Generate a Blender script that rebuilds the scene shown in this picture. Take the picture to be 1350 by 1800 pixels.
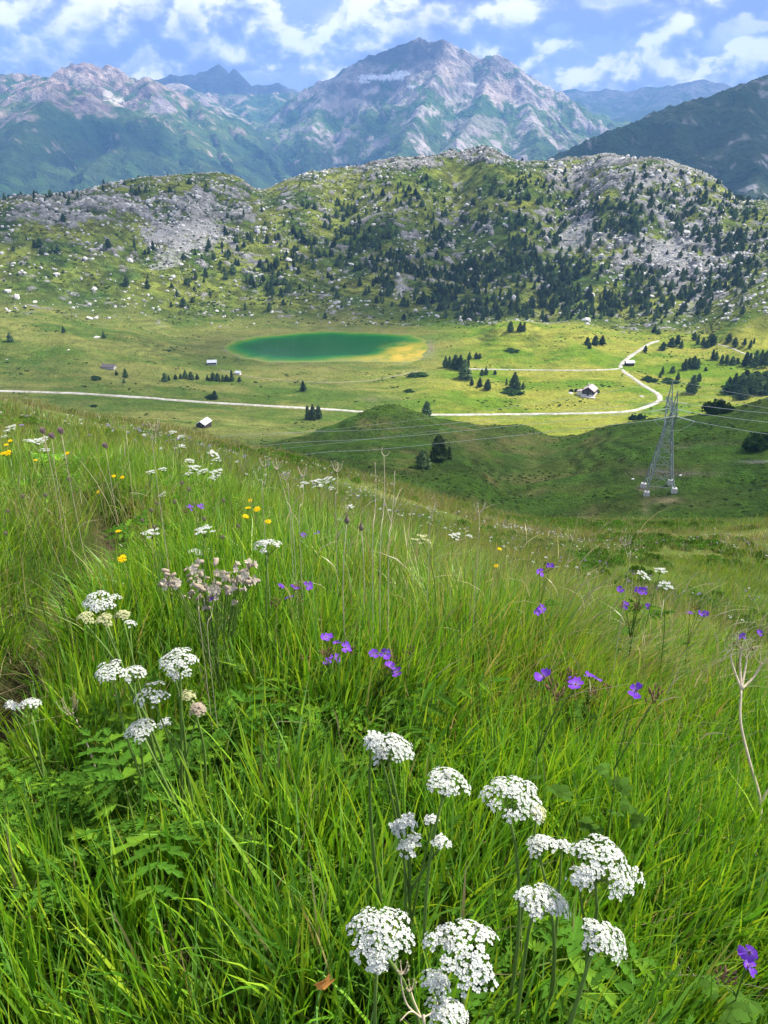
import bpy, math, random
import numpy as np

for o in list(bpy.data.objects):
    bpy.data.objects.remove(o)
SC = bpy.context.scene
COL = SC.collection
R = math.radians

# ------------------------------------------------------------------ camera
F, CX, CY = 1400.0, 675.0, 900.0          # focal length and centre, in photo pixels
PITCH = math.atan(670.0 / 1400.0)
cam_d = bpy.data.cameras.new('camera')
cam_d.sensor_fit = 'HORIZONTAL'
cam_d.sensor_width = 36.0
cam_d.lens = 36.0 * F / 1350.0
cam_d.clip_start = 0.05
cam_d.clip_end = 120000.0
cam = bpy.data.objects.new('camera', cam_d)
COL.objects.link(cam)
cam.location = (0, 0, 0)
cam.rotation_euler = (math.pi / 2 - PITCH, 0, 0)
SC.camera = cam

# ------------------------------------------------------------------ sun, sky, exposure
SUN_AZ, SUN_EL = R(66), R(50)             # from straight ahead towards the right, above the horizon
SUN = np.array([math.sin(SUN_AZ) * math.cos(SUN_EL), math.cos(SUN_AZ) * math.cos(SUN_EL), math.sin(SUN_EL)])
sun_d = bpy.data.lights.new('sun', 'SUN')
sun_d.energy = 5.0
sun_d.angle = R(1.2)
sun_d.color = (1.0, 0.955, 0.88)
sun = bpy.data.objects.new('sun', sun_d)
COL.objects.link(sun)
sun.rotation_euler = (math.pi / 2 - SUN_EL, 0, math.pi - SUN_AZ)
SC.view_settings.view_transform = 'Standard'
SC.view_settings.look = 'None'
SC.view_settings.gamma = 1.0
SC.view_settings.use_curve_mapping = False
SC.view_settings.exposure = 1.0


class NT:
    """Small helper around a node tree."""
    def __init__(self, tree):
        self.t = tree
        tree.nodes.clear()

    def n(self, kind, ins=None, **props):
        nd = self.t.nodes.new(kind)
        for k, v in props.items():
            setattr(nd, k, v)
        for k, v in (ins or {}).items():
            s = nd.inputs[k]
            if isinstance(v, bpy.types.NodeSocket):
                self.t.links.new(v, s)
            else:
                s.default_value = v
        return nd

    def math(self, op, a, b=0.0, c=0.0, clamp=False):
        return self.n('ShaderNodeMath', {0: a, 1: b, 2: c}, operation=op, use_clamp=clamp).outputs[0]

    def mix(self, f, a, b):
        nd = self.n('ShaderNodeMix', data_type='RGBA')
        for k, v in ((0, f), (6, a), (7, b)):
            if isinstance(v, bpy.types.NodeSocket):
                self.t.links.new(v, nd.inputs[k])
            else:
                nd.inputs[k].default_value = v if k == 0 else (v if len(v) == 4 else (*v, 1))
        return nd.outputs[2]

    def ramp(self, fac, stops, interp='LINEAR'):
        nd = self.n('ShaderNodeValToRGB', {0: fac})
        cr = nd.color_ramp
        cr.interpolation = interp
        while len(cr.elements) < len(stops):
            cr.elements.new(0.5)
        for e, (p, c) in zip(cr.elements, stops):
            e.position = p
            e.color = c if len(c) == 4 else (*c, 1)
        return nd.outputs[0]

    def smooth(self, v, lo, hi):
        nd = self.n('ShaderNodeMapRange', {0: v, 1: lo, 2: hi, 3: 0.0, 4: 1.0}, interpolation_type='SMOOTHSTEP')
        return nd.outputs[0]

    def noise(self, vec, scale, detail=4.0, rough=0.55, dist=0.0, lac=2.0):
        return self.n('ShaderNodeTexNoise', {'Vector': vec, 'Scale': scale, 'Detail': detail, 'Roughness': rough,
                                             'Distortion': dist, 'Lacunarity': lac}).outputs[0]

    def attr(self, name, out=2):
        return self.n('ShaderNodeAttribute', attribute_name=name).outputs[out]


world = bpy.data.worlds.new('World')
SC.world = world
world.use_nodes = True
w = NT(world.node_tree)
sky = w.n('ShaderNodeTexSky', sky_type='NISHITA', sun_disc=False, sun_elevation=SUN_EL, sun_rotation=SUN_AZ,
          altitude=2100.0, air_density=1.0, dust_density=0.6, ozone_density=1.5)
skyc = w.n('ShaderNodeVectorMath', {0: sky.outputs[0], 3: 0.075}, operation='SCALE').outputs[0]
dirv = w.n('ShaderNodeTexCoord').outputs['Generated']
sep = w.n('ShaderNodeSeparateXYZ', {0: dirv})
dz = w.math('MAXIMUM', sep.outputs[2], -0.05)


def cloud_field(lift, seed):
    """cloud thickness seen along a direction: a broken deck of cumulus, foreshortened towards the horizon"""
    zz = w.math('MULTIPLY', w.math('ADD', dz, lift), 1.55)
    v = w.n('ShaderNodeCombineXYZ', {0: sep.outputs[0], 1: sep.outputs[1], 2: zz}).outputs[0]
    v = w.n('ShaderNodeVectorMath', {0: v, 1: (seed, seed * 0.37, 0.0)}, operation='ADD').outputs[0]
    big = w.noise(v, 7.5, 2.0, 0.5, 0.3)
    fine = w.noise(v, 17.0, 8.0, 0.56, 0.25)
    return w.math('ADD', w.math('MULTIPLY', big, 0.52), w.math('MULTIPLY', fine, 0.48)), v


d0, cv = cloud_field(0.0, 3.1)
d1, _ = cloud_field(0.016, 3.1)                    # a little higher up: less cloud above means a sunlit top
veil = w.math('MULTIPLY', w.smooth(w.noise(cv, 4.6, 5.0, 0.55), 0.26, 0.46), 0.97)
veilc = w.mix(w.smooth(w.noise(cv, 11.0, 7.0, 0.6), 0.40, 0.64), (0.30, 0.34, 0.53), (0.66, 0.65, 0.75))
cover = w.smooth(d0, 0.405, 0.445)
lit = w.smooth(w.math('SUBTRACT', d0, d1), -0.070, 0.070)
core = w.smooth(d0, 0.52, 0.66)
lit = w.math('MULTIPLY', lit, w.math('SUBTRACT', 1.0, w.math('MULTIPLY', core, 0.55)))
ccol = w.ramp(lit, [(0.0, (0.22, 0.25, 0.44)), (0.35, (0.33, 0.36, 0.53)), (0.62, (0.52, 0.53, 0.62)), (0.85, (0.80, 0.77, 0.78)), (1.0, (0.95, 0.91, 0.90))])
final = w.mix(cover, w.mix(veil, skyc, veilc), ccol)
bg = w.n('ShaderNodeBackground', {0: final, 1: 1.0})
w.t.links.new(bg.outputs[0], w.n('ShaderNodeOutputWorld').inputs[0])

world.cycles.sampling_method = 'MANUAL'
world.cycles.sample_map_resolution = 256
SC.render.engine = 'CYCLES'
cy = SC.cycles
cy.use_denoising = True
try:
    cy.denoiser = 'OPENIMAGEDENOISE'
    cy.denoising_input_passes = 'RGB_ALBEDO_NORMAL'
    cy.denoising_prefilter = 'ACCURATE'
except Exception:
    pass
cy.max_bounces = 5
cy.diffuse_bounces = 2
cy.use_adaptive_sampling = True
cy.adaptive_threshold = 0.015
cy.glossy_bounces = 2
cy.transmission_bounces = 4
cy.transparent_max_bounces = 12
cy.volume_bounces = 0
cy.sample_clamp_indirect = 4.0
cy.caustics_reflective = False
cy.caustics_refractive = False

# ------------------------------------------------------------------ noise
def _hash(ix, iy, seed):
    h = (ix.astype(np.int64) * 374761393 + iy.astype(np.int64) * 668265263 + seed * 2147483647 + 974634777) & 0xFFFFFFFF
    h = ((h ^ (h >> 13)) * 1274126177) & 0xFFFFFFFF
    h = ((h ^ (h >> 16)) * 2246822519) & 0xFFFFFFFF
    return ((h ^ (h >> 15)) & 0xFFFFFF) / float(0x1000000)


def vnoise(x, y, seed=0):
    xi, yi = np.floor(x), np.floor(y)
    fx, fy = x - xi, y - yi
    fx = fx * fx * fx * (fx * (fx * 6 - 15) + 10)
    fy = fy * fy * fy * (fy * (fy * 6 - 15) + 10)
    a, b = _hash(xi, yi, seed), _hash(xi + 1, yi, seed)
    c, d = _hash(xi, yi + 1, seed), _hash(xi + 1, yi + 1, seed)
    return ((a + (b - a) * fx) * (1 - fy) + (c + (d - c) * fx) * fy) * 2 - 1


def fbm(x, y, octv=5, seed=0, gain=0.5, lac=2.03):
    x, y = np.asarray(x, float), np.asarray(y, float)
    s, amp, tot = 0.0, 1.0, 0.0
    ca, sa = math.cos(0.6), math.sin(0.6)
    for i in range(octv):
        s = s + amp * vnoise(x, y, seed + i * 17)
        tot += amp
        amp *= gain
        x, y = (x * ca - y * sa) * lac + 13.7, (x * sa + y * ca) * lac - 7.1
    return s / tot


def ridged(x, y, octv=5, seed=0, gain=0.55, lac=2.1):
    x, y = np.asarray(x, float), np.asarray(y, float)
    s, amp, tot, prev = 0.0, 1.0, 0.0, 1.0
    ca, sa = math.cos(0.5), math.sin(0.5)
    for i in range(octv):
        n = 1 - np.abs(vnoise(x, y, seed + i * 31))
        n = n * n
        s = s + amp * n * prev
        prev = np.clip(n * 1.3, 0, 1)
        tot += amp
        amp *= gain
        x, y = (x * ca - y * sa) * lac + 5.3, (x * sa + y * ca) * lac + 9.2
    return s / tot


def sstep(v, lo, hi):
    t = np.clip((np.asarray(v, float) - lo) / (hi - lo), 0, 1)
    return t * t * (3 - 2 * t)


# ------------------------------------------------------------------ where a photo point lies on the land
FWD = np.array([0, math.cos(PITCH), -math.sin(PITCH)])
UP = np.array([0, math.sin(PITCH), math.cos(PITCH)])


def ray(px, py):
    d = FWD + (px - CX) / F * np.array([1.0, 0, 0]) + (CY - py) / F * UP
    return d / math.hypot(d[0], d[1])       # unit horizontal length: d[2] is the slope


def at(px, py, r):
    return ray(px, py) * r


def to_px(x, y, z):
    d = y * FWD[1] + z * FWD[2]
    d = np.maximum(d, 1e-6)
    return CX + F * x / d, CY - F * (y * UP[1] + z * UP[2]) / d


# control points of the land: (x, y, z)
CP = []


def P(px, py, r, dz=0.0):
    q = at(px, py, r)
    CP.append((q[0], q[1], q[2] + dz))


def Pz(px, py, z):
    d = ray(px, py)
    q = d * (z / d[2])
    CP.append((q[0], q[1], z))


def Pa(az, r, z):
    a = R(az)
    CP.append((r * math.sin(a), r * math.cos(a), z))


# the hump the photographer stands on
for az, prof in ((-62, (-1.38, -1.32, -1.25, -1.25, -1.35, -1.7, -2.6)),
                 (-38, (-1.40, -1.40, -1.42, -1.50, -1.68, -2.1, -3.1)),
                 (-22, (-1.40, -1.42, -1.50, -1.60, -1.80, -2.4, -3.55)),
                 (-10, (-1.40, -1.42, -1.53, -1.72, -2.10, -2.95, -4.3)),
                 (0, (-1.40, -1.42, -1.57, -1.84, -2.33, -3.35, -5.05)),
                 (12, (-1.42, -1.46, -1.67, -2.05, -2.60, -3.7, -5.55)),
                 (24, (-1.45, -1.52, -1.78, -2.18, -2.7, -3.85, -5.95)),
                 (38, (-1.48, -1.58, -1.92, -2.38, -3.0, -4.3, -6.6)),
                 (62, (-1.50, -1.66, -2.15, -2.75, -3.5, -5.2, -8.0))):
    for rr, z in zip((0.35, 1.0, 2.0, 3.0, 4.2, 6.2, 10.0), prof):
        Pa(az, rr, z)
# far edge of the near slope, and the drop behind it
for px, py, r in ((-330, 655, 48), (0, 708, 45), (200, 738, 45), (400, 776, 45), (520, 803, 43), (640, 838, 42), (760, 872, 46),
                  (900, 908, 55), (1100, 917, 60), (1350, 918, 62), (1680, 905, 62)):
    py += 11
    P(px, py, r)
    P(px, py + 12, r * 0.55)
    P(px, py + 55, r * 1.5)
    P(px, py + 95, r * 2.3)
# dark hillocks in the middle distance
for px, py, r in ((1160, 866, 205), (1160, 900, 186), (1000, 905, 190), (1350, 890, 195), (1600, 870, 195), (1240, 830, 222), (1100, 820, 228),
                  (1350, 800, 240), (1180, 770, 262), (1300, 760, 265), (1620, 720, 270),
                  (1010, 768, 300), (1060, 751, 300), (1120, 738, 300), (1180, 739, 298), (1260, 727, 300), (1350, 702, 300), (1600, 660, 300),
                  (1010, 800, 262), (960, 850, 222), (880, 880, 205), (900, 805, 262), (950, 770, 300),
                  (690, 715, 300), (650, 721, 300), (720, 725, 300), (770, 737, 300), (820, 741, 302), (880, 748, 302), (940, 756, 305), (985, 768, 310),
                  (620, 733, 298), (570, 749, 292), (500, 767, 285), (420, 786, 275), (690, 760, 262), (600, 780, 250), (760, 800, 235),
                  (840, 840, 212), (700, 830, 205), (820, 770, 275), (560, 800, 230)):
    P(px, py, r)
for px, py, r in ((690, 735, 345), (570, 770, 335), (420, 800, 320), (820, 760, 350), (985, 780, 365), (1120, 762, 350), (1260, 755, 350),
                  (1350, 730, 350), (1600, 690, 350)):
    P(px, py, r)
# meadows, lake basin
for px, py, z in ((-350, 672, -158), (0, 692, -166), (150, 694, -170), (300, 703, -174), (450, 712, -178), (600, 722, -181), (750, 731, -183), (900, 727, -184),
                  (1110, 722, -184), (1160, 700, -184), (1130, 675, -184), (1095, 650, -184), (360, 750, -163), (150, 735, -156), (-100, 720, -150),
                  (480, 748, -170), (900, 700, -184), (1035, 692, -183.5), (900, 650, -183.5), (535, 688, -181), (640, 690, -183), (760, 690, -183),
                  (300, 665, -177), (190, 650, -171), (80, 665, -170), (0, 630, -164), (0, 575, -150), (120, 590, -158), (220, 605, -168), (-350, 600, -140),
                  (370, 642, -184), (300, 625, -178), (450, 660, -184.5), (700, 665, -184.5),
                  (392, 606, -185), (420, 632, -185), (560, 644, -185), (700, 642, -185), (752, 615, -185), (745, 592, -185), (640, 581, -185),
                  (560, 581, -185), (460, 588, -185), (560, 610, -187), (660, 610, -187),
                  (790, 590, -181), (870, 583, -172), (930, 575, -168), (1000, 583, -171), (850, 610, -180), (1050, 605, -178), (950, 620, -181),
                  (1160, 600, -183), (1230, 640, -183), (1350, 660, -180), (1600, 640, -170), (1260, 590, -178), (1350, 590, -172), (1300, 548, -160), (1350, 540, -152), (1600, 520, -130)):
    Pz(px, py, z)
for px, r, z in ((930, 850, -180), (1000, 850, -180), (870, 840, -182)):
    d = ray(px, 570)
    CP.append((d[0] * r, d[1] * r, z))
# the rocky ridge: foot, mid slope, crest, back
for px, py, r in ((-350, 560, 800), (0, 545, 850), (150, 560, 850), (300, 575, 845), (430, 574, 850), (560, 566, 862), (700, 563, 872), (830, 562, 885),
                  (960, 560, 905), (1100, 555, 925), (1220, 545, 950),
                  (0, 450, 980), (200, 450, 985), (400, 450, 1010), (600, 450, 1030), (800, 450, 1045), (1000, 450, 1050), (1200, 450, 1045), (1350, 455, 1060),
                  (-350, 440, 950), (1650, 440, 1050),
                  (60, 390, 1050), (250, 395, 1065), (400, 380, 1110), (600, 370, 1140), (800, 350, 1170), (1000, 350, 1180), (1200, 370, 1150),
                  (-350, 370, 1100), (0, 357, 1120), (70, 352, 1130), (140, 347, 1140), (200, 325, 1160), (260, 318, 1170), (330, 312, 1190), (385, 306, 1210), (425, 317, 1215),
                  (458, 338, 1215), (500, 318, 1220), (550, 305, 1225), (600, 297, 1230), (650, 292, 1240), (700, 282, 1250), (740, 281, 1250), (785, 270, 1255), (815, 272, 1255), (852, 262, 1260),
                  (895, 279, 1255), (950, 284, 1255), (1000, 279, 1260), (1060, 271, 1260), (1110, 279, 1255), (1160, 281, 1250), (1210, 296, 1240), (1250, 314, 1230),
                  (1275, 335, 1225), (1300, 352, 1220), (1350, 354, 1210), (1450, 352, 1200), (1650, 350, 1200)):
    P(px, py, r)
for px in (-350, 0, 200, 385, 458, 600, 780, 852, 1000, 1150, 1280, 1350, 1650):
    d = ray(px, 330)
    CP.append((d[0] * 1480, d[1] * 1480, -190))
    CP.append((d[0] * 2000, d[1] * 2000, -430))

CP = np.array(CP)
KA, R0 = 3.0, 3.0


def _feat(x, y):
    r = np.hypot(x, y)
    a = np.clip(np.arctan2(x, y), -0.95, 0.95)
    return a * KA, np.log(r + 0.35), r


def _tps(d2):
    return 0.5 * d2 * np.log(d2 + 1e-12)


_u, _v, _r = _feat(CP[:, 0], CP[:, 1])
_val = CP[:, 2] / (_r + R0)
_n = len(CP)
_A = np.zeros((_n + 3, _n + 3))
_A[:_n, :_n] = _tps((_u[:, None] - _u[None]) ** 2 + (_v[:, None] - _v[None]) ** 2) + np.eye(_n) * 2e-4
_A[:_n, _n], _A[:_n, _n + 1], _A[:_n, _n + 2] = 1, _u, _v
_A[_n:, :_n] = _A[:_n, _n:].T
_W = np.linalg.solve(_A, np.concatenate([_val, np.zeros(3)]))


def base_z(x, y):
    x, y = np.atleast_1d(np.asarray(x, float)), np.atleast_1d(np.asarray(y, float))
    shp = x.shape
    x, y = x.ravel(), y.ravel()
    out = np.empty_like(x)
    for i in range(0, len(x), 20000):
        u, v, r = _feat(x[i:i + 20000], y[i:i + 20000])
        s = _W[_n] + _W[_n + 1] * u + _W[_n + 2] * v
        d2 = (u[:, None] - _u[None]) ** 2
        d2 += (v[:, None] - _v[None]) ** 2
        d2 += 1e-12
        s = s + (0.5 * d2 * np.log(d2)) @ _W[:_n]
        out[i:i + 20000] = s * (r + R0)
    return out.reshape(shp)

# ------------------------------------------------------------------ object helpers
def link(o, parent=None):
    COL.objects.link(o)
    if parent is not None:
        o.parent = parent
    return o


def tag(o, label=None, cat=None, group=None, kind=None):
    for k, v in (('label', label), ('category', cat), ('group', group), ('kind', kind)):
        if v:
            o[k] = v
    return o


def mesh_np(name, verts, faces, smooth=True, attrs=None, mats=None):
    """verts (n,3), faces (m,3) or (m,4) arrays; attrs {name: per-vertex float or (n,3) colour}"""
    verts = np.asarray(verts, np.float32)
    faces = np.asarray(faces, np.int32)
    me = bpy.data.meshes.new(name)
    k = faces.shape[1]
    me.vertices.add(len(verts))
    me.vertices.foreach_set('co', verts.ravel())
    me.loops.add(faces.size)
    me.loops.foreach_set('vertex_index', faces.ravel())
    me.polygons.add(len(faces))
    me.polygons.foreach_set('loop_start', np.arange(0, faces.size, k, dtype=np.int32))
    try:
        me.polygons.foreach_set('loop_total', np.full(len(faces), k, np.int32))
    except Exception:
        pass
    me.polygons.foreach_set('use_smooth', np.full(len(faces), smooth))
    for an, av in (attrs or {}).items():
        av = np.asarray(av, np.float32)
        if av.ndim == 1:
            a = me.attributes.new(an, 'FLOAT', 'POINT')
            a.data.foreach_set('value', av)
        else:
            a = me.attributes.new(an, 'FLOAT_COLOR', 'POINT')
            c = np.ones((len(av), 4), np.float32)
            c[:, :3] = av[:, :3]
            a.data.foreach_set('color', c.ravel())
    me.update(calc_edges=True)
    for m in (mats or []):
        me.materials.append(m)
    return me


def add_mesh(name, verts, faces, mat=None, parent=None, smooth=True, attrs=None):
    me = mesh_np(name, verts, faces, smooth, attrs, [mat] if mat else None)
    return link(bpy.data.objects.new(name, me), parent)


def grid_faces(na, nr):
    i = np.arange(nr - 1)[:, None] * na + np.arange(na - 1)[None]
    return np.stack([i, i + na, i + na + 1, i + 1], -1).reshape(-1, 4)


# ------------------------------------------------------------------ materials of the land
def material(name):
    m = bpy.data.materials.new(name)
    m.use_nodes = True
    return m, NT(m.node_tree)


def out(nt, surf):
    nt.t.links.new(surf, nt.n('ShaderNodeOutputMaterial').inputs[0])


def tint_material(name, scales, amp=0.5, rough=0.9, bump=0.3, bump_scale=1.0, spec=0.1):
    """ground whose colour comes from the 'tint' attribute, broken up by several sizes of noise"""
    m, nt = material(name)
    co = nt.n('ShaderNodeTexCoord').outputs['Object']
    f = None
    for s, wgt in scales:
        n = nt.math('MULTIPLY', nt.math('SUBTRACT', nt.noise(co, s, 4.0, 0.6), 0.5), wgt)
        f = n if f is None else nt.math('ADD', f, n)
    f = nt.math('ADD', nt.math('MULTIPLY', f, amp * 2), 1.0)
    col = nt.n('ShaderNodeVectorMath', {0: nt.attr('tint', 0), 3: f}, operation='SCALE').outputs[0]
    hue = nt.n('ShaderNodeHueSaturation', {'Hue': nt.math('ADD', nt.math('MULTIPLY', nt.noise(co, scales[0][0] * 0.7, 2.0), 0.05), 0.475), 'Saturation': 1.0, 'Color': col}).outputs[0]
    bmp = nt.n('ShaderNodeBump', {'Strength': bump, 'Distance': bump_scale, 'Height': f})
    b = nt.n('ShaderNodeBsdfPrincipled', {'Base Color': hue, 'Roughness': rough, 'Specular IOR Level': spec, 'Normal': bmp.outputs[0]})
    out(nt, b.outputs[0])
    return m


def plain(name, col, rough=0.7, spec=0.3, noise=0.0, scale=3.0, metal=0.0, bump=0.0):
    m, nt = material(name)
    c = (*col, 1)
    kw = {'Roughness': rough, 'Specular IOR Level': spec, 'Metallic': metal}
    if noise:
        co = nt.n('ShaderNodeTexCoord').outputs['Object']
        n = nt.noise(co, scale, 6.0, 0.65)
        f = nt.math('ADD', nt.math('MULTIPLY', nt.math('SUBTRACT', n, 0.5), noise * 2.4), 1.0)
        kw['Base Color'] = nt.n('ShaderNodeVectorMath', {0: tuple(col), 3: f}, operation='SCALE').outputs[0]
        if bump:
            kw['Normal'] = nt.n('ShaderNodeBump', {'Strength': bump, 'Distance': 0.05, 'Height': n}).outputs[0]
    else:
        kw['Base Color'] = c
    out(nt, nt.n('ShaderNodeBsdfPrincipled', kw).outputs[0])
    return m


# ------------------------------------------------------------------ polygons and lines on the land
def sd_poly(x, y, poly):
    """signed distance to a closed polygon, negative inside"""
    poly = np.asarray(poly, float)
    d = np.full(x.shape, 1e18)
    ins = np.zeros(x.shape, bool)
    j = len(poly) - 1
    for i in range(len(poly)):
        ax, ay = poly[j]
        bx, by = poly[i]
        ex, ey = bx - ax, by - ay
        t = np.clip(((x - ax) * ex + (y - ay) * ey) / (ex * ex + ey * ey + 1e-12), 0, 1)
        d = np.minimum(d, (x - ax - t * ex) ** 2 + (y - ay - t * ey) ** 2)
        c = ((ay > y) != (by > y)) & (x < (bx - ax) * (y - ay) / (by - ay + 1e-12) + ax)
        ins ^= c
        j = i
    d = np.sqrt(d)
    return np.where(ins, -d, d)


def d_line(x, y, pts):
    """distance to a polyline and the height (third column) at the nearest point"""
    pts = np.asarray(pts, float)
    d = np.full(np.shape(x), 1e18)
    z = np.zeros(np.shape(x))
    for (ax, ay, az), (bx, by, bz) in zip(pts[:-1], pts[1:]):
        ex, ey = bx - ax, by - ay
        t = np.clip(((x - ax) * ex + (y - ay) * ey) / (ex * ex + ey * ey + 1e-12), 0, 1)
        dd = (x - ax - t * ex) ** 2 + (y - ay - t * ey) ** 2
        m = dd < d
        d = np.where(m, dd, d)
        z = np.where(m, az + t * (bz - az), z)
    return np.sqrt(d), z


def catmull(pts, n=6):
    p = np.asarray(pts, float)
    p = np.vstack([2 * p[0] - p[1], p, 2 * p[-1] - p[-2]])
    o = []
    for i in range(1, len(p) - 2):
        for k in range(n):
            t = k / n
            o.append(0.5 * ((2 * p[i]) + (-p[i - 1] + p[i + 1]) * t + (2 * p[i - 1] - 5 * p[i] + 4 * p[i + 1] - p[i + 2]) * t * t
                            + (-p[i - 1] + 3 * p[i] - 3 * p[i + 1] + p[i + 2]) * t ** 3))
    o.append(p[-2])
    return np.array(o)


LAKE_Z = -185.0
_lp = catmull([(398, 606), (412, 600), (440, 594), (490, 588), (540, 584), (590, 582.5), (640, 584), (690, 587), (728, 591), (748, 600), (752, 613), (742, 627), (712, 636),
               (660, 637), (600, 634), (560, 637), (500, 637), (455, 634), (425, 628), (405, 618), (398, 606)], 4)[:-1]
LAKE = np.array([(ray(a, b) * (LAKE_Z / ray(a, b)[2]))[:2] for a, b in _lp])
_ln = np.arange(len(LAKE)) * 0.45
_lc = LAKE.mean(axis=0)
LAKE = _lc + (LAKE - _lc) * (1 + 0.035 * vnoise(_ln, _ln * 0 + 3.3, 6) + 0.02 * vnoise(_ln * 3, _ln * 0 + 1.3, 7))[:, None]

# blobs given by where they lie in the photograph: (px, py, half width, half height, weight)
ROCKY = [(230, 370, 190, 36, .40), (110, 365, 120, 22, .28), (330, 415, 60, 24, .6), (250, 440, 90, 14, .3), (370, 355, 60, 34, .45), (450, 440, 70, 60, .12), (700, 285, 60, 14, .5),
         (780, 272, 60, 12, .5), (852, 270, 45, 14, .6), (620, 300, 60, 14, .3), (1070, 300, 110, 26, .55), (1200, 330, 70, 40, .35), (1150, 400, 80, 50, .3), (1010, 400, 50, 36, .45),
         (1185, 455, 46, 30, .75), (1110, 440, 40, 36, .4), (1250, 440, 60, 60, .3), (1000, 330, 60, 30, .3), (720, 440, 60, 60, .22), (820, 430, 60, 60, .2), (700, 505, 18, 18, .4), (60, 480, 60, 30, .1), (560, 430, 60, 50, .12),
         (280, 490, 120, 40, .05), (620, 570, 200, 10, .1), (1180, 520, 60, 40, .28), (1300, 470, 60, 60, .3), (940, 470, 60, 60, .15), (650, 350, 110, 40, .12)]
SCREE = [(330, 418, 52, 20), (285, 408, 34, 12), (355, 404, 26, 18), (1190, 458, 36, 20), (1165, 436, 26, 16), (1025, 408, 22, 22), (1000, 430, 14, 20), (300, 455, 16, 12), (280, 470, 14, 8), (705, 505, 9, 14), (1215, 540, 10, 12)]


def blobs(px, py, lst, wcol=True):
    s = np.zeros(np.shape(px))
    for b in lst:
        s = s + (b[4] if wcol else 1.0) * np.exp(-0.5 * (((px - b[0]) / b[2]) ** 2 + ((py - b[1]) / b[3]) ** 2) ** 1.5)
    return s


# the trodden furrow beside the photographer
def hit_base(px, py, r0=0.5, r1=12.0):
    d = ray(px, py)
    rr = np.linspace(r0, r1, 500)
    return np.append((d * rr[int(np.argmax(base_z(d[0] * rr, d[1] * rr) > d[2] * rr))])[:2], 0.0)


PATH = catmull([hit_base(*q) for q in ((-190, 1500), (-90, 1300), (-10, 1190), (40, 1120), (85, 1060), (130, 1000), (165, 950), (190, 910), (192, 885), (170, 862))], 4)


def ridge_masks(x, y, zb):
    px, py = to_px(x, y, zb)
    bias = blobs(px, py, ROCKY)
    n = 0.45 * fbm(x / 26, y / 15, 4, 5) + 0.55 * fbm(x / 8, y / 5.5, 3, 9)
    scree = np.clip(blobs(px, py, SCREE, False), 0, 1)
    scree = sstep(scree + 0.75 * fbm(x / 11, y / 8, 4, 77), 0.48, 0.72)
    rock = sstep(n + bias * 0.66 - 0.33, 0.0, 0.09)
    return np.clip(rock, 0, 1), scree, np.clip(bias, 0, 1)


def land(x, y, parts=False):
    """height of the land, and the masks that colour it"""
    x, y = np.atleast_1d(np.asarray(x, float)), np.atleast_1d(np.asarray(y, float))
    zb = base_z(x, y)
    r = np.hypot(x, y)
    z = zb.copy()
    w1 = 1 - sstep(r, 6, 14)
    w2 = sstep(r, 5, 12) * (1 - sstep(r, 70, 110))
    w3 = sstep(r, 70, 120) * (1 - sstep(r, 360, 450))
    w4 = sstep(r, 360, 450) * (1 - sstep(r, 830, 900))
    w5 = sstep(r, 830, 930)
    if (r < 16).any():
        pd, _ = d_line(x, y, PATH)
        z += w1 * (0.05 * fbm(x / 0.7, y / 0.7, 3, 3) - 0.30 * np.exp(-(pd / 0.19) ** 2))
    z += w2 * (0.32 * fbm(x / 6, y / 6, 3, 11) + 0.10 * fbm(x / 1.4, y / 1.4, 2, 12)) * sstep(r, 6, 20)
    # bump with the dark shrub at the right of the near slope
    z += w3 * (2.6 * fbm(x / 38, y / 38, 3, 21) + 0.9 * fbm(x / 12, y / 9, 3, 22) - 1.1 * np.abs(fbm(x / 26 + 3, y / 16, 3, 24)))
    sd = sd_poly(x, y, LAKE)
    flat = sstep(sd, 6, 70)
    z += w4 * flat * (2.4 * fbm(x / 60, y / 45, 3, 31) + 0.7 * fbm(x / 16, y / 12, 3, 32))
    rock = np.zeros_like(z)
    scree = np.zeros_like(z)
    m = r > 760
    if m.any():
        xr, yr = x[m], y[m]
        rk, sc, bi = ridge_masks(xr, yr, zb[m])
        ww = w5[m]
        crag = ridged(xr / 38, yr / 24, 4, 41)
        rise = rk * (1.0 + 1.5 * crag + 7.5 * crag * bi * sstep(r[m], 900, 1050)) * (1 - 0.8 * sc)
        z[m] += ww * (5.0 * fbm(xr / 85, yr / 60, 4, 42) + 1.3 * fbm(xr / 14, yr / 12, 3, 43)) * (1 - 0.75 * sstep(r[m], 1150, 1230)) \
            + ww * rise + ww * sc * 1.0 * fbm(xr / 3.5, yr / 3.0, 2, 44)
        rock[m] = rk * sstep(r[m], 800, 880)
        scree[m] = sc * ww
    # lake basin
    z = np.where(sd < 0, np.minimum(z, LAKE_Z - np.clip(-sd * 0.07, 0.05, 3)), z)
    near = (sd >= 0) & (sd < 45)
    z = np.where(near, np.maximum(z * sstep(sd, 0, 45) + (1 - sstep(sd, 0, 45)) * (LAKE_Z + 0.1 + sd * 0.02), LAKE_Z + 0.1), z)
    if parts:
        return z, rock, scree, sd, zb
    return z


def hit(px, py, r0=0.4, r1=1700, n=900):
    """first point of the land seen at a photo point"""
    d = ray(px, py)
    rr = np.exp(np.linspace(math.log(r0), math.log(r1), n))
    zz = land(d[0] * rr, d[1] * rr)
    below = zz > d[2] * rr
    if not below.any():
        i = n - 1
        return np.array([d[0] * rr[i], d[1] * rr[i], zz[i]])
    i = int(np.argmax(below))
    lo, hi_ = (rr[i - 1] if i else rr[0]), rr[i]
    f = np.linspace(lo, hi_, 24)
    zf = land(d[0] * f, d[1] * f)
    j = int(np.argmax(zf > d[2] * f))
    return np.array([d[0] * f[j], d[1] * f[j], zf[j]])


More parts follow.
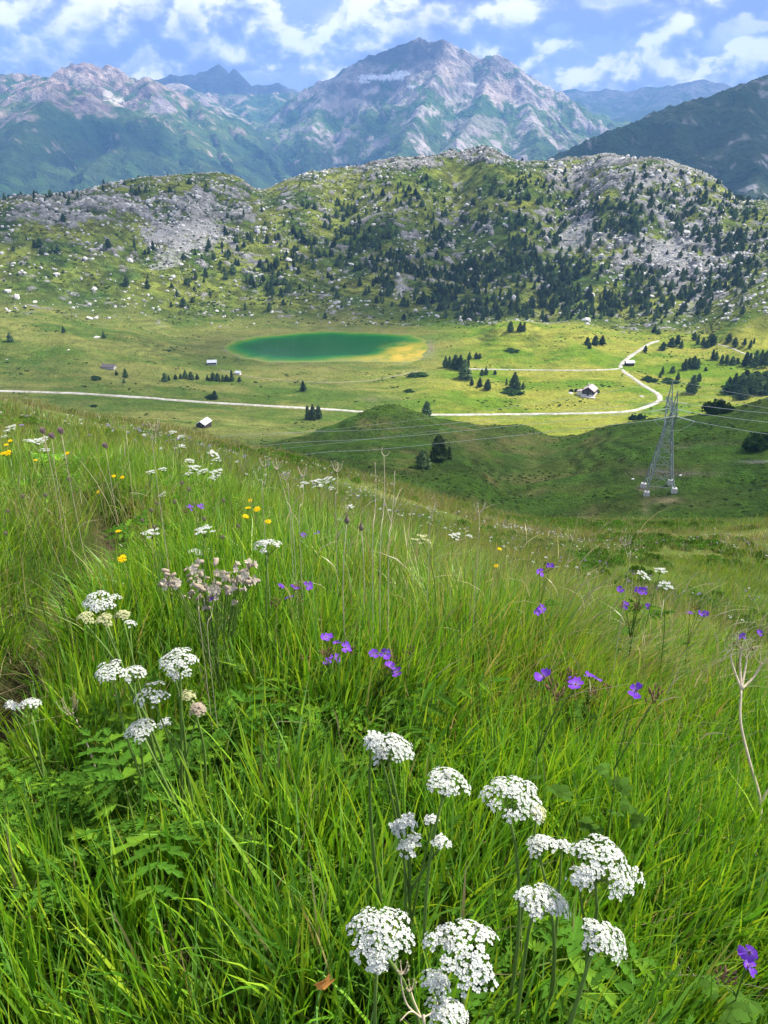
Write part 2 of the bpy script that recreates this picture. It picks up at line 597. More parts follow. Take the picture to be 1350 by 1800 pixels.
# ------------------------------------------------------------------ roads
def road_line(pix, r0=380, n=8):
    return catmull([hit(a, b, r0) for a, b in pix], n)


ROADS = [
    (road_line([(-120, 681), (0, 687), (120, 691), (240, 698), (360, 707), (480, 714), (600, 721), (690, 727), (800, 729), (900, 728), (1000, 727), (1090, 724), (1130, 717), (1155, 706), (1160, 698),
                (1150, 688), (1130, 677), (1112, 664), (1098, 654), (1091, 646), (1095, 637), (1110, 625), (1128, 613), (1142, 604), (1158, 599)], 390), 3.4,
     'pale gravel road crossing the whole valley and winding up between the meadows'),
    (road_line([(795, 648), (850, 649), (930, 650.5), (1010, 651), (1060, 650), (1089, 648)], 480), 2.4, 'pale gravel side track leading straight from the road bend to the wooded hummock'),
    (road_line([(385, 650), (420, 659), (450, 664), (490, 668), (560, 672), (640, 670), (700, 660), (735, 652)], 480), 0.95, 'thin pale track curving through the meadow below the lake'),
    (road_line([(1240, 600), (1280, 610), (1310, 622), (1350, 630), (1420, 640)], 480), 2.0, 'faint pale track between the conifers at the far right meadow'),
]

# ------------------------------------------------------------------ the land as two sheets
def land_colours(x, y, z, rock, scree, sd, slope):
    r = np.hypot(x, y)
    px, py = to_px(x, y, z)
    n1 = fbm(x / (6 + r * 0.09), y / (5 + r * 0.06), 4, 61)
    n2 = fbm(x / (2 + r * 0.02), y / (2 + r * 0.015), 3, 62)
    lush = np.array([0.050, 0.098, 0.014])
    dry = np.array([0.165, 0.165, 0.050])
    olive = np.array([0.092, 0.128, 0.026])
    k = np.clip(0.5 + 1.1 * n1 + 0.5 * n2, 0, 1)[:, None]
    c = lush * (1 - k) + olive * k
    dk = sstep(n1 * 0.6 + n2 * 0.7, 0.16, 0.5)[:, None]
    c = c * (1 - dk * 0.75) + dry * dk * 0.75
    # hillocks around the pylon: darker heath between the grass
    mid = (sstep(r, 120, 170) * (1 - sstep(r, 330, 400)))[:, None]
    heath = np.array([0.064, 0.135, 0.014])
    hk = np.clip(0.55 + 2.2 * fbm(x / 24, y / 9, 5, 66), 0, 1)[:, None]
    c = c * (1 - mid * hk * 0.85) + heath * mid * hk * 0.85
    # meadows round the lake: mown, yellow-green
    mead = (sstep(r, 400, 470) * (1 - sstep(r, 840, 900)))[:, None]
    mk = np.clip(0.5 + 1.3 * fbm(x / 70, y / 26, 5, 68) + 0.7 * fbm(x / 14, y / 6, 3, 69), 0, 1)[:, None]
    right = sstep(px, 560, 860)[:, None]
    mcol = (np.array([0.105, 0.175, 0.022]) * (1 - mk) + np.array([0.245, 0.255, 0.062]) * mk) * (1 - right) \
        + (np.array([0.160, 0.275, 0.014]) * (1 - mk) + np.array([0.370, 0.375, 0.055]) * mk) * right
    c = c * (1 - mead * 0.9) + mcol * mead * 0.9
    stp = (sstep(slope, 0.28, 0.55)[:, None]) * mead
    c = c * (1 - stp * 0.5) + np.array([0.055, 0.095, 0.016]) * stp * 0.5
    # ridge
    rg = sstep(r, 850, 930)[:, None]
    rk2 = np.clip(0.5 + 1.1 * fbm(x / 36, y / 30, 4, 71), 0, 1)[:, None]
    gcol = np.array([0.080, 0.135, 0.022]) * (1 - rk2) + np.array([0.245, 0.280, 0.045]) * rk2
    hth = np.clip(0.5 + 2.2 * fbm(x / 7, y / 5, 3, 74), 0, 1)[:, None]
    gcol = gcol * (0.55 + 0.6 * hth)
    c = c * (1 - rg) + gcol * rg
    stone = np.array([0.37, 0.36, 0.33]) * (0.8 + 0.45 * fbm(x / 6, y / 5, 3, 72))[:, None]
    c = c * (1 - rock[:, None]) + stone * rock[:, None]
    scr = (scree * np.clip(0.8 + 0.9 * fbm(x / 4, y / 4, 3, 73), 0, 1))[:, None]
    c = c * (1 - scr * 0.8) + np.array([0.42, 0.41, 0.38]) * scr * 0.8
    # lake shore
    sh = (np.exp(-np.clip(sd, 0, 99) / 3.0) * (sd > -6) * np.clip(0.35 + 1.2 * fbm(x / 16, y / 16, 3, 83), 0, 1))[:, None]
    c = c * (1 - sh) + np.array([0.26, 0.26, 0.20]) * sh
    sh2 = (np.exp(-((sd - 20) / 22) ** 2) * sstep(-py, -672, -640) * (sd > 0))[:, None] * 0.3
    c = c * (1 - sh2) + np.array([0.17, 0.165, 0.055]) * sh2
    # bare soil on the furrow and by the pylon
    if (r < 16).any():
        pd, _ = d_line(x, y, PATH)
        c = c * (1 - 0.55 * (1 - sstep(r, 5, 9)))[:, None]      # ground painted darker to deepen the shade between the blades
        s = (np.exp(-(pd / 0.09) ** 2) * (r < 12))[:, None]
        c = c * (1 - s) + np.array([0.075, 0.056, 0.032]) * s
    for (bx, by, w, h, cc, aa) in ((1166, 879, 26, 6, (0.36, 0.27, 0.17), .95), (1128, 858, 8, 5, (0.3, 0.24, 0.17), .7), (1156, 858, 20, 5, (0.2, 0.18, 0.12), .6), (1135, 895, 8, 16, (0.22, 0.2, 0.1), .6), (1210, 833, 60, 4, (0.16, 0.13, 0.10), .8),
                               (1150, 830, 40, 7, (0.15, 0.12, 0.09), .7), (1330, 812, 30, 2.2, (0.36, 0.35, 0.32), .8), (1190, 786, 30, 4, (0.20, 0.19, 0.11), .6), (1250, 780, 60, 3, (0.2, 0.19, 0.09), .6),
                               (758, 612, 8, 16, (0.29, 0.25, 0.17), .7), (735, 655, 26, 6, (0.24, 0.23, 0.1), .5), (670, 702, 34, 6, (0.24, 0.2, 0.12), .6)):
        if bx > 300:
            s = (np.exp(-(((px - bx) / w) ** 2 + ((py - by) / h) ** 2)) * aa * (r > 90))[:, None]
            s = s * np.clip(0.75 + 0.8 * n2, 0, 1.2)[:, None]
            s = np.clip(s, 0, 1)
            c = c * (1 - s) + np.array(cc) * s
    ter = np.sin(z * 4.2 / (1 + r / 500) + 5 * fbm(x / 25, y / 25, 3, 81)) * sstep(slope, 0.12, 0.35) * sstep(r, 100, 150) * (1 - sstep(r, 820, 900)) * np.clip(0.5 + fbm(x / 40, y / 30, 2, 82), 0, 1)
    c = c * (1 + 0.34 * ter)[:, None]
    return np.clip(c, 0.004, 0.9)


def land_sheet(name, az, rr, mat, keep_roads=False):
    A, RR = np.meshgrid(az, rr)
    x, y = (RR * np.sin(A)).ravel(), (RR * np.cos(A)).ravel()
    z, rock, scree, sd, zb = land(x, y, True)
    if keep_roads:
        for pts, wd, _ in ROADS:
            b = (x > pts[:, 0].min() - 12) & (x < pts[:, 0].max() + 12) & (y > pts[:, 1].min() - 12) & (y < pts[:, 1].max() + 12)
            d, rz = d_line(x[b], y[b], pts)
            f = 1 - sstep(d, wd * 0.5 + 1.0, wd * 0.5 + 7)
            z[b] = z[b] * (1 - f) + (rz - 0.12) * f
    Z = z.reshape(A.shape)
    gr = np.gradient(Z, axis=0) / np.gradient(RR, axis=0)
    ga = np.gradient(Z, axis=1) / (np.gradient(A, axis=1) * RR)
    slope = np.hypot(gr, ga).ravel()
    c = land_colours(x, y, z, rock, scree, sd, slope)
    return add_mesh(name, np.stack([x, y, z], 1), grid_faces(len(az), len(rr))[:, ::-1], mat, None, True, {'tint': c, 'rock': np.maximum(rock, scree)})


M_NEAR = tint_material('meadow soil and grass', ((9.0, 0.5), (2.2, 0.5), (40.0, 0.35)), 0.55, 0.95, 0.6, 0.08, 0.05)
M_LAND = tint_material('valley pasture and rock', ((0.09, 0.6), (0.4, 0.8), (1.5, 0.7)), 0.85, 0.95, 1.0, 2.2, 0.05)
az_near = np.concatenate([np.linspace(-math.pi, -0.80, 30)[:-1], np.linspace(-0.80, 0.80, 330), np.linspace(0.80, math.pi, 30)[1:]])
r_near = np.concatenate([[0.03], np.exp(np.linspace(math.log(0.25), math.log(72.0), 230))])
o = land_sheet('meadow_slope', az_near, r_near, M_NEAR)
tag(o, 'steep flowering meadow slope in the foreground', kind='structure')
az_far = np.linspace(-0.60, 0.60, 730)
r_far = np.concatenate([np.linspace(72, 200, 60)[:-1], np.linspace(200, 345, 110)[:-1], np.linspace(345, 840, 150)[:-1], np.linspace(840, 1310, 250)[:-1], np.linspace(1310, 2000, 18)])
o = land_sheet('valley_ground', az_far, r_far, M_LAND, True)
tag(o, 'pasture valley floor rising to a rocky wooded ridge', kind='structure')

# roads
m, nt = material('pale gravel')
co = nt.n('ShaderNodeTexCoord').outputs['Object']
c = nt.mix(nt.smooth(nt.noise(co, 0.25, 6.0, 0.75), 0.35, 0.65), (0.26, 0.25, 0.18), (0.50, 0.475, 0.42))
out(nt, nt.n('ShaderNodeBsdfPrincipled', {'Base Color': c, 'Roughness': 0.95, 'Specular IOR Level': 0.1}).outputs[0])
M_GRAVEL = m
M_TRACK = plain('trodden earth track', (0.27, 0.24, 0.15), 0.95, 0.1, 0.4, 0.3)
for pts, wd, lab in ROADS:
    t = np.gradient(pts[:, :2], axis=0)
    t /= np.linalg.norm(t, axis=1)[:, None] + 1e-9
    nrm = np.stack([-t[:, 1], t[:, 0]], 1)
    vs = []
    for k, (off, dz_) in enumerate(((-0.62, -0.35), (-0.5, 0.16), (0.0, 0.24), (0.5, 0.16), (0.62, -0.35))):
        q = pts.copy()
        wv = wd * (1 + 0.22 * vnoise(np.arange(len(pts)) * 0.55, np.full(len(pts), 2.0 + np.sign(off)), 9))
        q[:, :2] += nrm * (off * wv)[:, None]
        q[:, 2] += dz_
        vs.append(q)
    v = np.stack(vs, 1).reshape(-1, 3)
    o = add_mesh('gravel_road', v, grid_faces(5, len(pts)), M_GRAVEL if wd > 1 else M_TRACK)
    tag(o, lab, kind='structure')

# lake
m, nt = material('green lake water')
co = nt.n('ShaderNodeTexCoord').outputs['Object']
dep = nt.attr('depth')
dep = nt.math('ADD', dep, nt.math('MULTIPLY', nt.math('SUBTRACT', nt.noise(co, 0.035, 4.0, 0.6), 0.5), 0.35))
c = nt.ramp(dep, [(0.0, (0.17, 0.19, 0.04)), (0.05, (0.12, 0.18, 0.02)), (0.14, (0.055, 0.155, 0.010)), (0.30, (0.006, 0.115, 0.012)), (0.60, (0.003, 0.072, 0.009))])
och = nt.attr('ochre')
c = nt.mix(nt.math('MULTIPLY', och, nt.smooth(nt.noise(co, 0.06, 4.0), 0.30, 0.6)), c, (0.40, 0.29, 0.03))
bmp = nt.n('ShaderNodeBump', {'Strength': 0.14, 'Distance': 0.3, 'Height': nt.noise(co, 0.5, 4.0)})
out(nt, nt.n('ShaderNodeBsdfPrincipled', {'Base Color': c, 'Roughness': 0.18, 'Specular IOR Level': 0.03, 'Normal': bmp.outputs[0]}).outputs[0])
gx, gy = np.meshgrid(np.linspace(LAKE[:, 0].min(), LAKE[:, 0].max(), 130), np.linspace(LAKE[:, 1].min(), LAKE[:, 1].max(), 80))
xx, yy = gx.ravel(), gy.ravel()
sdl = sd_poly(xx, yy, LAKE)
px_, py_ = to_px(xx, yy, np.full_like(xx, LAKE_Z))
dpt = np.clip(-sdl / 40, 0, 1)
och_ = blobs(px_, py_, [(720, 620, 34, 13, 1), (665, 630, 40, 5, .5)])
dpt = dpt * (1 - 0.85 * np.clip(blobs(px_, py_, [(705, 620, 46, 15, 1), (620, 631, 60, 5, .7)]), 0, 1))
fc = grid_faces(130, 80)
keep = (sdl[fc] < 2.5).any(axis=1)
fc = fc[keep]
used = np.unique(fc)
rem = np.full(len(xx), -1)
rem[used] = np.arange(len(used))
lk = add_mesh('lake', np.stack([xx, yy, np.full_like(xx, LAKE_Z + 0.03)], 1)[used], rem[fc], m, None, True, {'depth': dpt[used], 'ochre': np.clip(och_[used], 0, 1)})
tag(lk, 'emerald green mountain lake with ochre shallows', kind='structure')

# ------------------------------------------------------------------ far mountains
def mountain(name, label, crest, spurs, r0, r1, na, nr, k, seed, palette, amp=1.0, warp=30.0, base=-900.0, colour_patches=(), pad=0.03, bare=(0, 0), forest=0.85, ks=0.62):
    lines = [[at(*q) for q in crest]] + [[at(*q) for q in s] for s in spurs]
    allp = np.array([q for ln in lines for q in ln])
    aa = np.arctan2(allp[:, 0], allp[:, 1])
    az = np.linspace(aa.min() - pad, aa.max() + pad, na)
    rr = np.linspace(r0, r1, nr)
    A, RR = np.meshgrid(az, rr)
    x, y = (RR * np.sin(A)).ravel(), (RR * np.cos(A)).ravel()
    sc = r1 / 8000.0
    wx = x + warp * fbm(x / (260 * sc), y / (260 * sc), 4, seed)
    wy = y + 4 * warp * fbm(x / (300 * sc), y / (300 * sc), 4, seed + 1)
    h = np.full(x.shape, -1e9)
    dd = np.full(x.shape, 1e9)
    ss = np.zeros(x.shape)
    s0 = 0.0
    for li, ln in enumerate(lines):
        kk = k * (1.0 if li == 0 else ks)
        for a, b in zip(ln[:-1], ln[1:]):
            ex, ey = b[0] - a[0], b[1] - a[1]
            L2 = ex * ex + ey * ey + 1e-9
            t = np.clip(((wx - a[0]) * ex + (wy - a[1]) * ey) / L2, 0, 1)
            d = np.hypot(wx - a[0] - t * ex, wy - a[1] - t * ey)
            z = a[2] + t * (b[2] - a[2]) - kk * d * (1 - 0.00004 / sc * d)
            m = z > h
            h = np.where(m, z, h)
            dd = np.where(m, d, dd)
            side = np.sign((wx - a[0]) * ey - (wy - a[1]) * ex)
            ss = np.where(m, s0 + t * math.sqrt(L2) + side * 57.0, ss)
            s0 += math.sqrt(L2)
    fade = np.clip(dd / (420 * sc), 0.05, 1)
    gully = ridged(ss / (230 * sc) + 0.9 * fbm(x / (420 * sc), y / (420 * sc), 3, seed + 4), dd / (700 * sc), 4, seed + 5)
    cr = ridged((x + 160 * fbm(x / 500, y / 500, 3, seed + 6)) / (430 * sc), y / (520 * sc), 6, seed + 7, 0.62)
    h = h + amp * sc * (30 * (gully - 0.45) * fade + 75 * (cr - 0.4) * fade + 85 * fbm(x / (210 * sc), y / (260 * sc), 5, seed + 8) * fade + 26 * fbm(x / (60 * sc), y / (60 * sc), 3, seed + 9))
    h = np.maximum(h, base)
    Z = h.reshape(A.shape)
    gr = np.gradient(Z, axis=0) / np.gradient(RR, axis=0)
    ga = np.gradient(Z, axis=1) / (np.gradient(A, axis=1) * RR)
    slope = np.hypot(gr, ga).ravel()
    px, py = to_px(x, y, h)
    green, green2, rockc, rock2, sand = [np.array(q) for q in palette]
    n = fbm(x / (380 * sc), y / (380 * sc), 5, seed + 20)
    n2 = fbm(x / (70 * sc), y / (70 * sc), 4, seed + 21)
    zlo, zhi = bare
    rk = sstep(slope * 0.45 + (h - zlo) / (zhi - zlo + 1e-6) * 0.95 + n * 0.8 + n2 * 0.7, 0.5, 0.95)
    g = np.clip(0.5 + n + n2 * 0.6, 0, 1)[:, None]
    c = green * (1 - g) + green2 * g
    fo = (sstep(-(h + 160 * n), -120, 220) * np.clip(0.75 + 1.2 * n2, 0, 1) * forest)[:, None]
    c = c * (1 - fo) + np.array([0.018, 0.036, 0.020]) * fo
    t = np.clip(0.5 + 1.3 * n2 + 0.9 * fbm(x / (900 * sc), h / 160.0, 4, seed + 23), 0, 1)[:, None]
    rc = rockc * (1 - t) + rock2 * t
    sd_ = (sstep(gully - 0.5 * cr + n2 * 0.3, -0.05, -0.45 + 0.25) * sstep(slope, 1.3, 0.6))[:, None] * 0.6
    rc = rc * (1 - sd_) + sand * sd_
    c = c * (1 - rk[:, None]) + rc * rk[:, None]
    for (bx, by, w, hh, col, wgt) in colour_patches:  # set colours laid over the rock: white snow, tan bands, a darker summit
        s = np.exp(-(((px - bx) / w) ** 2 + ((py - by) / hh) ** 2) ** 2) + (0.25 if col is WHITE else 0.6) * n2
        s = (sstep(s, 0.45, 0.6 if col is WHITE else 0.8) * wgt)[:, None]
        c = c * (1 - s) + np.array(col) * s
    o = add_mesh(name, np.stack([x, y, h], 1), grid_faces(na, nr)[:, ::-1], M_MOUNT, None, True, {'tint': np.clip(c, 0.01, 0.9)})
    return tag(o, label, kind='structure')


M_MOUNT = tint_material('mountain rock and alp', ((0.004, 0.4), (0.016, 0.6), (0.05, 0.5)), 0.75, 0.95, 0.9, 40.0, 0.03)
GREY = ((0.06, 0.12, 0.03), (0.15, 0.22, 0.05), (0.17, 0.15, 0.14), (0.48, 0.41, 0.36), (0.60, 0.52, 0.43))
BROWN = ((0.05, 0.10, 0.03), (0.12, 0.18, 0.045), (0.17, 0.13, 0.12), (0.46, 0.35, 0.28), (0.66, 0.54, 0.42))
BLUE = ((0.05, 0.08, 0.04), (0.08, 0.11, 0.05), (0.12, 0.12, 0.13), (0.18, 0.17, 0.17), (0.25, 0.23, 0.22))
DARK = ((0.035, 0.066, 0.026), (0.075, 0.10, 0.038), (0.14, 0.14, 0.135), (0.34, 0.33, 0.31), (0.30, 0.29, 0.27))
WHITE = (0.80, 0.82, 0.86)
mountain('mountain', 'distant blue row of peaks with two sharp pinnacles', [(180, 150, 11000), (270, 136, 11000), (310, 129, 11000), (345, 131, 11000), (365, 122, 11000), (385, 109, 11000), (396, 130, 11000), (403, 127, 11000),
         (412, 116, 11000), (425, 137, 11000), (440, 147, 11000), (490, 144, 11000), (520, 155, 11000), (545, 170, 11000), (620, 175, 11000)], [], 9800, 12200, 260, 46, 1.1, 301, BLUE, 0.6, 20, bare=(-300, 300))
mountain('mountain', 'faint blue range on the horizon at the right', [(940, 175, 12500), (985, 160, 12500), (1010, 157, 12500), (1035, 159, 12500), (1060, 156, 12500), (1100, 160, 12500), (1130, 152, 12300), (1165, 151, 12300), (1200, 145, 12000),
         (1235, 138, 12000), (1250, 143, 12000), (1268, 146, 12000), (1300, 156, 12000), (1400, 160, 12000)],
         [[(1235, 138, 12000), (1160, 185, 11000), (1090, 225, 10100), (1040, 250, 9300)], [(1010, 157, 12500), (1030, 190, 11300), (1050, 220, 10300)], [(1268, 146, 12000), (1230, 200, 10800), (1180, 230, 9900)]], 9000, 13300, 280, 80, 0.55, 331, BLUE, 0.5, 20, bare=(0, 900))
mountain('mountain', 'ochre rock band on the green alp between the peaks', [(255, 150, 9800), (280, 150, 9800), (312, 144, 9800), (340, 163, 9800), (380, 164, 9800), (430, 166, 9800), (480, 163, 9800), (520, 163, 9800), (560, 165, 9800)],
         [[(312, 144, 9800), (380, 190, 8800), (430, 235, 7800), (480, 290, 6600)], [(480, 163, 9800), (500, 215, 8500), (505, 270, 7200), (515, 310, 6200)], [(430, 166, 9800), (440, 210, 8700), (470, 260, 7400)]],
         5600, 10300, 220, 130, 0.6, 361, BROWN, 0.55, 30, bare=(-100, 560), colour_patches=((310, 152, 30, 8, (0.5, 0.41, 0.31), .8), (400, 172, 50, 6, (0.36, 0.3, 0.24), .6)))
mountain('mountain', 'green shouldered slope right of the main peak', [(905, 165, 9500), (935, 158, 9500), (957, 158, 9500), (990, 170, 9300), (1020, 186, 9100), (1040, 213, 8800), (1062, 233, 8500), (1100, 262, 8000)],
         [[(957, 158, 9500), (985, 210, 8600), (1005, 250, 7800)], [(1020, 186, 9100), (1030, 230, 8300), (1040, 262, 7600)]], 7000, 9900, 150, 90, 0.7, 381, GREY, 0.7, 25, bare=(200, 900))
mountain('mountain', 'brown and pale rock peaks over green spurs at the left', [(-420, 175, 7600), (-250, 150, 7600), (-80, 142, 7600), (0, 131, 7600), (30, 126, 7600), (60, 131, 7600), (95, 137, 7600), (108, 117, 7600), (125, 112, 7600), (145, 107, 7600), (160, 117, 7600),
         (178, 122, 7600), (190, 112, 7600), (205, 120, 7600), (222, 131, 7500), (245, 136, 7400), (257, 133, 7300), (285, 155, 7200), (312, 178, 7100), (350, 187, 7000), (400, 220, 6700), (450, 256, 6300), (500, 301, 5900), (530, 330, 5600)],
         [[(60, 131, 7600), (100, 143, 6500), (60, 200, 5700), (20, 262, 5000), (-10, 340, 4200)], [(100, 143, 6500), (168, 172, 6200), (205, 202, 6000), (222, 250, 5500), (235, 320, 4700)], [(100, 143, 6500), (0, 190, 6300), (-120, 260, 5600), (-200, 340, 4800)],
          [(257, 133, 7300), (272, 180, 6800), (312, 216, 6300), (335, 262, 5600), (370, 318, 4800)], [(145, 107, 7600), (165, 150, 7200), (205, 190, 6700)], [(350, 187, 7000), (390, 260, 6000), (420, 320, 5200)],
          [(222, 250, 5500), (150, 300, 4800), (110, 350, 4200)]],
         4000, 8100, 370, 190, 0.72, 401, BROWN, 0.85, 30, bare=(20, 500),
         colour_patches=((190, 168, 12, 12, (0.62, 0.55, 0.45), .8), (205, 176, 16, 7, (0.68, 0.6, 0.5), .9), (150, 145, 12, 14, (0.52, 0.43, 0.34), .7), (130, 135, 10, 14, (0.56, 0.47, 0.37), .6), (285, 185, 24, 20, (0.32, 0.27, 0.27), .8), (60, 172, 40, 12, (0.3, 0.25, 0.25), .6)))
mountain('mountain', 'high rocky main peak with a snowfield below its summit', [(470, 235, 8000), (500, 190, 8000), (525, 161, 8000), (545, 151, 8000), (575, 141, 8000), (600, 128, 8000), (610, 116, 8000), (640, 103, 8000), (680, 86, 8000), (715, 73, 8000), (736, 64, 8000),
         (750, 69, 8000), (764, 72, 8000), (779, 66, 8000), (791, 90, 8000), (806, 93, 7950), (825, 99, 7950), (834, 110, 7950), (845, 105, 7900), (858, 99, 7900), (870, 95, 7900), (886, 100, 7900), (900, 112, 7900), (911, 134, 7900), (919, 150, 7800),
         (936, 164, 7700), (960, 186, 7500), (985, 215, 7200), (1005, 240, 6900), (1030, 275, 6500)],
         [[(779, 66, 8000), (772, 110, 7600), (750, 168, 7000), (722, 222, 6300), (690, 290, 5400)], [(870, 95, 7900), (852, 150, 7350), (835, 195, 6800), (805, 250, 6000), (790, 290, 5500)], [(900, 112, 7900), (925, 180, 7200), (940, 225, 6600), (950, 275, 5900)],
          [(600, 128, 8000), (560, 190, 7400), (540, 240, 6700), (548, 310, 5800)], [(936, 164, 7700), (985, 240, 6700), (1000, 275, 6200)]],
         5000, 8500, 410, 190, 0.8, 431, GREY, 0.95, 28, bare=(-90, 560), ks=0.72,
         colour_patches=((690, 92, 90, 26, (0.085, 0.085, 0.095), .9), (770, 90, 18, 22, (0.13, 0.12, 0.12), .8), (868, 112, 34, 16, (0.20, 0.17, 0.16), .7), (880, 160, 34, 26, (0.50, 0.39, 0.31), .7), (800, 120, 40, 20, (0.42, 0.34, 0.28), .6), (672, 136, 44, 6, WHITE, 1.0), (705, 129, 18, 5, WHITE, 1.0), (640, 144, 12, 3, WHITE, .9), (722, 152, 8, 2, WHITE, .7), (830, 148, 14, 3, (0.62, 0.56, 0.5), .7), (790, 140, 16, 22, (0.45, 0.36, 0.27), .6), (890, 150, 14, 24, (0.34, 0.26, 0.22), .6), (840, 222, 60, 20, (0.36, 0.30, 0.27), .55)))
mountain('mountain', 'dark grey green mountain flank rising at the right', [(900, 320, 2850), (955, 280, 3000), (1000, 262, 3100), (1060, 231, 3300), (1120, 212, 3500), (1172, 187, 3700), (1200, 179, 3700), (1260, 162, 3800), (1300, 149, 3900), (1350, 131, 4000), (1450, 95, 4200), (1700, 20, 4600)],
         [[(1172, 187, 3700), (1188, 260, 3100), (1200, 345, 2600)], [(1300, 149, 3900), (1320, 240, 3200), (1345, 345, 2600)], [(1060, 231, 3300), (1090, 280, 2900), (1120, 330, 2600)], [(1450, 95, 4200), (1480, 240, 3300), (1500, 350, 2600)]],
         2300, 4700, 290, 130, 0.5, 461, DARK, 0.75, 20, bare=(-50, 650), ks=0.95)
bp = 13900.0
o = add_mesh('valley_floor', [(-bp, -bp, -905), (bp, -bp, -905), (bp, bp, -905), (-bp, bp, -905)], [(0, 1, 2, 3)], plain('distant valley green', (0.05, 0.08, 0.03), 0.95, 0.05, 0.3, 0.002))
tag(o, 'deep green valley floor beyond the ridge', kind='structure')

# ------------------------------------------------------------------ haze
m, nt = material('mountain haze')
pv = nt.n('ShaderNodeVolumePrincipled', {'Color': (0.22, 0.49, 1.0, 1), 'Density': 8.2e-5, 'Anisotropy': 0.0})
pv.inputs['Density Attribute'].default_value = ''
pv.inputs['Color Attribute'].default_value = ''
pv.inputs['Temperature Attribute'].default_value = ''
nt.t.links.new(pv.outputs[0], nt.n('ShaderNodeOutputMaterial').inputs[1])
m.cycles.homogeneous_volume = True
hx, hy0, hy1, hz0, hz1 = 14000.0, -14000.0, 14000.0, -907.0, 1250.0
hv = [(sx * hx, yy_, zz_) for zz_ in (hz0, hz1) for yy_ in (hy0, hy1) for sx in (-1, 1)]
o = add_mesh('haze', hv, [(0, 2, 3, 1), (4, 5, 7, 6), (0, 1, 5, 4), (2, 6, 7, 3), (0, 4, 6, 2), (1, 3, 7, 5)], m, None, False)
tag(o, 'thin blue mountain haze filling the air', kind='stuff')

# ------------------------------------------------------------------ clouds high above the valley (they throw the shade on the land)
m, nt = material('cloud vapour')
den = nt.attr('dens')
co = nt.n('ShaderNodeTexCoord').outputs['Object']
den = nt.math('MULTIPLY', den, nt.math('ADD', 0.7, nt.math('MULTIPLY', nt.noise(co, 0.004, 3.0), 0.6)), clamp=True)
df = nt.n('ShaderNodeBsdfDiffuse', {0: (0.85, 0.86, 0.88, 1)})
tl = nt.n('ShaderNodeBsdfTranslucent', {0: (0.85, 0.86, 0.88, 1)})
mx = nt.n('ShaderNodeMixShader', {0: 0.5, 1: df.outputs[0], 2: tl.outputs[0]})
tr = nt.n('ShaderNodeBsdfTransparent')
out(nt, nt.n('ShaderNodeMixShader', {0: den, 1: tr.outputs[0], 2: mx.outputs[0]}).outputs[0])
M_CLOUD = m


def cloud(target, rx, ry, rot, dens, seed, label, z0=2350.0, thick=220.0, edge=0.35):
    c = np.array(target, float) + SUN * ((z0 - target[2]) / SUN[2])
    n = 44
    gx, gy = np.meshgrid(np.linspace(-1.25, 1.25, n), np.linspace(-1.25, 1.25, n))
    u, v = gx.ravel(), gy.ravel()
    rho = np.hypot(u, v) + 0.26 * fbm(u * 2.1 + seed, v * 2.1, 4, seed)
    body = np.clip(1 - rho, 0, 1)
    top = thick * np.sqrt(body) * (0.55 + 0.6 * np.abs(fbm(u * 3.3, v * 3.3 + seed, 4, seed + 3)))
    bot = -0.16 * thick * np.sqrt(body) * (0.6 + 0.5 * fbm(u * 4, v * 4, 3, seed + 5))
    dn = sstep(1 - rho, 0.02, edge) * dens
    ca, sa = math.cos(rot), math.sin(rot)
    x, y = (u * rx * ca - v * ry * sa), (u * rx * sa + v * ry * ca)
    fc = grid_faces(n, n)
    fc = fc[(body[fc] > 0).any(axis=1)]
    used = np.unique(fc)
    rem = np.full(n * n, -1)
    rem[used] = np.arange(len(used))
    k = len(used)
    vt = np.concatenate([np.stack([x, y, top], 1)[used], np.stack([x, y, bot - 1.0], 1)[used]])
    f2 = np.concatenate([rem[fc], rem[fc][:, ::-1] + k])
    o = add_mesh('cloud', vt, f2, M_CLOUD, None, True, {'dens': np.concatenate([dn[used], dn[used]])})
    o.location = c
    return tag(o, label, kind='stuff')


cloud((120, 215, -80), 620, 125, 0.04, 0.23, 3, 'broad cumulus above the pylon hillocks', edge=0.45)
cloud((-520, 1040, -110), 400, 215, 0.12, 0.42, 5, 'cumulus above the grey left part of the ridge')
cloud((75, 985, -130), 175, 165, -0.5, 0.45, 8, 'cumulus above the wooded middle of the ridge', edge=0.3)
cloud((-95, 760, -183), 150, 66, 0.1, 0.36, 12, 'small cumulus above the lake')
cloud((-330, 560, -170), 330, 95, 0.05, 0.22, 15, 'thin cumulus above the left meadow')
cloud(tuple(at(690, 95, 8000)), 520, 600, 0.2, 0.75, 31, 'cumulus above the main summit')
cloud(tuple(at(90, 235, 5600)), 900, 800, 0.4, 0.45, 34, 'cumulus above the left mountain spurs')
cloud(tuple(at(1270, 250, 3300)), 900, 700, 0.2, 0.45, 37, 'cumulus above the right mountain flank')
cloud(tuple(at(620, 250, 6400)), 450, 800, 0.1, 0.4, 41, 'cumulus above the foot of the main peak')
cloud(tuple(at(400, 130, 11000)), 1100, 800, 0.0, 0.5, 44, 'cumulus above the pinnacles')

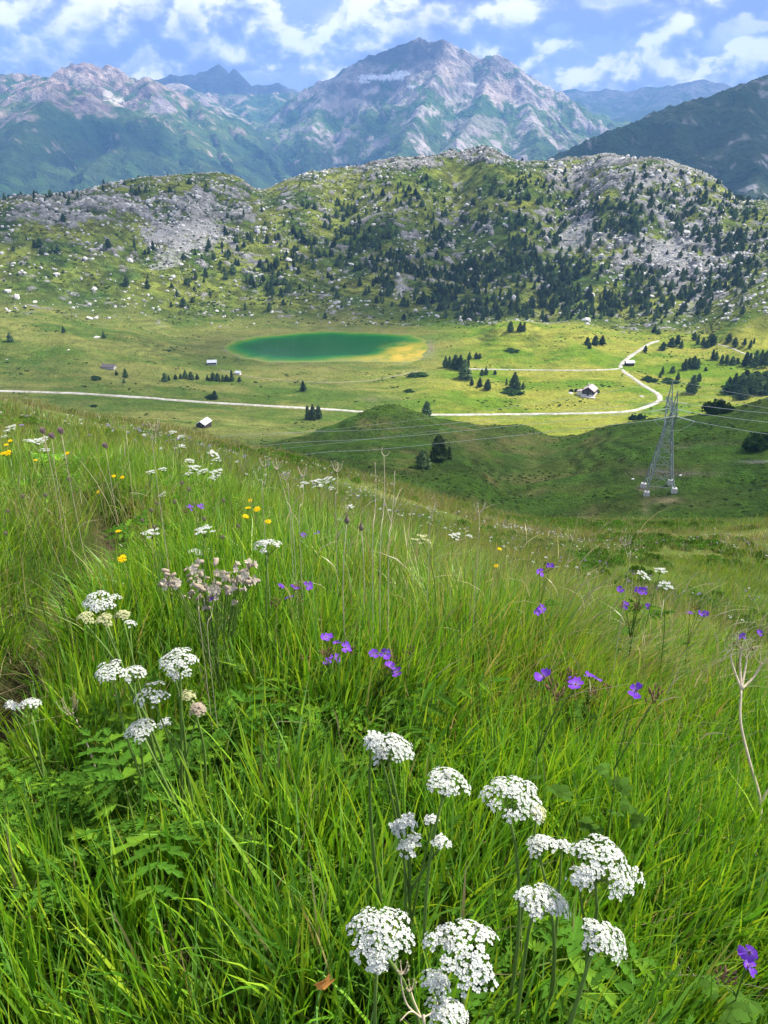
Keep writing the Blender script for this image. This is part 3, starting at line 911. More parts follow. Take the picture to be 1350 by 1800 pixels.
# ------------------------------------------------------------------ conifers and shrubs
def leaf_material(name, col, var=0.5, trans=0.25, sat=1.0):
    m, nt = material(name)
    oi = nt.n('ShaderNodeObjectInfo').outputs['Random']
    co = nt.n('ShaderNodeTexCoord').outputs['Object']
    f = nt.math('ADD', 1 - var * 0.5, nt.math('MULTIPLY', oi, var))
    f = nt.math('MULTIPLY', f, nt.math('ADD', 0.55, nt.math('MULTIPLY', nt.noise(co, 1.3, 3.0), 0.9)))
    c = nt.n('ShaderNodeVectorMath', {0: tuple(col), 3: f}, operation='SCALE').outputs[0]
    d = nt.n('ShaderNodeBsdfDiffuse', {0: c})
    t = nt.n('ShaderNodeBsdfTranslucent', {0: c})
    out(nt, nt.n('ShaderNodeMixShader', {0: trans, 1: d.outputs[0], 2: t.outputs[0]}).outputs[0])
    return m


M_NEEDLE = leaf_material('conifer needles', (0.088, 0.136, 0.050), 0.95, 0.25)
M_SHRUB = leaf_material('alder leaves', (0.040, 0.082, 0.020), 0.6, 0.25)
M_BARK = plain('grey brown bark', (0.10, 0.08, 0.06), 0.95, 0.1, 0.4, 4.0)


def cards(pts, nrm, size, rng, squash=1.0):
    """small bent leaf sprays: two triangles each, facing roughly along nrm"""
    n = len(pts)
    a = rng.normal(size=(n, 3))
    t1 = np.cross(nrm, a)
    t1 /= np.linalg.norm(t1, axis=1)[:, None] + 1e-9
    t2 = np.cross(nrm, t1)
    t2 /= np.linalg.norm(t2, axis=1)[:, None] + 1e-9
    s = size[:, None]
    v0 = pts - t1 * s * 0.55 - nrm * s * 0.2
    v1 = pts + t2 * s * 0.42 * squash + nrm * s * 0.12
    v2 = pts + t1 * s * 0.75 - nrm * s * 0.10
    v3 = pts - t2 * s * 0.42 * squash + nrm * s * 0.06
    v = np.stack([v0, v1, v2, v3], 1).reshape(-1, 3)
    i = np.arange(n)[:, None] * 4
    return v, np.concatenate([i + np.array([[0, 1, 2]]), i + np.array([[0, 2, 3]])])


def join(parts):
    vs, fs, k = [], [], 0
    for v, f in parts:
        vs.append(np.asarray(v, float))
        fs.append(np.asarray(f) + k)
        k += len(v)
    return np.concatenate(vs), np.concatenate(fs)


def tube(pts, rad, n=6, cap=True):
    """tapered tube along a line, as triangles"""
    pts = np.asarray(pts, float)
    rad = np.broadcast_to(np.asarray(rad, float), (len(pts),))
    t = np.gradient(pts, axis=0)
    t /= np.linalg.norm(t, axis=1)[:, None] + 1e-12
    ref = np.array([0, 0, 1.0]) if abs(t[0][2]) < 0.9 else np.array([1.0, 0, 0])
    u = np.cross(t, ref)
    u /= np.linalg.norm(u, axis=1)[:, None] + 1e-12
    v = np.cross(t, u)
    ang = np.linspace(0, 2 * math.pi, n, endpoint=False)
    ring = pts[:, None] + rad[:, None, None] * (np.cos(ang)[None, :, None] * u[:, None] + np.sin(ang)[None, :, None] * v[:, None])
    vs = ring.reshape(-1, 3)
    fs = []
    for i in range(len(pts) - 1):
        for k in range(n):
            a, b = i * n + k, i * n + (k + 1) % n
            fs += [(a, b, b + n), (a, b + n, a + n)]
    if cap:
        e = (len(pts) - 1) * n
        for k in range(1, n - 1):
            fs.append((e, e + k, e + k + 1))
            fs.append((0, k + 1, k))
    return vs, np.array(fs)


def conifer_meshes(seed, H=10.0, Rm=2.3, pw=0.75, bare=0.05, n=430, lob=0.35):
    rng = np.random.default_rng(seed)
    u = bare + (1 - bare) * rng.random(n) ** 1.25
    ang = rng.random(n) * 2 * math.pi
    prof = (1 - u) ** pw * np.minimum(1, ((u - bare) / 0.12 + 0.25)) ** 0.7
    lobe = 1 + lob * vnoise(ang * 1.1 + seed, u * 9, seed) + 0.25 * np.sin(u * 34 + seed)
    rad = Rm * prof * lobe * (0.62 + 0.45 * rng.random(n)) + 0.05
    p = np.stack([np.cos(ang) * rad, np.sin(ang) * rad, u * H - rad * 0.12], 1)
    nr = np.stack([np.cos(ang), np.sin(ang), 0.35 + 0 * ang], 1) + rng.normal(size=(n, 3)) * 0.45
    nr /= np.linalg.norm(nr, axis=1)[:, None]
    sz = (0.55 + 0.65 * rng.random(n)) * (0.45 + 0.75 * prof) * Rm / 2.0
    fol = cards(p, nr, sz, rng)
    uu = np.linspace(bare + 0.02, 0.99, 9)
    core = tube(np.stack([0 * uu, 0 * uu, uu * H], 1), Rm * 0.72 * (1 - uu) ** pw * np.minimum(1, ((uu - bare) / 0.12 + 0.25)) ** 0.7 + 0.03, 9)
    cv = core[0].copy()
    k = vnoise(cv[:, 0] * 1.7 + seed, cv[:, 2] * 1.3, seed + 3)
    cv[:, :2] *= (1 + 0.28 * k)[:, None]
    v, f = join([fol, (cv, core[1])])
    crown = mesh_np('crown', v, f, False, None, [M_NEEDLE])
    hh = np.linspace(-0.6, bare * H + 0.25 * H, 4)
    tv, tf = tube(np.stack([0 * hh, 0 * hh, hh], 1), np.linspace(0.26, 0.16, 4) * Rm / 2.3, 7)
    trunk = mesh_np('trunk', tv, tf, True, None, [M_BARK])
    return crown, trunk


CONIFERS = [conifer_meshes(1, 10, 2.6, 0.58), conifer_meshes(2, 10, 2.2, 0.48), conifer_meshes(3, 10, 3.1, 0.42, 0.05), conifer_meshes(4, 10, 1.9, 0.45, 0.07), conifer_meshes(5, 10, 3.1, 0.36, 0.1, 460, 0.5), conifer_meshes(6, 10, 2.5, 0.5, 0.16, 330, 0.8), conifer_meshes(7, 10, 3.2, 0.62, 0.03, 400, 0.7)]


def conifer(p, h, kind, label, group, rot=0.0, name='conifer_tree', fat=1.0):
    cr, tk = CONIFERS[kind]
    e = link(bpy.data.objects.new(name, None))
    e.location = p
    e.rotation_euler = (0, 0, rot)
    s = h / 10.0
    e.scale = (s * fat, s * fat, s)
    link(bpy.data.objects.new('trunk', tk), e)
    link(bpy.data.objects.new('crown', cr), e)
    return tag(e, label, 'tree', group)


rng = np.random.default_rng(7)
# trees one can pick out in the meadows: (px, py of the foot, height in photo pixels, kind, fatness, label)
MEADOW = [
    (750, 731, 24, 2, 1.0, 'lone rounded conifer beside the road at the dark cone-shaped hillock'),
    (533, 687, 16, 0, 1.0, 'lone pointed conifer in the meadow below the lake'),
    (541, 737, 22, 3, 1.1, 'tall conifer in the clump at the roadside, left edge of the clump'),
    (550, 737, 24, 0, 1.0, 'tall conifer in the middle of the roadside clump'), (560, 736, 21, 2, 0.9, 'conifer at the right edge of the roadside clump'),
    (770, 808, 40, 4, 1.0, 'tall broad dark pine behind the near slope edge'), (742, 822, 30, 2, 1.1, 'leaning dark pine left of the tall broad pine'),
    (790, 808, 22, 3, 1.2, 'small dark conifer right of the tall broad pine'), (748, 815, 20, 0, 1.0, 'short dark conifer tucked against the leaning pine'),
    (378, 702, 14, 2, 1.0, 'small conifer with a low bush just above the left road'),
    (205, 660, 8, 0, 1.0, 'tiny conifer right of the long low hut'), (221, 664, 14, 0, 1.0, 'pointed conifer right of the long low hut'), (218, 673, 6, 2, 1.2, 'tiny shrubby conifer below the long low hut'),
    (18, 600, 12, 2, 1.0, 'single conifer on the far left meadow bank'), (112, 585, 10, 0, 1.0, 'single dark conifer at the foot of the left ridge slope'), (183, 595, 11, 0, 1.0, 'single conifer beside pale stones at the ridge foot'),
    (1216, 691, 27, 0, 1.25, 'large conifer standing alone right of the pylon top'), (1228, 670, 12, 2, 1.0, 'small conifer behind the large one right of the pylon top'),
    (1134, 618, 9, 2, 1.0, 'small conifer just right of the upper road bend'),
    (897, 583, 16, 2, 1.0, 'conifer on the crest of the yellow meadow mound, first of its cluster'), (914, 582, 14, 0, 1.2, 'conifer on the crest of the yellow meadow mound, middle of its cluster'), (921, 582, 14, 3, 1.2, 'conifer on the crest of the yellow meadow mound, last of its cluster'),
    (1032, 606, 12, 2, 1.1, 'conifer at the end of the yellow meadow mound, left of the pair'), (1046, 606, 14, 2, 1.2, 'conifer at the end of the yellow meadow mound, broad middle one'), (1058, 606, 14, 0, 1.3, 'conifer at the end of the yellow meadow mound, right one'), (1036, 612, 9, 2, 1.0, 'tiny conifer in front of the group at the end of the yellow mound'),
    (783, 646, 18, 0, 1.0, 'first conifer of the wooded hummock beside the side track'), (790, 646, 18, 3, 1.1, 'second conifer of the wooded hummock beside the side track'), (800, 648, 22, 2, 0.9, 'dense conifer at the middle of the wooded hummock'),
    (809, 650, 23, 0, 1.1, 'tallest conifer of the wooded hummock'), (817, 652, 18, 2, 1.0, 'conifer on the slope of the wooded hummock'), (816, 665, 24, 2, 1.2, 'big round conifer lowest on the wooded hummock'), (823, 646, 13, 3, 1.0, 'slim conifer at the right of the wooded hummock'),
    (825, 632, 12, 0, 1.0, 'conifer behind the wooded hummock on the lit meadow, left one'), (837, 630, 9, 2, 1.2, 'low conifer behind the wooded hummock on the lit meadow, middle one'), (843, 630, 8, 2, 1.2, 'low conifer behind the wooded hummock on the lit meadow, right one'),
    (847, 660, 10, 2, 1.1, 'small conifer where the side track meets the hummock'), (854, 659, 13, 0, 1.0, 'pointed small conifer where the side track meets the hummock'), (870, 658, 7, 2, 1.2, 'tiny conifer below the side track'),
    (829, 677, 12, 0, 1.0, 'first of three conifers below the wooded hummock'), (843, 680, 15, 0, 1.0, 'second of three conifers below the wooded hummock'), (857, 685, 17, 2, 1.0, 'third and roundest of three conifers below the wooded hummock'),
    (890, 677, 11, 3, 1.0, 'slim conifer left of the tall one near the farmhouse'), (904, 681, 24, 0, 1.2, 'tall conifer on the small knoll left of the farmhouse'), (912, 685, 12, 2, 1.0, 'low conifer at the foot of the tall one left of the farmhouse'), (919, 684, 11, 0, 1.0, 'small conifer on the right of the knoll left of the farmhouse'),
]
for i in range(9):
    px_ = (290, 297, 309, 318, 326, 336, 347, 408, 421)[i]
    MEADOW.append((px_, (670, 669, 667, 666, 665, 667, 667, 670, 671)[i], (13, 8, 8, 8, 13, 12, 9, 17, 8)[i], (2, 0, 2, 2, 0, 2, 0, 3, 2)[i], 1.1,
                   ('round conifer at the left end of the row below the pale-roofed hut', 'tiny conifer second in the row below the pale-roofed hut', 'small conifer third in the row below the pale-roofed hut', 'small conifer fourth in the row below the pale-roofed hut',
                    'conifer fifth in the row below the pale-roofed hut', 'conifer sixth in the row below the pale-roofed hut', 'small conifer seventh in the row below the pale-roofed hut', 'tallest conifer of the row, beside the small white hut', 'small conifer at the right end of the row')[i]))
for i, (px_, py_, h_) in enumerate(((365, 669, 9), (375, 669, 13), (383, 669, 12), (392, 670, 10), (399, 670, 10))):
    MEADOW.append((px_, py_, h_, (0, 2, 2, 0, 2)[i], 1.1, '%s conifer of the five packed together left of the small white hut' % ('first', 'second', 'third', 'fourth', 'fifth')[i]))
# wooded pasture at the right edge
RW = [(1165, 615, 12), (1180, 610, 14), (1190, 609, 17), (1197, 612, 12), (1150, 585, 10), (1157, 588, 9), (1220, 598, 12), (1226, 605, 14), (1235, 610, 14), (1243, 612, 13), (1250, 608, 17), (1256, 606, 12), (1281, 600, 11), (1291, 608, 12),
      (1308, 608, 11), (1318, 612, 12), (1325, 604, 8), (1203, 650, 16), (1210, 648, 16), (1219, 646, 17), (1226, 648, 15), (1252, 632, 15), (1258, 632, 12), (1268, 640, 14), (1276, 642, 15), (1287, 641, 12), (1296, 640, 9), (1310, 643, 20), (1317, 640, 16),
      (1326, 645, 24), (1336, 642, 22), (1344, 646, 24), (1280, 684, 18), (1290, 682, 22), (1300, 688, 26), (1308, 680, 24), (1316, 690, 28), (1325, 684, 26), (1333, 692, 26), (1342, 686, 28), (1348, 694, 22), (1293, 692, 14), (1305, 702, 22), (1164, 658, 12), (1191, 668, 12), (1182, 655, 10), (1240, 652, 6), (1160, 664, 9)]
for i, q in enumerate(RW):
    MEADOW.append((q[0], q[1], q[2], int(rng.integers(0, 7)), 1.0 + 0.3 * rng.random(), None))
TREES_BUILT = 0


def pasture_label(px, py):
    if py > 672:
        return 'dark conifer of the dense thicket above the big round shrub at the right'
    if px < 1200 and py < 620:
        return 'dark conifer of the group where the road ends'
    if px < 1200:
        return 'small conifer on the little knoll behind the pylon top'
    if py < 615 and px < 1262:
        return 'dark conifer of the row right of the road end'
    if py < 615:
        return 'small conifer along the faint far track at the right'
    if px < 1235:
        return 'rounded conifer of the compact clump right of the knoll'
    if px < 1300:
        return 'conifer of the loose line in the pasture between clump and right edge'
    return 'tall conifer of the stand at the right edge beside the faint track'


for (px_, py_, hp, kd, fat, lab) in MEADOW:
    p = hit(px_, py_, 190 if py_ > 735 else 400)
    dist = math.sqrt(float(p @ p))
    h_ = hp * dist / F / 0.96 * 1.08
    conifer(p, h_, kd, lab or pasture_label(px_, py_), 'conifers of the wooded pasture' if lab is None else 'conifers picked out in the meadows',
            float(rng.random() * 6.28), fat=fat)
    TREES_BUILT += 1

# conifers on the ridge: how dense, by place in the photograph (px, py, half width, half height, weight)
WOOD = [(830, 470, 120, 60, 1.0), (960, 500, 90, 50, .9), (700, 430, 120, 60, .55), (560, 430, 80, 60, .35), (1000, 420, 90, 60, .5), (1130, 360, 90, 50, .75), (1280, 430, 60, 60, 1.0), (1200, 520, 80, 30, .8), (1080, 520, 60, 40, .8), (480, 500, 40, 30, .5),
        (410, 430, 50, 40, .3), (300, 430, 60, 20, .3), (150, 430, 90, 16, .3), (850, 520, 100, 26, .7), (330, 500, 60, 30, .16), (60, 350, 60, 10, .25), (240, 330, 90, 16, .15), (1090, 440, 60, 40, .6), (760, 340, 90, 30, .35), (950, 330, 60, 30, .3), (1220, 320, 40, 30, .6)]
K = 60000
az_ = rng.uniform(-0.56, 0.56, K)
r_ = np.sqrt(rng.uniform(845 ** 2, 1262 ** 2, K))
x_, y_ = r_ * np.sin(az_), r_ * np.cos(az_)
z_, rk_, sc_, _, _ = land(x_, y_, True)
px_, py_ = to_px(x_, y_, z_)
dn = blobs(px_, py_, WOOD) * 0.30 * np.clip(1.0 + 2.2 * fbm(x_ / 34, y_ / 26, 3, 91), 0.05, 3.0) + 0.004
dn = dn * (1 - 0.92 * sc_) * (1 - 0.55 * rk_) * (sstep(-py_, -580, -552))
dn = dn * (px_ > -120) * (px_ < 1470)
ok = rng.random(K) < dn * 0.38
tp = np.stack([x_, y_, z_ - 0.2], 1)[ok]
th = rng.uniform(4.0, 10.0, len(tp)) * (1.06 - 0.35 * sstep(np.hypot(tp[:, 0], tp[:, 1]), 1080, 1230))
tpx, tpy = px_[ok], py_[ok]
print('ridge trees', len(tp), 'meadow', TREES_BUILT)
infr = (tpx > 5) & (tpx < 1345)
score = th / np.linalg.norm(tp, axis=1) * infr
order = np.argsort(-score)
N_IND = 300 - TREES_BUILT
sel = order[:N_IND]
rest = order[N_IND:]
def ridge_place(px, py):
    if py > 520:
        return ('at the grassy foot of the ridge left of the lake' if px < 400 else 'at the foot of the ridge just behind the lake' if px < 760 else
                'at the foot of the ridge behind the yellow mound' if px < 1080 else 'at the foot of the ridge above the road end')
    if px < 250:
        return 'on the left ridge slope below the grey cliff' if py > 400 else 'on the grey cliff at the left end of the ridge'
    if px < 450:
        return 'on the ridge slope below the left scree' if py > 430 else 'beside the left scree on the ridge'
    if px < 640:
        return 'on the open ridge slope above the left half of the lake'
    if px < 800:
        return 'on the shaded ridge slope above the right half of the lake'
    if px < 960:
        return 'in the densest shaded wood at the middle of the ridge' if py > 400 else 'high on the shaded middle of the ridge'
    if px < 1110:
        return 'on the ridge slope left of the right scree' if py > 400 else 'on the sunlit upper slope left of the right summit'
    if px < 1240:
        return 'around the right scree on the ridge' if py > 380 else 'on the sunlit right shoulder of the ridge'
    return 'on the wooded right end of the ridge'


for i in sel:
    conifer(tp[i], th[i], int(rng.integers(0, 7)), 'dark green conifer ' + ridge_place(tpx[i], tpy[i]), 'conifers on the rocky ridge', float(rng.random() * 6.28), fat=0.9 + 0.35 * rng.random())


# ------------------------------------------------------------------ scattering one mesh many times as a single object
def scatter(name, protos, pts, rot, scl, which, label, kind='stuff'):
    """one object whose geometry nodes set a prototype mesh on every point"""
    col = bpy.data.collections.new(name + ' pieces')
    for i, me in enumerate(protos):
        col.objects.link(bpy.data.objects.new('%s_piece_%02d' % (name, i), me))
    me = bpy.data.meshes.new(name)
    n = len(pts)
    me.vertices.add(n)
    me.vertices.foreach_set('co', np.asarray(pts, np.float32).ravel())
    for an, ty, val in (('rot', 'FLOAT_VECTOR', rot), ('scl', 'FLOAT_VECTOR', scl), ('which', 'INT', which)):
        a = me.attributes.new(an, ty, 'POINT')
        if ty == 'INT':
            a.data.foreach_set('value', np.asarray(val, np.int32))
        else:
            a.data.foreach_set('vector', np.asarray(val, np.float32).ravel())
    o = link(bpy.data.objects.new(name, me))
    g = bpy.data.node_groups.new(name + ' scatter', 'GeometryNodeTree')
    g.interface.new_socket('Geometry', in_out='INPUT', socket_type='NodeSocketGeometry')
    g.interface.new_socket('Geometry', in_out='OUTPUT', socket_type='NodeSocketGeometry')
    N = g.nodes.new
    gi, go = N('NodeGroupInput'), N('NodeGroupOutput')
    ci = N('GeometryNodeCollectionInfo')
    ci.inputs['Collection'].default_value = col
    ci.inputs['Separate Children'].default_value = True
    ci.inputs['Reset Children'].default_value = True
    iop = N('GeometryNodeInstanceOnPoints')
    iop.inputs['Pick Instance'].default_value = True
    L = g.links.new

    def named(nm, ty):
        a = N('GeometryNodeInputNamedAttribute')
        a.data_type = ty
        a.inputs['Name'].default_value = nm
        return a.outputs['Attribute']
    L(gi.outputs[0], iop.inputs['Points'])
    L(ci.outputs[0], iop.inputs['Instance'])
    L(named('which', 'INT'), iop.inputs['Instance Index'])
    e2r = N('FunctionNodeEulerToRotation')
    L(named('rot', 'FLOAT_VECTOR'), e2r.inputs[0])
    L(e2r.outputs[0], iop.inputs['Rotation'])
    L(named('scl', 'FLOAT_VECTOR'), iop.inputs['Scale'])
    L(iop.outputs[0], go.inputs[0])
    md = o.modifiers.new('scatter', 'NODES')
    md.node_group = g
    return tag(o, label, kind=kind)


def conifer_whole(i):
    cr, tk = CONIFERS[i]
    me = cr.copy()
    me.name = 'conifer'
    return me


ri = rest
rs = th[ri] / 10.0
fat = 0.9 + 0.4 * rng.random(len(ri))
scatter('conifer_forest', [conifer_whole(i) for i in range(7)], tp[ri], np.stack([0 * rs, 0 * rs, rng.random(len(ri)) * 6.28], 1), np.stack([rs * fat, rs * fat, rs], 1), rng.integers(0, 7, len(ri)),
        'remaining dark conifers of the open forest on the ridge')

# ------------------------------------------------------------------ boulders
M_STONE = plain('pale lichen rock', (0.52, 0.505, 0.46), 0.95, 0.1, 0.35, 0.7)


def boulder_mesh(seed):
    g = np.random.default_rng(seed)
    ph = (1 + 5 ** 0.5) / 2
    v = np.array([(-1, ph, 0), (1, ph, 0), (-1, -ph, 0), (1, -ph, 0), (0, -1, ph), (0, 1, ph), (0, -1, -ph), (0, 1, -ph), (ph, 0, -1), (ph, 0, 1), (-ph, 0, -1), (-ph, 0, 1)], float)
    v /= np.linalg.norm(v, axis=1)[:, None]
    f = [(0, 11, 5), (0, 5, 1), (0, 1, 7), (0, 7, 10), (0, 10, 11), (1, 5, 9), (5, 11, 4), (11, 10, 2), (10, 7, 6), (7, 1, 8), (3, 9, 4), (3, 4, 2), (3, 2, 6), (3, 6, 8), (3, 8, 9), (4, 9, 5), (2, 4, 11), (6, 2, 10), (8, 6, 7), (9, 8, 1)]
    v = v * (0.72 + 0.55 * g.random((12, 1))) * np.array([1.15, 0.85, 0.72]) * (0.85 + 0.3 * g.random((1, 3)))
    return mesh_np('boulder', v, np.array(f), False, None, [M_STONE])


BOULD = [boulder_mesh(50 + i) for i in range(8)]
K = 90000
az_ = rng.uniform(-0.56, 0.56, K)
r_ = np.sqrt(rng.uniform(838 ** 2, 1262 ** 2, K))
x_, y_ = r_ * np.sin(az_), r_ * np.cos(az_)
z_, rk_, sc_, _, zb_ = land(x_, y_, True)
px_, py_ = to_px(x_, y_, z_)
bi = blobs(px_, py_, ROCKY)
dn = (0.045 + 0.05 * sstep(px_, 850, 1100) + 0.45 * np.clip(bi, 0, 0.8)) * np.clip(1 + 2.6 * fbm(x_ / 30, y_ / 14, 3, 95), 0.0, 3) * sstep(-py_, -592, -556) + 0.5 * sc_
ok = rng.random(K) < dn * 0.62
bp_ = np.stack([x_, y_, z_], 1)[ok]
bs = 0.55 + 1.9 * rng.random(len(bp_)) ** 2.4
big = rng.random(len(bp_)) < 0.05
bs = np.where(big, bs + 1.3 + 1.6 * rng.random(len(bp_)), bs) * (1 - 0.35 * sc_[ok])
bpx = px_[ok]
print('boulders', len(bp_))
sc_b = bs / np.linalg.norm(bp_, axis=1) * ((bpx > 8) & (bpx < 1342))
order = np.argsort(-sc_b)
for i in order[:180]:
    o = link(bpy.data.objects.new('boulder', BOULD[int(rng.integers(0, 8))]))
    o.location = bp_[i]
    o.rotation_euler = (float(rng.normal() * 0.3), float(rng.normal() * 0.3), float(rng.random() * 6.28))
    s = bs[i]
    o.scale = (s, s, s * (0.8 + 0.5 * rng.random()))
    tag(o, 'large pale boulder ' + ridge_place(bpx[i], py_[ok][i]), 'boulder', 'large boulders on the ridge')
ri = order[180:]
n = len(ri)
s = bs[ri]
scatter('rubble', BOULD, bp_[ri], np.stack([rng.normal(size=n) * 0.3, rng.normal(size=n) * 0.3, rng.random(n) * 6.28], 1), np.stack([s, s, s * (0.8 + 0.5 * rng.random(n))], 1), rng.integers(0, 8, n), 'countless small pale stones and scree on the ridge')

# ------------------------------------------------------------------ shrubs
def shrub_mesh(seed, n=900, size=0.16, flat=0.75):
    g = np.random.default_rng(seed)
    d = g.normal(size=(n, 3))
    d[:, 2] = np.abs(d[:, 2])
    d /= np.linalg.norm(d, axis=1)[:, None]
    lob = 0.72 + 0.38 * vnoise(d[:, 0] * 2.4 + seed, d[:, 1] * 2.4 + d[:, 2] * 1.7, seed) + 0.16 * vnoise(d[:, 0] * 6, d[:, 1] * 6 + d[:, 2] * 5, seed + 1)
    p = d * (lob * (0.75 + 0.28 * g.random(n)))[:, None] * np.array([1, 1, flat])
    nr = d + g.normal(size=(n, 3)) * 0.5
    nr /= np.linalg.norm(nr, axis=1)[:, None]
    v, f = cards(p, nr, size * (0.6 + 0.8 * g.random(n)), g)
    dd = g.normal(size=(90, 3))
    u, a = np.meshgrid(np.linspace(0, 1.45, 6), np.linspace(0, 2 * math.pi, 12, endpoint=False))
    q = np.stack([np.cos(a) * np.cos(u), np.sin(a) * np.cos(u), np.sin(u)], -1).reshape(-1, 3)
    lb = 0.66 + 0.34 * vnoise(q[:, 0] * 2.4 + seed, q[:, 1] * 2.4 + q[:, 2] * 1.7, seed)
    q = q * lb[:, None] * np.array([0.95, 0.95, flat * 0.95])
    fs = []
    for i in range(12):
        for j in range(5):
            a0, b0 = i * 6 + j, ((i + 1) % 12) * 6 + j
            fs += [(a0, b0, b0 + 1), (a0, b0 + 1, a0 + 1)]
    return mesh_np('foliage', *join([(v, f), (q, np.array(fs))]), False, None, [M_SHRUB])


SHRUBS = [shrub_mesh(71), shrub_mesh(72, 900, 0.15, 0.6), shrub_mesh(73, 700, 0.2, 0.9)]
STEM = mesh_np('stem', *tube([(0, 0, -0.3), (0.05, 0, 0.1), (0.0, 0.08, 0.5)], [0.07, 0.06, 0.03], 6), True, None, [M_BARK])


def shrub(px, py, wp, kind, label, flat=1.0, r0=190, group='dark shrubs in the valley'):
    p = hit(px, py, r0)
    s = 0.5 * wp * math.sqrt(float(p @ p)) / F
    e = link(bpy.data.objects.new('shrub', None))
    e.location = p
    e.scale = (s, s, s * flat)
    e.rotation_euler = (0, 0, px * 0.7)
    link(bpy.data.objects.new('foliage', SHRUBS[kind]), e)
    link(bpy.data.objects.new('stem', STEM), e)
    return tag(e, label, 'shrub', group)


shrub(1262, 725, 52, 0, 'big round dark shrub on the hillock crest above the power lines', 1.15, 240)
shrub(1335, 786, 60, 0, 'big dark shrub cut off by the right picture edge beside the power lines', 1.15)
shrub(1322, 790, 26, 2, 'small lighter shrub at the foot of the big edge shrub', 1.0)
shrub(1112, 738, 16, 2, 'dark shrub on the hillock edge left of the pylon, left half of the pair', 1.5, 240)
shrub(1126, 737, 18, 0, 'dark shrub on the hillock edge left of the pylon, right half of the pair', 1.5, 240)
shrub(1300, 690, 60, 1, 'wide green alder thicket under the conifers at the right', 0.9, 400)
shrub(1142, 668, 30, 1, 'low green scrub on the small knoll left of the pylon top', 0.6, 400)
shrub(1178, 672, 34, 1, 'low green scrub behind the pylon top', 0.6, 400)
shrub(370, 700, 24, 1, 'low bush beside the small conifer above the left road', 0.8, 400)
shrub(168, 666, 22, 1, 'low bush left of the tiny conifers under the long hut', 0.7, 400)
shrub(720, 688, 24, 1, 'flat dark bush alone on the meadow left of the three conifers', 0.45, 400)
shrub(735, 660, 40, 1, 'wide low scrub on the left side of the wooded hummock', 0.4, 400)
shrub(900, 690, 46, 1, 'low scrub around the knoll left of the farmhouse', 0.4, 400)
shrub(165, 715, 12, 2, 'small dark bush below the left road', 0.8, 400)
shrub(295, 617, 12, 1, 'small bush on the left meadow above the pale-roofed hut', 0.6, 400)
shrub(900, 616, 30, 1, 'flat scrub among stones on the lit meadow mound', 0.35, 400)

# ------------------------------------------------------------------ buildings
M_TIMBER = plain('weathered dark timber', (0.055, 0.042, 0.034), 0.9, 0.15, 0.4, 1.5)
M_ROOFMETAL = plain('pale sheet metal roof', (0.45, 0.47, 0.51), 0.5, 0.5, 0.12, 0.6)
M_ROOFTILE = plain('pinkish grey roof slates', (0.40, 0.33, 0.31), 0.85, 0.2, 0.25, 1.0)
M_ROOFDARK = plain('dark brown shingle roof', (0.13, 0.11, 0.115), 0.9, 0.2, 0.3, 1.0)
M_PLASTER = plain('white lime plaster', (0.72, 0.70, 0.66), 0.9, 0.2, 0.12, 0.8)
M_RUBBLE = plain('pale stone masonry', (0.45, 0.43, 0.40), 0.95, 0.1, 0.3, 1.2)
M_DARKGLASS = plain('dark window glass', (0.02, 0.025, 0.03), 0.15, 0.5)
M_CONCRETE = plain('pale concrete', (0.52, 0.51, 0.49), 0.9, 0.2, 0.3, 1.1)


def box(x0, x1, y0, y1, z0, z1):
    v = [(x, y, z) for z in (z0, z1) for y in (y0, y1) for x in (x0, x1)]
    f = [(0, 2, 3), (0, 3, 1), (4, 5, 7), (4, 7, 6), (0, 1, 5), (0, 5, 4), (2, 6, 7), (2, 7, 3), (0, 4, 6), (0, 6, 2), (1, 3, 7), (1, 7, 5)]
    return np.array(v, float), np.array(f)


def prism_gable(L, W, hw, hr):
    """walls with gables: ridge along x, length L, width W"""
    v = []
    for x in (-L / 2, L / 2):
        v += [(x, -W / 2, -1.0), (x, W / 2, -1.0), (x, W / 2, hw), (x, 0, hr), (x, -W / 2, hw)]
    f = [(0, 1, 2), (0, 2, 3), (0, 3, 4), (5, 7, 6), (5, 8, 7), (5, 9, 8), (0, 4, 9), (0, 9, 5), (1, 6, 7), (1, 7, 2), (0, 5, 6), (0, 6, 1)]
    return np.array(v, float), np.array(f)


def roof_slabs(L, W, hw, hr, over=0.5, t=0.18):
    s = (hr - hw) / (W / 2)
    parts = []
    for sg in (-1, 1):
        y1 = sg * (W / 2 + over)
        z1 = hw - s * over + 0.06
        z0 = hr + 0.06
        x = L / 2 + over
        v = [(-x, 0, z0), (x, 0, z0), (x, y1, z1), (-x, y1, z1), (-x, 0, z0 + t), (x, 0, z0 + t), (x, y1, z1 + t), (-x, y1, z1 + t)]
        f = [(0, 1, 2), (0, 2, 3), (4, 6, 5), (4, 7, 6), (0, 4, 5), (0, 5, 1), (1, 5, 6), (1, 6, 2), (2, 6, 7), (2, 7, 3), (3, 7, 4), (3, 4, 0)]
        parts.append((np.array(v, float), np.array(f)))
    return join(parts)


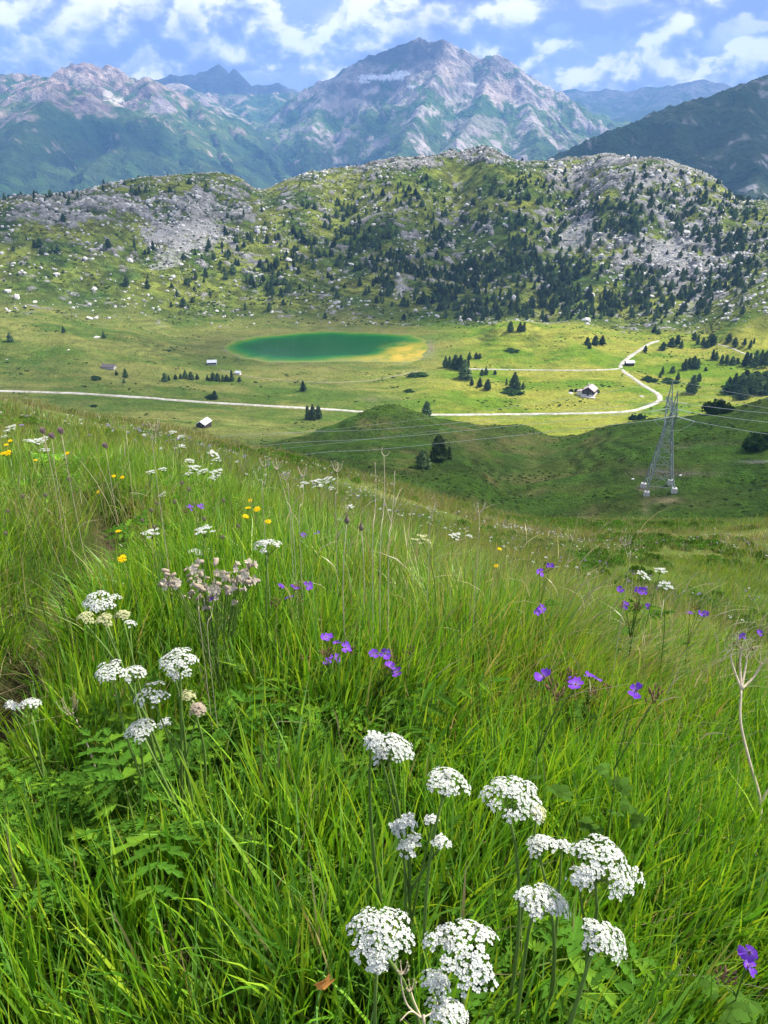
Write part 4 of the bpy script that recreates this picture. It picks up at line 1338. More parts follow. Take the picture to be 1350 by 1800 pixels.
def building(name, px, py, rot, L, W, hw, hr, wall, roof, label, cat, r0=390, windows=0, door=True, base=None, chimney=False):
    p = hit(px, py, r0)
    e = link(bpy.data.objects.new(name, None))
    e.location = p + np.array([0, 0, 0.1])
    e.rotation_euler = (0, 0, rot)
    add_mesh('wall', *prism_gable(L, W, hw, hr), wall, e, False)
    rf = add_mesh('roof', *roof_slabs(L, W, hw, hr), roof, e, False)
    if chimney:
        add_mesh('chimney', *box(L * 0.12, L * 0.12 + 0.9, W * 0.12, W * 0.12 + 0.9, hr - 1.2, hr + 1.1), M_PLASTER, rf, False)
    if base is not None:
        add_mesh('plinth', *box(-L / 2 - 0.12, L / 2 + 0.12, -W / 2 - 0.12, W / 2 + 0.12, -1.5, hw * 0.35), base, e, False)
    if door:
        add_mesh('door', *box(-L / 2 - 0.2, -L / 2 - 0.14, -0.9, 0.7, 0.0, min(2.1, hw * 0.85)), M_DARKGLASS if wall is M_PLASTER else plain('door boards', (0.03, 0.024, 0.02), 0.9, 0.1), e, False)
    for k in range(windows):
        y0 = -W / 2 + W * (k + 0.6) / (windows + 0.2) - 0.45
        wn = add_mesh('window', *box(-L / 2 - 0.17, -L / 2 - 0.14, y0, y0 + 0.9, hw * 0.62, hw * 0.62 + 1.0), M_DARKGLASS, e, False)
        add_mesh('frame', *join([box(-L / 2 - 0.21, -L / 2 - 0.15, y0 - 0.12, y0 - 0.01, hw * 0.62 - 0.1, hw * 0.62 + 1.1), box(-L / 2 - 0.21, -L / 2 - 0.15, y0 + 0.91, y0 + 1.02, hw * 0.62 - 0.1, hw * 0.62 + 1.1)]), M_PLASTER, wn, False)
        xw = -L / 2 + L * (k + 0.8) / (windows + 0.6)
        wn = add_mesh('window', *box(xw, xw + 0.9, -W / 2 - 0.06, -W / 2 - 0.02, hw * 0.55, hw * 0.55 + 1.0), M_DARKGLASS, e, False)
        add_mesh('frame', *join([box(xw - 0.12, xw - 0.01, -W / 2 - 0.1, -W / 2 - 0.03, hw * 0.55 - 0.1, hw * 0.55 + 1.1), box(xw + 0.91, xw + 1.02, -W / 2 - 0.1, -W / 2 - 0.03, hw * 0.55 - 0.1, hw * 0.55 + 1.1)]), M_PLASTER, wn, False)
    return tag(e, label, cat), e


building('hay_barn', 359, 751, R(74), 8.5, 5.6, 3.0, 4.7, M_TIMBER, M_ROOFMETAL, 'small dark timber hay barn with pale metal roof just beyond the near slope', 'barn', 380)
building('stone_hut', 373, 641, R(8), 7.5, 4.6, 2.4, 4.0, M_TIMBER, M_ROOFMETAL, 'pale-roofed hut on a stone base left of the lake', 'hut', base=M_RUBBLE)
building('long_hut', 192, 648, R(-8), 10.0, 5.0, 1.9, 3.4, M_RUBBLE, M_ROOFDARK, 'long low hut with dark roof on the left meadow', 'hut')
building('white_hut', 419, 658, R(-15), 4.0, 3.0, 1.7, 2.7, M_PLASTER, M_ROOFMETAL, 'tiny white hut at the right end of the conifer row', 'hut')
building('roadside_hut', 1106, 642, R(5), 7.0, 4.6, 2.6, 4.0, M_TIMBER, M_ROOFMETAL, 'dark hut with white roof beside the road bend', 'hut', windows=1)
b, house = building('farmhouse', 1036, 694, R(62), 10.5, 9.0, 4.4, 7.2, M_TIMBER, M_ROOFTILE, 'farmhouse with pinkish roof and white base in the sunlit meadow', 'house', windows=2, base=M_PLASTER, chimney=True)
add_mesh('annex', *prism_gable(4.0, 4.5, 2.4, 3.2), M_PLASTER, house, False).location = (-1.5, 6.6, 0)
add_mesh('annex_roof', *roof_slabs(4.0, 4.5, 2.4, 3.2), M_ROOFTILE, house, False).location = (-1.5, 6.6, 0)
add_mesh('terrace_wall', *box(-9.5, -6.2, -6.5, 4.5, -1.5, 0.7), M_RUBBLE, house, False)
for k, (a, bb, w_) in enumerate(((1013, 688, 9), (1004, 688, 8), (1050, 690, 10), (1026, 686, 7))):
    shrub(a, bb, w_, (0, 2, 0, 2)[k], ('bush left of the farmhouse, nearer the house', 'bush left of the farmhouse, farther from the house', 'dark bush against the right wall of the farmhouse', 'bush behind the left corner of the farmhouse')[k], 1.4, 400, 'bushes round the farmhouse')
# field stones one can pick out in the meadows
for (a, bb, s_, lab) in ((1003, 691, 1.6, 'pale garden stones left of the farmhouse'), (1128, 697, 1.5, 'pale boulder in the meadow left of the pylon top'), (1113, 842, 0.5, 'small pale rock left of the pylon feet'), (1196, 836, 0.5, 'small pale rock right of the pylon legs'),
                         (475, 636, 1.2, 'white stone on the near shore of the lake'), (120, 615, 1.3, 'pale boulder alone on the left meadow'), (12, 632, 0.9, 'white stone at the far left of the meadow'), (170, 594, 2.6, 'broad pale rock slab at the foot of the left ridge')):
    o = link(bpy.data.objects.new('boulder', BOULD[int(a) % 8]))
    o.location = hit(a, bb, 190 if bb > 760 else 400)
    o.scale = (s_ * 1.4, s_, s_ * 0.7)
    o.rotation_euler = (0.1, 0.1, a * 0.3)
    tag(o, lab, 'boulder')

# ------------------------------------------------------------------ pylon
M_STEEL = plain('grey green galvanised steel', (0.22, 0.26, 0.24), 0.6, 0.4, 0.2, 0.5)
M_WIRE = plain('bright aluminium cable', (0.46, 0.48, 0.49), 0.6, 0.4)
M_INSUL = plain('white glazed insulators', (0.58, 0.60, 0.61), 0.4, 0.4)
PB = hit(1157, 863, 170)
TB = link(bpy.data.objects.new('pylon', None))
TB.location = PB
ang_v = math.atan2(PB[0], PB[1])
PYROT = -ang_v + R(10)
TB.rotation_euler = (0, 0, PYROT)
tag(TB, 'steel lattice pylon standing on four concrete blocks', 'pylon')


def bar(a, b, w=0.12):
    return tube([a, b], [w, w], 4)


HB, HW, HT = 3.4, 0.95, 0.95          # half widths at foot, waist and head
ZW, ZA = 17.5, 23.5                    # waist and crossarm heights above the ground


def hw(z):
    return HB + (HW - HB) * min(1, z / ZW)


inv = 1.0
feet = {}
for sx in (-1, 1):
    for sy in (-1, 1):
        ca, sa = math.cos(PYROT), math.sin(PYROT)
        fx, fy = sx * HB, sy * HB
        gx, gy = PB[0] + fx * ca - fy * sa, PB[1] + fx * sa + fy * ca
        gz = float(land(gx, gy)[0]) - PB[2]
        feet[(sx, sy)] = gz
        b0 = 0.75
        v, f = box(-b0, b0, -b0, b0, -1.6, 1.25)
        v[4:, :2] *= 0.86
        o = add_mesh('foundation_block', np.vstack([v, *[q for q in ()]]) if False else v, f, M_CONCRETE, TB, False)
        o.location = (fx, fy, gz)
        zs = [gz + 1.2, 6, 12, ZW]
        add_mesh('leg', *join([bar((sx * (HB if i == 0 else hw(zs[i])), sy * (HB if i == 0 else hw(zs[i])), zs[i]), (sx * hw(zs[i + 1]), sy * hw(zs[i + 1]), zs[i + 1]), 0.18) for i in range(3)]), M_STEEL, TB, False)
# bracing of the four faces, one part each
levels = [2.4, 6.6, 10.4, 13.6, 15.9, ZW]
for face in range(4):
    prt = []
    for i in range(len(levels) - 1):
        z0, z1 = levels[i], levels[i + 1]
        a, b = hw(z0), hw(z1)
        c4 = {0: lambda h, z, s: (s * h, -h, z), 1: lambda h, z, s: (s * h, h, z), 2: lambda h, z, s: (-h, s * h, z), 3: lambda h, z, s: (h, s * h, z)}[face]
        prt += [bar(c4(a, z0, -1), c4(b, z1, 1), 0.065), bar(c4(a, z0, 1), c4(b, z1, -1), 0.065), bar(c4(a, z0, -1), c4(a, z0, 1), 0.07)]
        if i < 2:
            m_ = ((np.array(c4(a, z0, -1)) + np.array(c4(a, z0, 1))) / 2)
            prt += [bar(m_, c4((a + b) / 2, (z0 + z1) / 2, -1), 0.035), bar(m_, c4((a + b) / 2, (z0 + z1) / 2, 1), 0.035)]
    add_mesh('bracing', *join(prt), M_STEEL, TB, False)
# fork: two lattice masts leaning apart along the line of sight, joined by the crossarm, each with a peak
ARM = 6.6
for sy in (-1, 1):
    prt = []
    lv = np.linspace(0, 1, 6)
    y_of = lambda t: sy * (0.45 + (4.3 - 0.45) * t)
    z_of = lambda t: ZW + (ZA - ZW) * t
    for i in range(5):
        t0, t1 = lv[i], lv[i + 1]
        for sx in (-1, 1):
            for off in (-0.5, 0.5):
                prt.append(bar((sx * HW * (1 - 0.3 * t0), y_of(t0) + off, z_of(t0)), (sx * HW * (1 - 0.3 * t1), y_of(t1) + off, z_of(t1)), 0.11))
            prt.append(bar((sx * HW * (1 - 0.3 * t0), y_of(t0) - 0.5, z_of(t0)), (sx * HW * (1 - 0.3 * t1), y_of(t1) + 0.5, z_of(t1)), 0.06))
        prt.append(bar((-HW * (1 - 0.3 * t0), y_of(t0) - 0.5, z_of(t0)), (HW * (1 - 0.3 * t1), y_of(t1) - 0.5, z_of(t1)), 0.06))
        prt.append(bar((HW * (1 - 0.3 * t0), y_of(t0) + 0.5, z_of(t0)), (-HW * (1 - 0.3 * t1), y_of(t1) + 0.5, z_of(t1)), 0.06))
    add_mesh('fork_mast', *join(prt), M_STEEL, TB, False)
    pk = []
    for sx in (-1, 1):
        for off in (-0.6, 0.6):
            pk.append(bar((sx * 0.6, sy * 4.3 + off, ZA), (0, sy * 4.6, ZA + 5.6), 0.09))
        pk.append(bar((sx * 0.6, sy * 4.3 - 0.6, ZA), (sx * 0.3, sy * 4.45 + 0.3, ZA + 2.8), 0.05))
    pk.append(bar((-0.35, sy * 4.4, ZA + 2.4), (0.35, sy * 4.4, ZA + 2.4), 0.06))
    add_mesh('peak', *join(pk), M_STEEL, TB, False)
prt = []
ny = 12
ys = np.linspace(-ARM - 0.6, ARM + 0.6, ny + 1)
for i in range(ny):
    for sx in (-1, 1):
        prt.append(bar((sx * 0.6, ys[i], ZA), (sx * 0.6, ys[i + 1], ZA), 0.085))
        prt.append(bar((sx * 0.6, ys[i], ZA), (-sx * 0.6, ys[i + 1], ZA), 0.045))
        prt.append(bar((sx * 0.6, ys[i], ZA), (sx * 0.25, (ys[i] + ys[i + 1]) / 2, ZA + 0.9), 0.05))
        prt.append(bar((sx * 0.25, (ys[i] + ys[i + 1]) / 2, ZA + 0.9), (sx * 0.6, ys[i + 1], ZA), 0.05))
add_mesh('crossarm', *join(prt), M_STEEL, TB, False)


def py_world(x, y, z):
    ca, sa = math.cos(PYROT), math.sin(PYROT)
    return np.array([PB[0] + x * ca - y * sa, PB[1] + x * sa + y * ca, PB[2] + z])


def on_plane(px, py, q):
    """point on the ray of a photo point, at the depth (world y) of q"""
    d = ray(px, py)
    return d * (q[1] / d[1])


def sag(a, b, s, n=24):
    t = np.linspace(0, 1, n)[:, None]
    return a * (1 - t) + b * t - np.array([[0, 0, 1.0]]) * (4 * s * t * (1 - t))


def insulator(a, b):
    pts, rad = [], []
    n = 9
    for i in range(n):
        for k, rr in ((0.1, 0.04), (0.45, 0.11), (0.75, 0.11), (0.9, 0.04)):
            pts.append(a + (b - a) * (i + k) / n)
            rad.append(rr)
    v, f = tube(pts, rad, 6)
    w_ = v - PB
    ca, sa = math.cos(-PYROT), math.sin(-PYROT)
    v = np.stack([w_[:, 0] * ca - w_[:, 1] * sa, w_[:, 0] * sa + w_[:, 1] * ca, w_[:, 2]], 1)
    add_mesh('insulator', v, f, M_INSUL, TB, True)


WNAME = ('nearest of the three conductors strung across the pylon', 'middle one of the three conductors strung across the pylon', 'farthest of the three conductors strung across the pylon')
for k, (yy, la, lb, ra) in enumerate(((-ARM, (550, 797), (675, 789), (1350, 763)), (0.0, (485, 781), (675, 770), (1350, 742)), (ARM, (400, 766), (675, 754), (1350, 726)))):
    q = py_world(0, yy, ZA - 0.2)
    qz = q.copy()
    A2, A1, B1 = on_plane(la[0], la[1], q), on_plane(lb[0], lb[1], q), on_plane(ra[0], ra[1], q)
    dirL = (A1 - q) / np.linalg.norm(A1 - q)
    dirR = (B1 - q) / np.linalg.norm(B1 - q)
    iL, iR = q + dirL * 5.2 + np.array([0, 0, -0.5]), q + dirR * 5.2 + np.array([0, 0, -0.5])
    insulator(q + np.array([0, 0, -0.1]), iL)
    insulator(q + np.array([0, 0, -0.1]), iR)
    A3 = A2 + (A2 - A1) * 1.6 + np.array([0, 0, -3.0])
    B2 = B1 + (B1 - q) * 1.5 + np.array([0, 0, 2.0])
    left = catmull([A3, A2, A1, A1 * 0.45 + iL * 0.55 + np.array([0, 0, -0.15]), iL], 10)
    right = catmull([iR, iR * 0.5 + B1 * 0.5 + np.array([0, 0, -0.1]), B1, B2], 10)
    loop = sag(iL, iR, 2.6, 20)
    wv = join([tube(left, 0.040, 5), tube(loop, 0.036, 5), tube(right, 0.045, 5)])
    tag(add_mesh('power_line', wv[0], wv[1], M_WIRE), WNAME[k], 'power line', 'power lines of the pylon')
for k, sy in enumerate((-1, 1)):
    q = py_world(0, sy * 4.6, ZA + 5.6)
    B1 = on_plane(1350, (712, 695)[k], q)
    A1 = on_plane(760, (748, 725)[k], q)
    pts = np.vstack([sag(A1 + (A1 - q) * 0.8, q, 1.5, 30), sag(q, B1 + (B1 - q) * 1.2, 0.8, 24)[1:]])
    tag(add_mesh('power_line', *tube(pts, 0.022, 4), M_WIRE), ('thin earth wire on the nearer peak of the pylon', 'thin earth wire on the farther peak of the pylon')[k], 'power line', 'power lines of the pylon')


# ------------------------------------------------------------------ low heath and juniper, too many to count
def clump_mesh(seed, n=70, cs=0.55):
    g = np.random.default_rng(seed)
    d = g.normal(size=(n, 3))
    d[:, 2] = np.abs(d[:, 2])
    d /= np.linalg.norm(d, axis=1)[:, None]
    p = d * (0.6 + 0.45 * g.random(n))[:, None] * np.array([1, 1, 0.55])
    nr = d + g.normal(size=(n, 3)) * 0.5
    nr /= np.linalg.norm(nr, axis=1)[:, None]
    v, f = cards(p, nr, cs * (0.6 + 0.8 * g.random(n)), g)
    return v, f


M_HEATH = leaf_material('heath and juniper', (0.066, 0.112, 0.024), 0.8, 0.25)
M_HEATH2 = leaf_material('bilberry heath', (0.125, 0.175, 0.035), 0.7, 0.25)
HEATH = [mesh_np('clump', *clump_mesh(1700 + i), False, None, [M_HEATH if i < 3 else M_HEATH2]) for i in range(5)]


def heath(name, n, r0, r1, s0, s1, label, seed, thr, fx, fy, maxpy=2000):
    g = np.random.default_rng(seed)
    az = g.uniform(-0.56, 0.56, n)
    r = np.sqrt(g.uniform(r0 * r0, r1 * r1, n))
    x, y = r * np.sin(az), r * np.cos(az)
    z, rk, sc, sd, _ = land(x, y, True)
    keep = (fbm(x / fx, y / fy, 4, seed) + 0.15 * g.normal(size=n) > thr) & (sd > 6)
    for pts, wd, _l in ROADS:
        d, _z = d_line(x, y, pts)
        keep &= d > wd * 0.5 + 2
    x, y, z = x[keep], y[keep], z[keep]
    n = len(x)
    s = s0 + (s1 - s0) * g.random(n) ** 2
    print(name, n)
    return scatter(name, HEATH, np.stack([x, y, z], 1), np.stack([0 * s, 0 * s, g.random(n) * 6.28], 1), np.stack([s, s, s * (0.5 + 0.4 * g.random(n))], 1), g.integers(0, 5, n), label)


heath('heath', 20000, 110, 330, 0.2, 0.65, 'low heath tussocks on the dark hillocks round the pylon', 1801, 0.12, 26, 12)
heath('heath', 14000, 390, 840, 0.4, 1.4, 'low tussocks and bushes strewn over the meadows', 1802, 0.30, 50, 26)
heath('heath', 26000, 840, 1265, 0.5, 1.9, 'dwarf shrubs covering the rocky ridge slope', 1803, 0.05, 34, 22)


# leafy herb patches on the near slope
M_HERB = leaf_material('broad herb foliage', (0.085, 0.190, 0.022), 0.7, 0.3)


def herbs():
    g = np.random.default_rng(1900)
    n = 9000
    az = g.uniform(-0.62, 0.62, n)
    r = np.sqrt(g.uniform(8.0 ** 2, 48 ** 2, n))
    x, y = r * np.sin(az), r * np.cos(az)
    z = land(x, y)
    px, py = to_px(x, y, z)
    want = fbm(x / 4.5, y / 3.5, 4, 1901) + 0.12 * g.normal(size=n) + 0.55 * np.exp(-((px - 1290) / 70) ** 2 - ((py - 995) / 22) ** 2) + 0.2 * np.exp(-((px - 1150) / 200) ** 2 - ((py - 980) / 60) ** 2)
    keep = want > 0.20
    x, y, z, r = x[keep], y[keep], z[keep], r[keep]
    n = len(x)
    s = (0.10 + 0.13 * g.random(n)) * (0.8 + r * 0.012)
    print('herbs', n)
    hm = [mesh_np('clump', *clump_mesh(1910 + i, 170, 0.26), False, None, [M_HERB]) for i in range(3)]
    scatter('herbs', hm, np.stack([x, y, z + 0.03], 1), np.stack([0 * s, 0 * s, g.random(n) * 6.28], 1), np.stack([s, s, s * (1.0 + 0.6 * g.random(n))], 1), g.integers(0, 3, n), 'dark leafy herb patches on the slope behind the hump')


herbs()

# ------------------------------------------------------------------ grass
def grass_material(name, trans=0.38, gloss=0.04):
    m, nt = material(name)
    oi = nt.n('ShaderNodeObjectInfo').outputs['Random']
    f = nt.math('ADD', 0.78, nt.math('MULTIPLY', oi, 0.44))
    c = nt.n('ShaderNodeVectorMath', {0: nt.attr('tint', 0), 3: f}, operation='SCALE').outputs[0]
    tc = nt.n('ShaderNodeVectorMath', {0: c, 1: (1.15, 1.05, 0.6)}, operation='MULTIPLY').outputs[0]
    d = nt.n('ShaderNodeBsdfDiffuse', {0: c})
    t = nt.n('ShaderNodeBsdfTranslucent', {0: tc})
    mx = nt.n('ShaderNodeMixShader', {0: trans, 1: d.outputs[0], 2: t.outputs[0]})
    g = nt.n('ShaderNodeBsdfGlossy', {'Color': (1, 1, 1, 1), 'Roughness': 0.42})
    out(nt, nt.n('ShaderNodeMixShader', {0: gloss, 1: mx.outputs[0], 2: g.outputs[0]}).outputs[0])
    return m


M_GRASS = grass_material('grass blades')
GREEN = np.array([(0.115, 0.285, 0.011), (0.175, 0.355, 0.014), (0.070, 0.205, 0.014), (0.260, 0.410, 0.024), (0.130, 0.290, 0.045)])
OLIVE = np.array([(0.230, 0.300, 0.040), (0.190, 0.280, 0.030), (0.300, 0.320, 0.080), (0.150, 0.260, 0.025), (0.320, 0.290, 0.100)])
STRAW = np.array([(0.360, 0.320, 0.160), (0.420, 0.380, 0.220), (0.300, 0.280, 0.120), (0.260, 0.270, 0.100)])


def blades(base, h, w, lean, bend, col, tipc, rng, lev=4, face=None):
    """many grass blades in one mesh. base (n,3); h, w (n); lean (n,2) sideways reach per height; bend droop"""
    n = len(base)
    s = np.linspace(0, 1, lev + 1)[None, :, None]
    l3 = np.concatenate([lean, np.zeros((n, 1))], 1)[:, None]
    hh = h[:, None, None]
    droop = (bend * (lean ** 2).sum(1) ** 0.5)[:, None, None]
    up = np.array([0, 0, 1.0])[None, None]
    axis = base[:, None] + l3 * hh * (0.35 * s + 0.65 * s ** 2) + up * hh * (s - 0.55 * droop * s ** 2.2)
    if face is None:
        face = rng.uniform(0, 2 * math.pi, n)
    side = np.stack([np.cos(face), np.sin(face), np.zeros(n)], 1)[:, None]
    wp = (w[:, None, None] * 0.5) * np.minimum(1, 0.55 + 1.2 * s) * (1 - s ** 2.2)
    left, right = axis - side * wp, axis + side * wp
    body = np.stack([left[:, :-1], right[:, :-1]], 2).reshape(n, -1, 3)       # lev*2 verts
    v = np.concatenate([body, axis[:, -1:]], 1)
    k = lev * 2 + 1
    f = []
    for i in range(lev - 1):
        a = 2 * i
        f += [(a, a + 1, a + 3), (a, a + 3, a + 2)]
    f.append((k - 3, k - 2, k - 1))
    f = np.array(f)
    fs = (np.arange(n)[:, None, None] * k + f[None]).reshape(-1, 3)
    ss = np.concatenate([np.repeat(s[0, :-1, 0], 2), [1.0]])[None, :, None]
    c = col[:, None] * (1 - ss ** 1.8) + tipc[:, None] * ss ** 1.8
    return v.reshape(-1, 3), fs, c.reshape(-1, 3)


def lean_field(x, y):
    """which way the grass leans: downhill, a little to the right, changing slowly"""
    lx = 0.22 + 0.55 * fbm(x / 0.9, y / 0.9, 2, 201)
    ly = 0.05 + 0.45 * fbm(x / 0.9 + 9, y / 0.9, 2, 202)
    return np.stack([lx, ly], -1)


def grass_kind(x, y):
    """0 lush green .. 1 olive and dry"""
    px, py = to_px(x, y, land(x, y) + 0.2)
    dry = 0.5 * np.exp(-((px - 820) / 260) ** 2 - ((py - 1000) / 90) ** 2) + 0.6 * np.exp(-((px - 1130) / 260) ** 2 - ((py - 1130) / 100) ** 2) + 0.25 * sstep(-py, -1050, -850)
    return np.clip(dry * 0.8 + 0.04 - 0.16 * sstep(py, 1180, 1320) + 0.35 * fbm(x / 0.5, y / 0.5, 3, 205), 0, 1)


rg = np.random.default_rng(11)
# leafy spots where broad leaves crowd out the grass: (px, py, half width, half height)
LEAFY = [(230, 1390, 120, 70), (90, 1370, 80, 50), (390, 1330, 60, 40), (600, 1300, 60, 35), (640, 1450, 36, 30), (630, 1770, 50, 40)]


def near_grass():
    N = 3450
    az = rg.uniform(-1.28, 1.28, N)
    r = np.sqrt(rg.uniform(0.30 ** 2, 2.75 ** 2, N))
    cx, cy_ = r * np.sin(az), r * np.cos(az)
    pd, _ = d_line(cx, cy_, PATH)
    keep = rg.random(N) < sstep(pd, 0.07, 0.19)
    z = land(cx, cy_)
    px, py = to_px(cx, cy_, z + 0.15)
    lf = np.clip(blobs(px, py, LEAFY, False), 0, 1)
    keep &= rg.random(N) > lf * 0.72
    cx, cy_, r, px, py, pd = cx[keep], cy_[keep], r[keep], px[keep], py[keep], pd[keep]
    n = len(cx)
    kind = grass_kind(cx, cy_)
    clump_h = (0.21 + 0.15 * (0.5 + 0.9 * fbm(cx / 0.45, cy_ / 0.45, 3, 210)) + 0.05 * rg.random(n))
    clump_h *= (0.75 + 0.25 * sstep(pd, 0.1, 0.5)) * (1 - 0.45 * np.clip(blobs(px, py, LEAFY, False), 0, 1))
    lf_ = lean_field(cx, cy_) * (0.6 + 0.5 * kind)[:, None]
    # tussocks by the furrow hang over it
    tox = cx - np.interp(cy_, PATH[:, 1], PATH[:, 0])
    hang = np.exp(-(pd / 0.3) ** 2)
    lf_[:, 0] += -np.sign(tox) * 0.3 * hang
    nb = (18 + 8 * rg.random(n) + 12 * kind).astype(int)
    idx = np.repeat(np.arange(n), nb)
    m = len(idx)
    rad = 0.050 * np.sqrt(rg.random(m)) * (0.7 + 0.9 * rg.random(n)[idx])
    th = rg.uniform(0, 2 * math.pi, m)
    bx, by = cx[idx] + rad * np.cos(th), cy_[idx] + rad * np.sin(th)
    b = np.stack([bx, by, land(bx, by) - 0.02], 1)
    h = clump_h[idx] * (0.55 + 0.65 * rg.random(m))
    k = kind[idx]
    w = (0.0048 + 0.0052 * rg.random(m) ** 1.5) * (1 - 0.5 * k)
    wide = rg.random(m) < 0.06 * (1 - k)
    w = np.where(wide, 0.009 + 0.004 * rg.random(m), w)
    lean = lf_[idx] + np.stack([np.cos(th), np.sin(th)], 1) * (0.22 * rad / 0.05)[:, None] + rg.normal(size=(m, 2)) * 0.14
    pick = rg.random(m)
    col = np.where((pick < k * 0.75)[:, None], OLIVE[rg.integers(0, 5, m)], GREEN[rg.integers(0, 5, m)])
    dead = rg.random(m) < 0.02 + 0.05 * k
    col = np.where(dead[:, None], STRAW[rg.integers(0, 4, m)] * 0.8, col) * (0.8 + 0.4 * rg.random((m, 1)))
    tip = np.where((rg.random(m) < 0.25 + 0.4 * k)[:, None], col * np.array([1.45, 1.15, 1.1]), col * np.array([1.05, 1.05, 1.0]))
    v, f, c = blades(b, h, w, lean, 0.5 + 0.5 * rg.random(m), col, tip, rg, 4)
    # thatch: short dead blades lying between the clumps
    q = 9000
    az = rg.uniform(-1.2, 1.2, q)
    r = np.sqrt(rg.uniform(0.35 ** 2, 3.2 ** 2, q))
    x, y = r * np.sin(az), r * np.cos(az)
    dc = STRAW[rg.integers(0, 4, q)] * (0.35 + 0.6 * rg.random((q, 1))) * np.array([[1.0, 0.86, 0.7]])
    v2, f2, c2 = blades(np.stack([x, y, land(x, y) - 0.01], 1), 0.05 + 0.16 * rg.random(q) ** 1.5, 0.002 + 0.003 * rg.random(q), rg.normal(size=(q, 2)) * 1.1, 0.4 + 0.4 * rg.random(q), dc, dc, rg, 3)
    v, f = join([(v, f), (v2, f2)])
    c = np.concatenate([c, c2])
    o = add_mesh('grass', v, f, M_GRASS, None, True, {'tint': c})
    print('near blades', m, 'tris', len(f))
    return tag(o, 'long green meadow grass in the foreground', kind='stuff')


near_grass()


def tuft(seed, kind, nb, spread, h0, h1, w0, lev=3, dim=1.0):
    g = np.random.default_rng(seed)
    th = g.uniform(0, 2 * math.pi, nb)
    rad = spread * np.sqrt(g.random(nb))
    b = np.stack([rad * np.cos(th), rad * np.sin(th), np.full(nb, -0.03)], 1)
    h = h0 + (h1 - h0) * g.random(nb) ** 1.3
    w = w0 * (0.6 + 0.7 * g.random(nb))
    lean = np.array([[0.28, 0.0]]) + np.stack([np.cos(th), np.sin(th)], 1) * 0.25 + g.normal(size=(nb, 2)) * 0.16
    col = np.where((g.random(nb) < kind)[:, None], OLIVE[g.integers(0, 5, nb)], GREEN[g.integers(0, 5, nb)]) * (0.8 + 0.4 * g.random((nb, 1)))
    dd = g.random(nb) < 0.04 + 0.22 * kind
    col = np.where(dd[:, None], STRAW[g.integers(0, 4, nb)] * 0.8, col)
    tip = np.where((g.random(nb) < 0.3 + 0.5 * kind)[:, None], col * np.array([1.7, 1.3, 1.4]), col * 1.1)
    v, f, c = blades(b, h, w, lean, 0.5 + 0.4 * g.random(nb), col * dim, tip * dim, g, lev)
    return mesh_np('tuft', v, f, True, {'tint': c}, [M_GRASS])


def tuft_zone(name, r0, r1, dens, protos, nk, sc0, sc1, seed, label, azm=0.80, tilt=0.15):
    g = np.random.default_rng(seed)
    area = azm * (r1 * r1 - r0 * r0)
    n = int(area * dens)
    az = g.uniform(-azm, azm, n)
    r = np.sqrt(g.uniform(r0 * r0, r1 * r1, n))
    x, y = r * np.sin(az), r * np.cos(az)
    z = land(x, y)
    px, py = to_px(x, y, z + 0.2)
    ok = ((px > -260) & (px < 1610)) | (r < 8)
    if r0 < 8:
        pd, _ = d_line(x, y, PATH)
        ok &= g.random(n) < sstep(pd, 0.09, 0.24)
    x, y, z, r = x[ok], y[ok], z[ok], r[ok]
    n = len(x)
    if r0 < 8:
        kd = grass_kind(x, y)
    else:
        kd = np.clip(0.52 + 1.9 * fbm(x / 6, y / 4, 4, 206) + 0.15 * g.normal(size=n), 0, 1)
    which = np.clip((kd * nk).astype(int), 0, nk - 1) * (len(protos) // nk) + g.integers(0, len(protos) // nk, n)
    lf = lean_field(x, y)
    rz = np.arctan2(lf[:, 1], lf[:, 0]) + g.normal(size=n) * 0.7
    s = (sc0 + (sc1 - sc0) * g.random(n)) * (0.75 + 0.5 * np.clip(0.5 + fbm(x / (0.5 + r * 0.06), y / (0.5 + r * 0.06), 3, 207), 0, 1))
    print(name, n)
    return scatter(name, protos, np.stack([x, y, z], 1), np.stack([g.normal(size=n) * tilt, g.normal(size=n) * tilt, rz], 1), np.stack([s, s, s * (0.8 + 0.3 * g.random(n))], 1), which, label)


PROT_A = [tuft(300 + i, k, 26, 0.085, 0.13, 0.29, 0.0045 - 0.0016 * k, 3) for k in (0.05, 0.45, 0.9) for i in range(4)]
tuft_zone('grass', 2.6, 7.5, 105, PROT_A, 3, 0.85, 1.2, 21, 'meadow grass on the brow of the hump', 1.1)
PROT_B = [tuft(340 + i, k, 30, 0.20, 0.12, 0.28, 0.008 - 0.002 * k, 2, 0.78) for k in (0.3, 0.75, 1.3) for i in range(4)]
tuft_zone('grass', 7.5, 22, 26, PROT_B, 3, 0.9, 1.4, 22, 'shorter grass on the slope behind the hump', 0.62)
PROT_C = [tuft(380 + i, k, 34, 0.42, 0.12, 0.28, 0.018 - 0.004 * min(k, 1), 2, 0.72) for k in (0.4, 0.85, 1.5) for i in range(4)]
tuft_zone('grass', 22, 74, 4.2, PROT_C, 3, 0.9, 1.5, 23, 'pale tufted grass towards the edge of the near slope', 0.56)


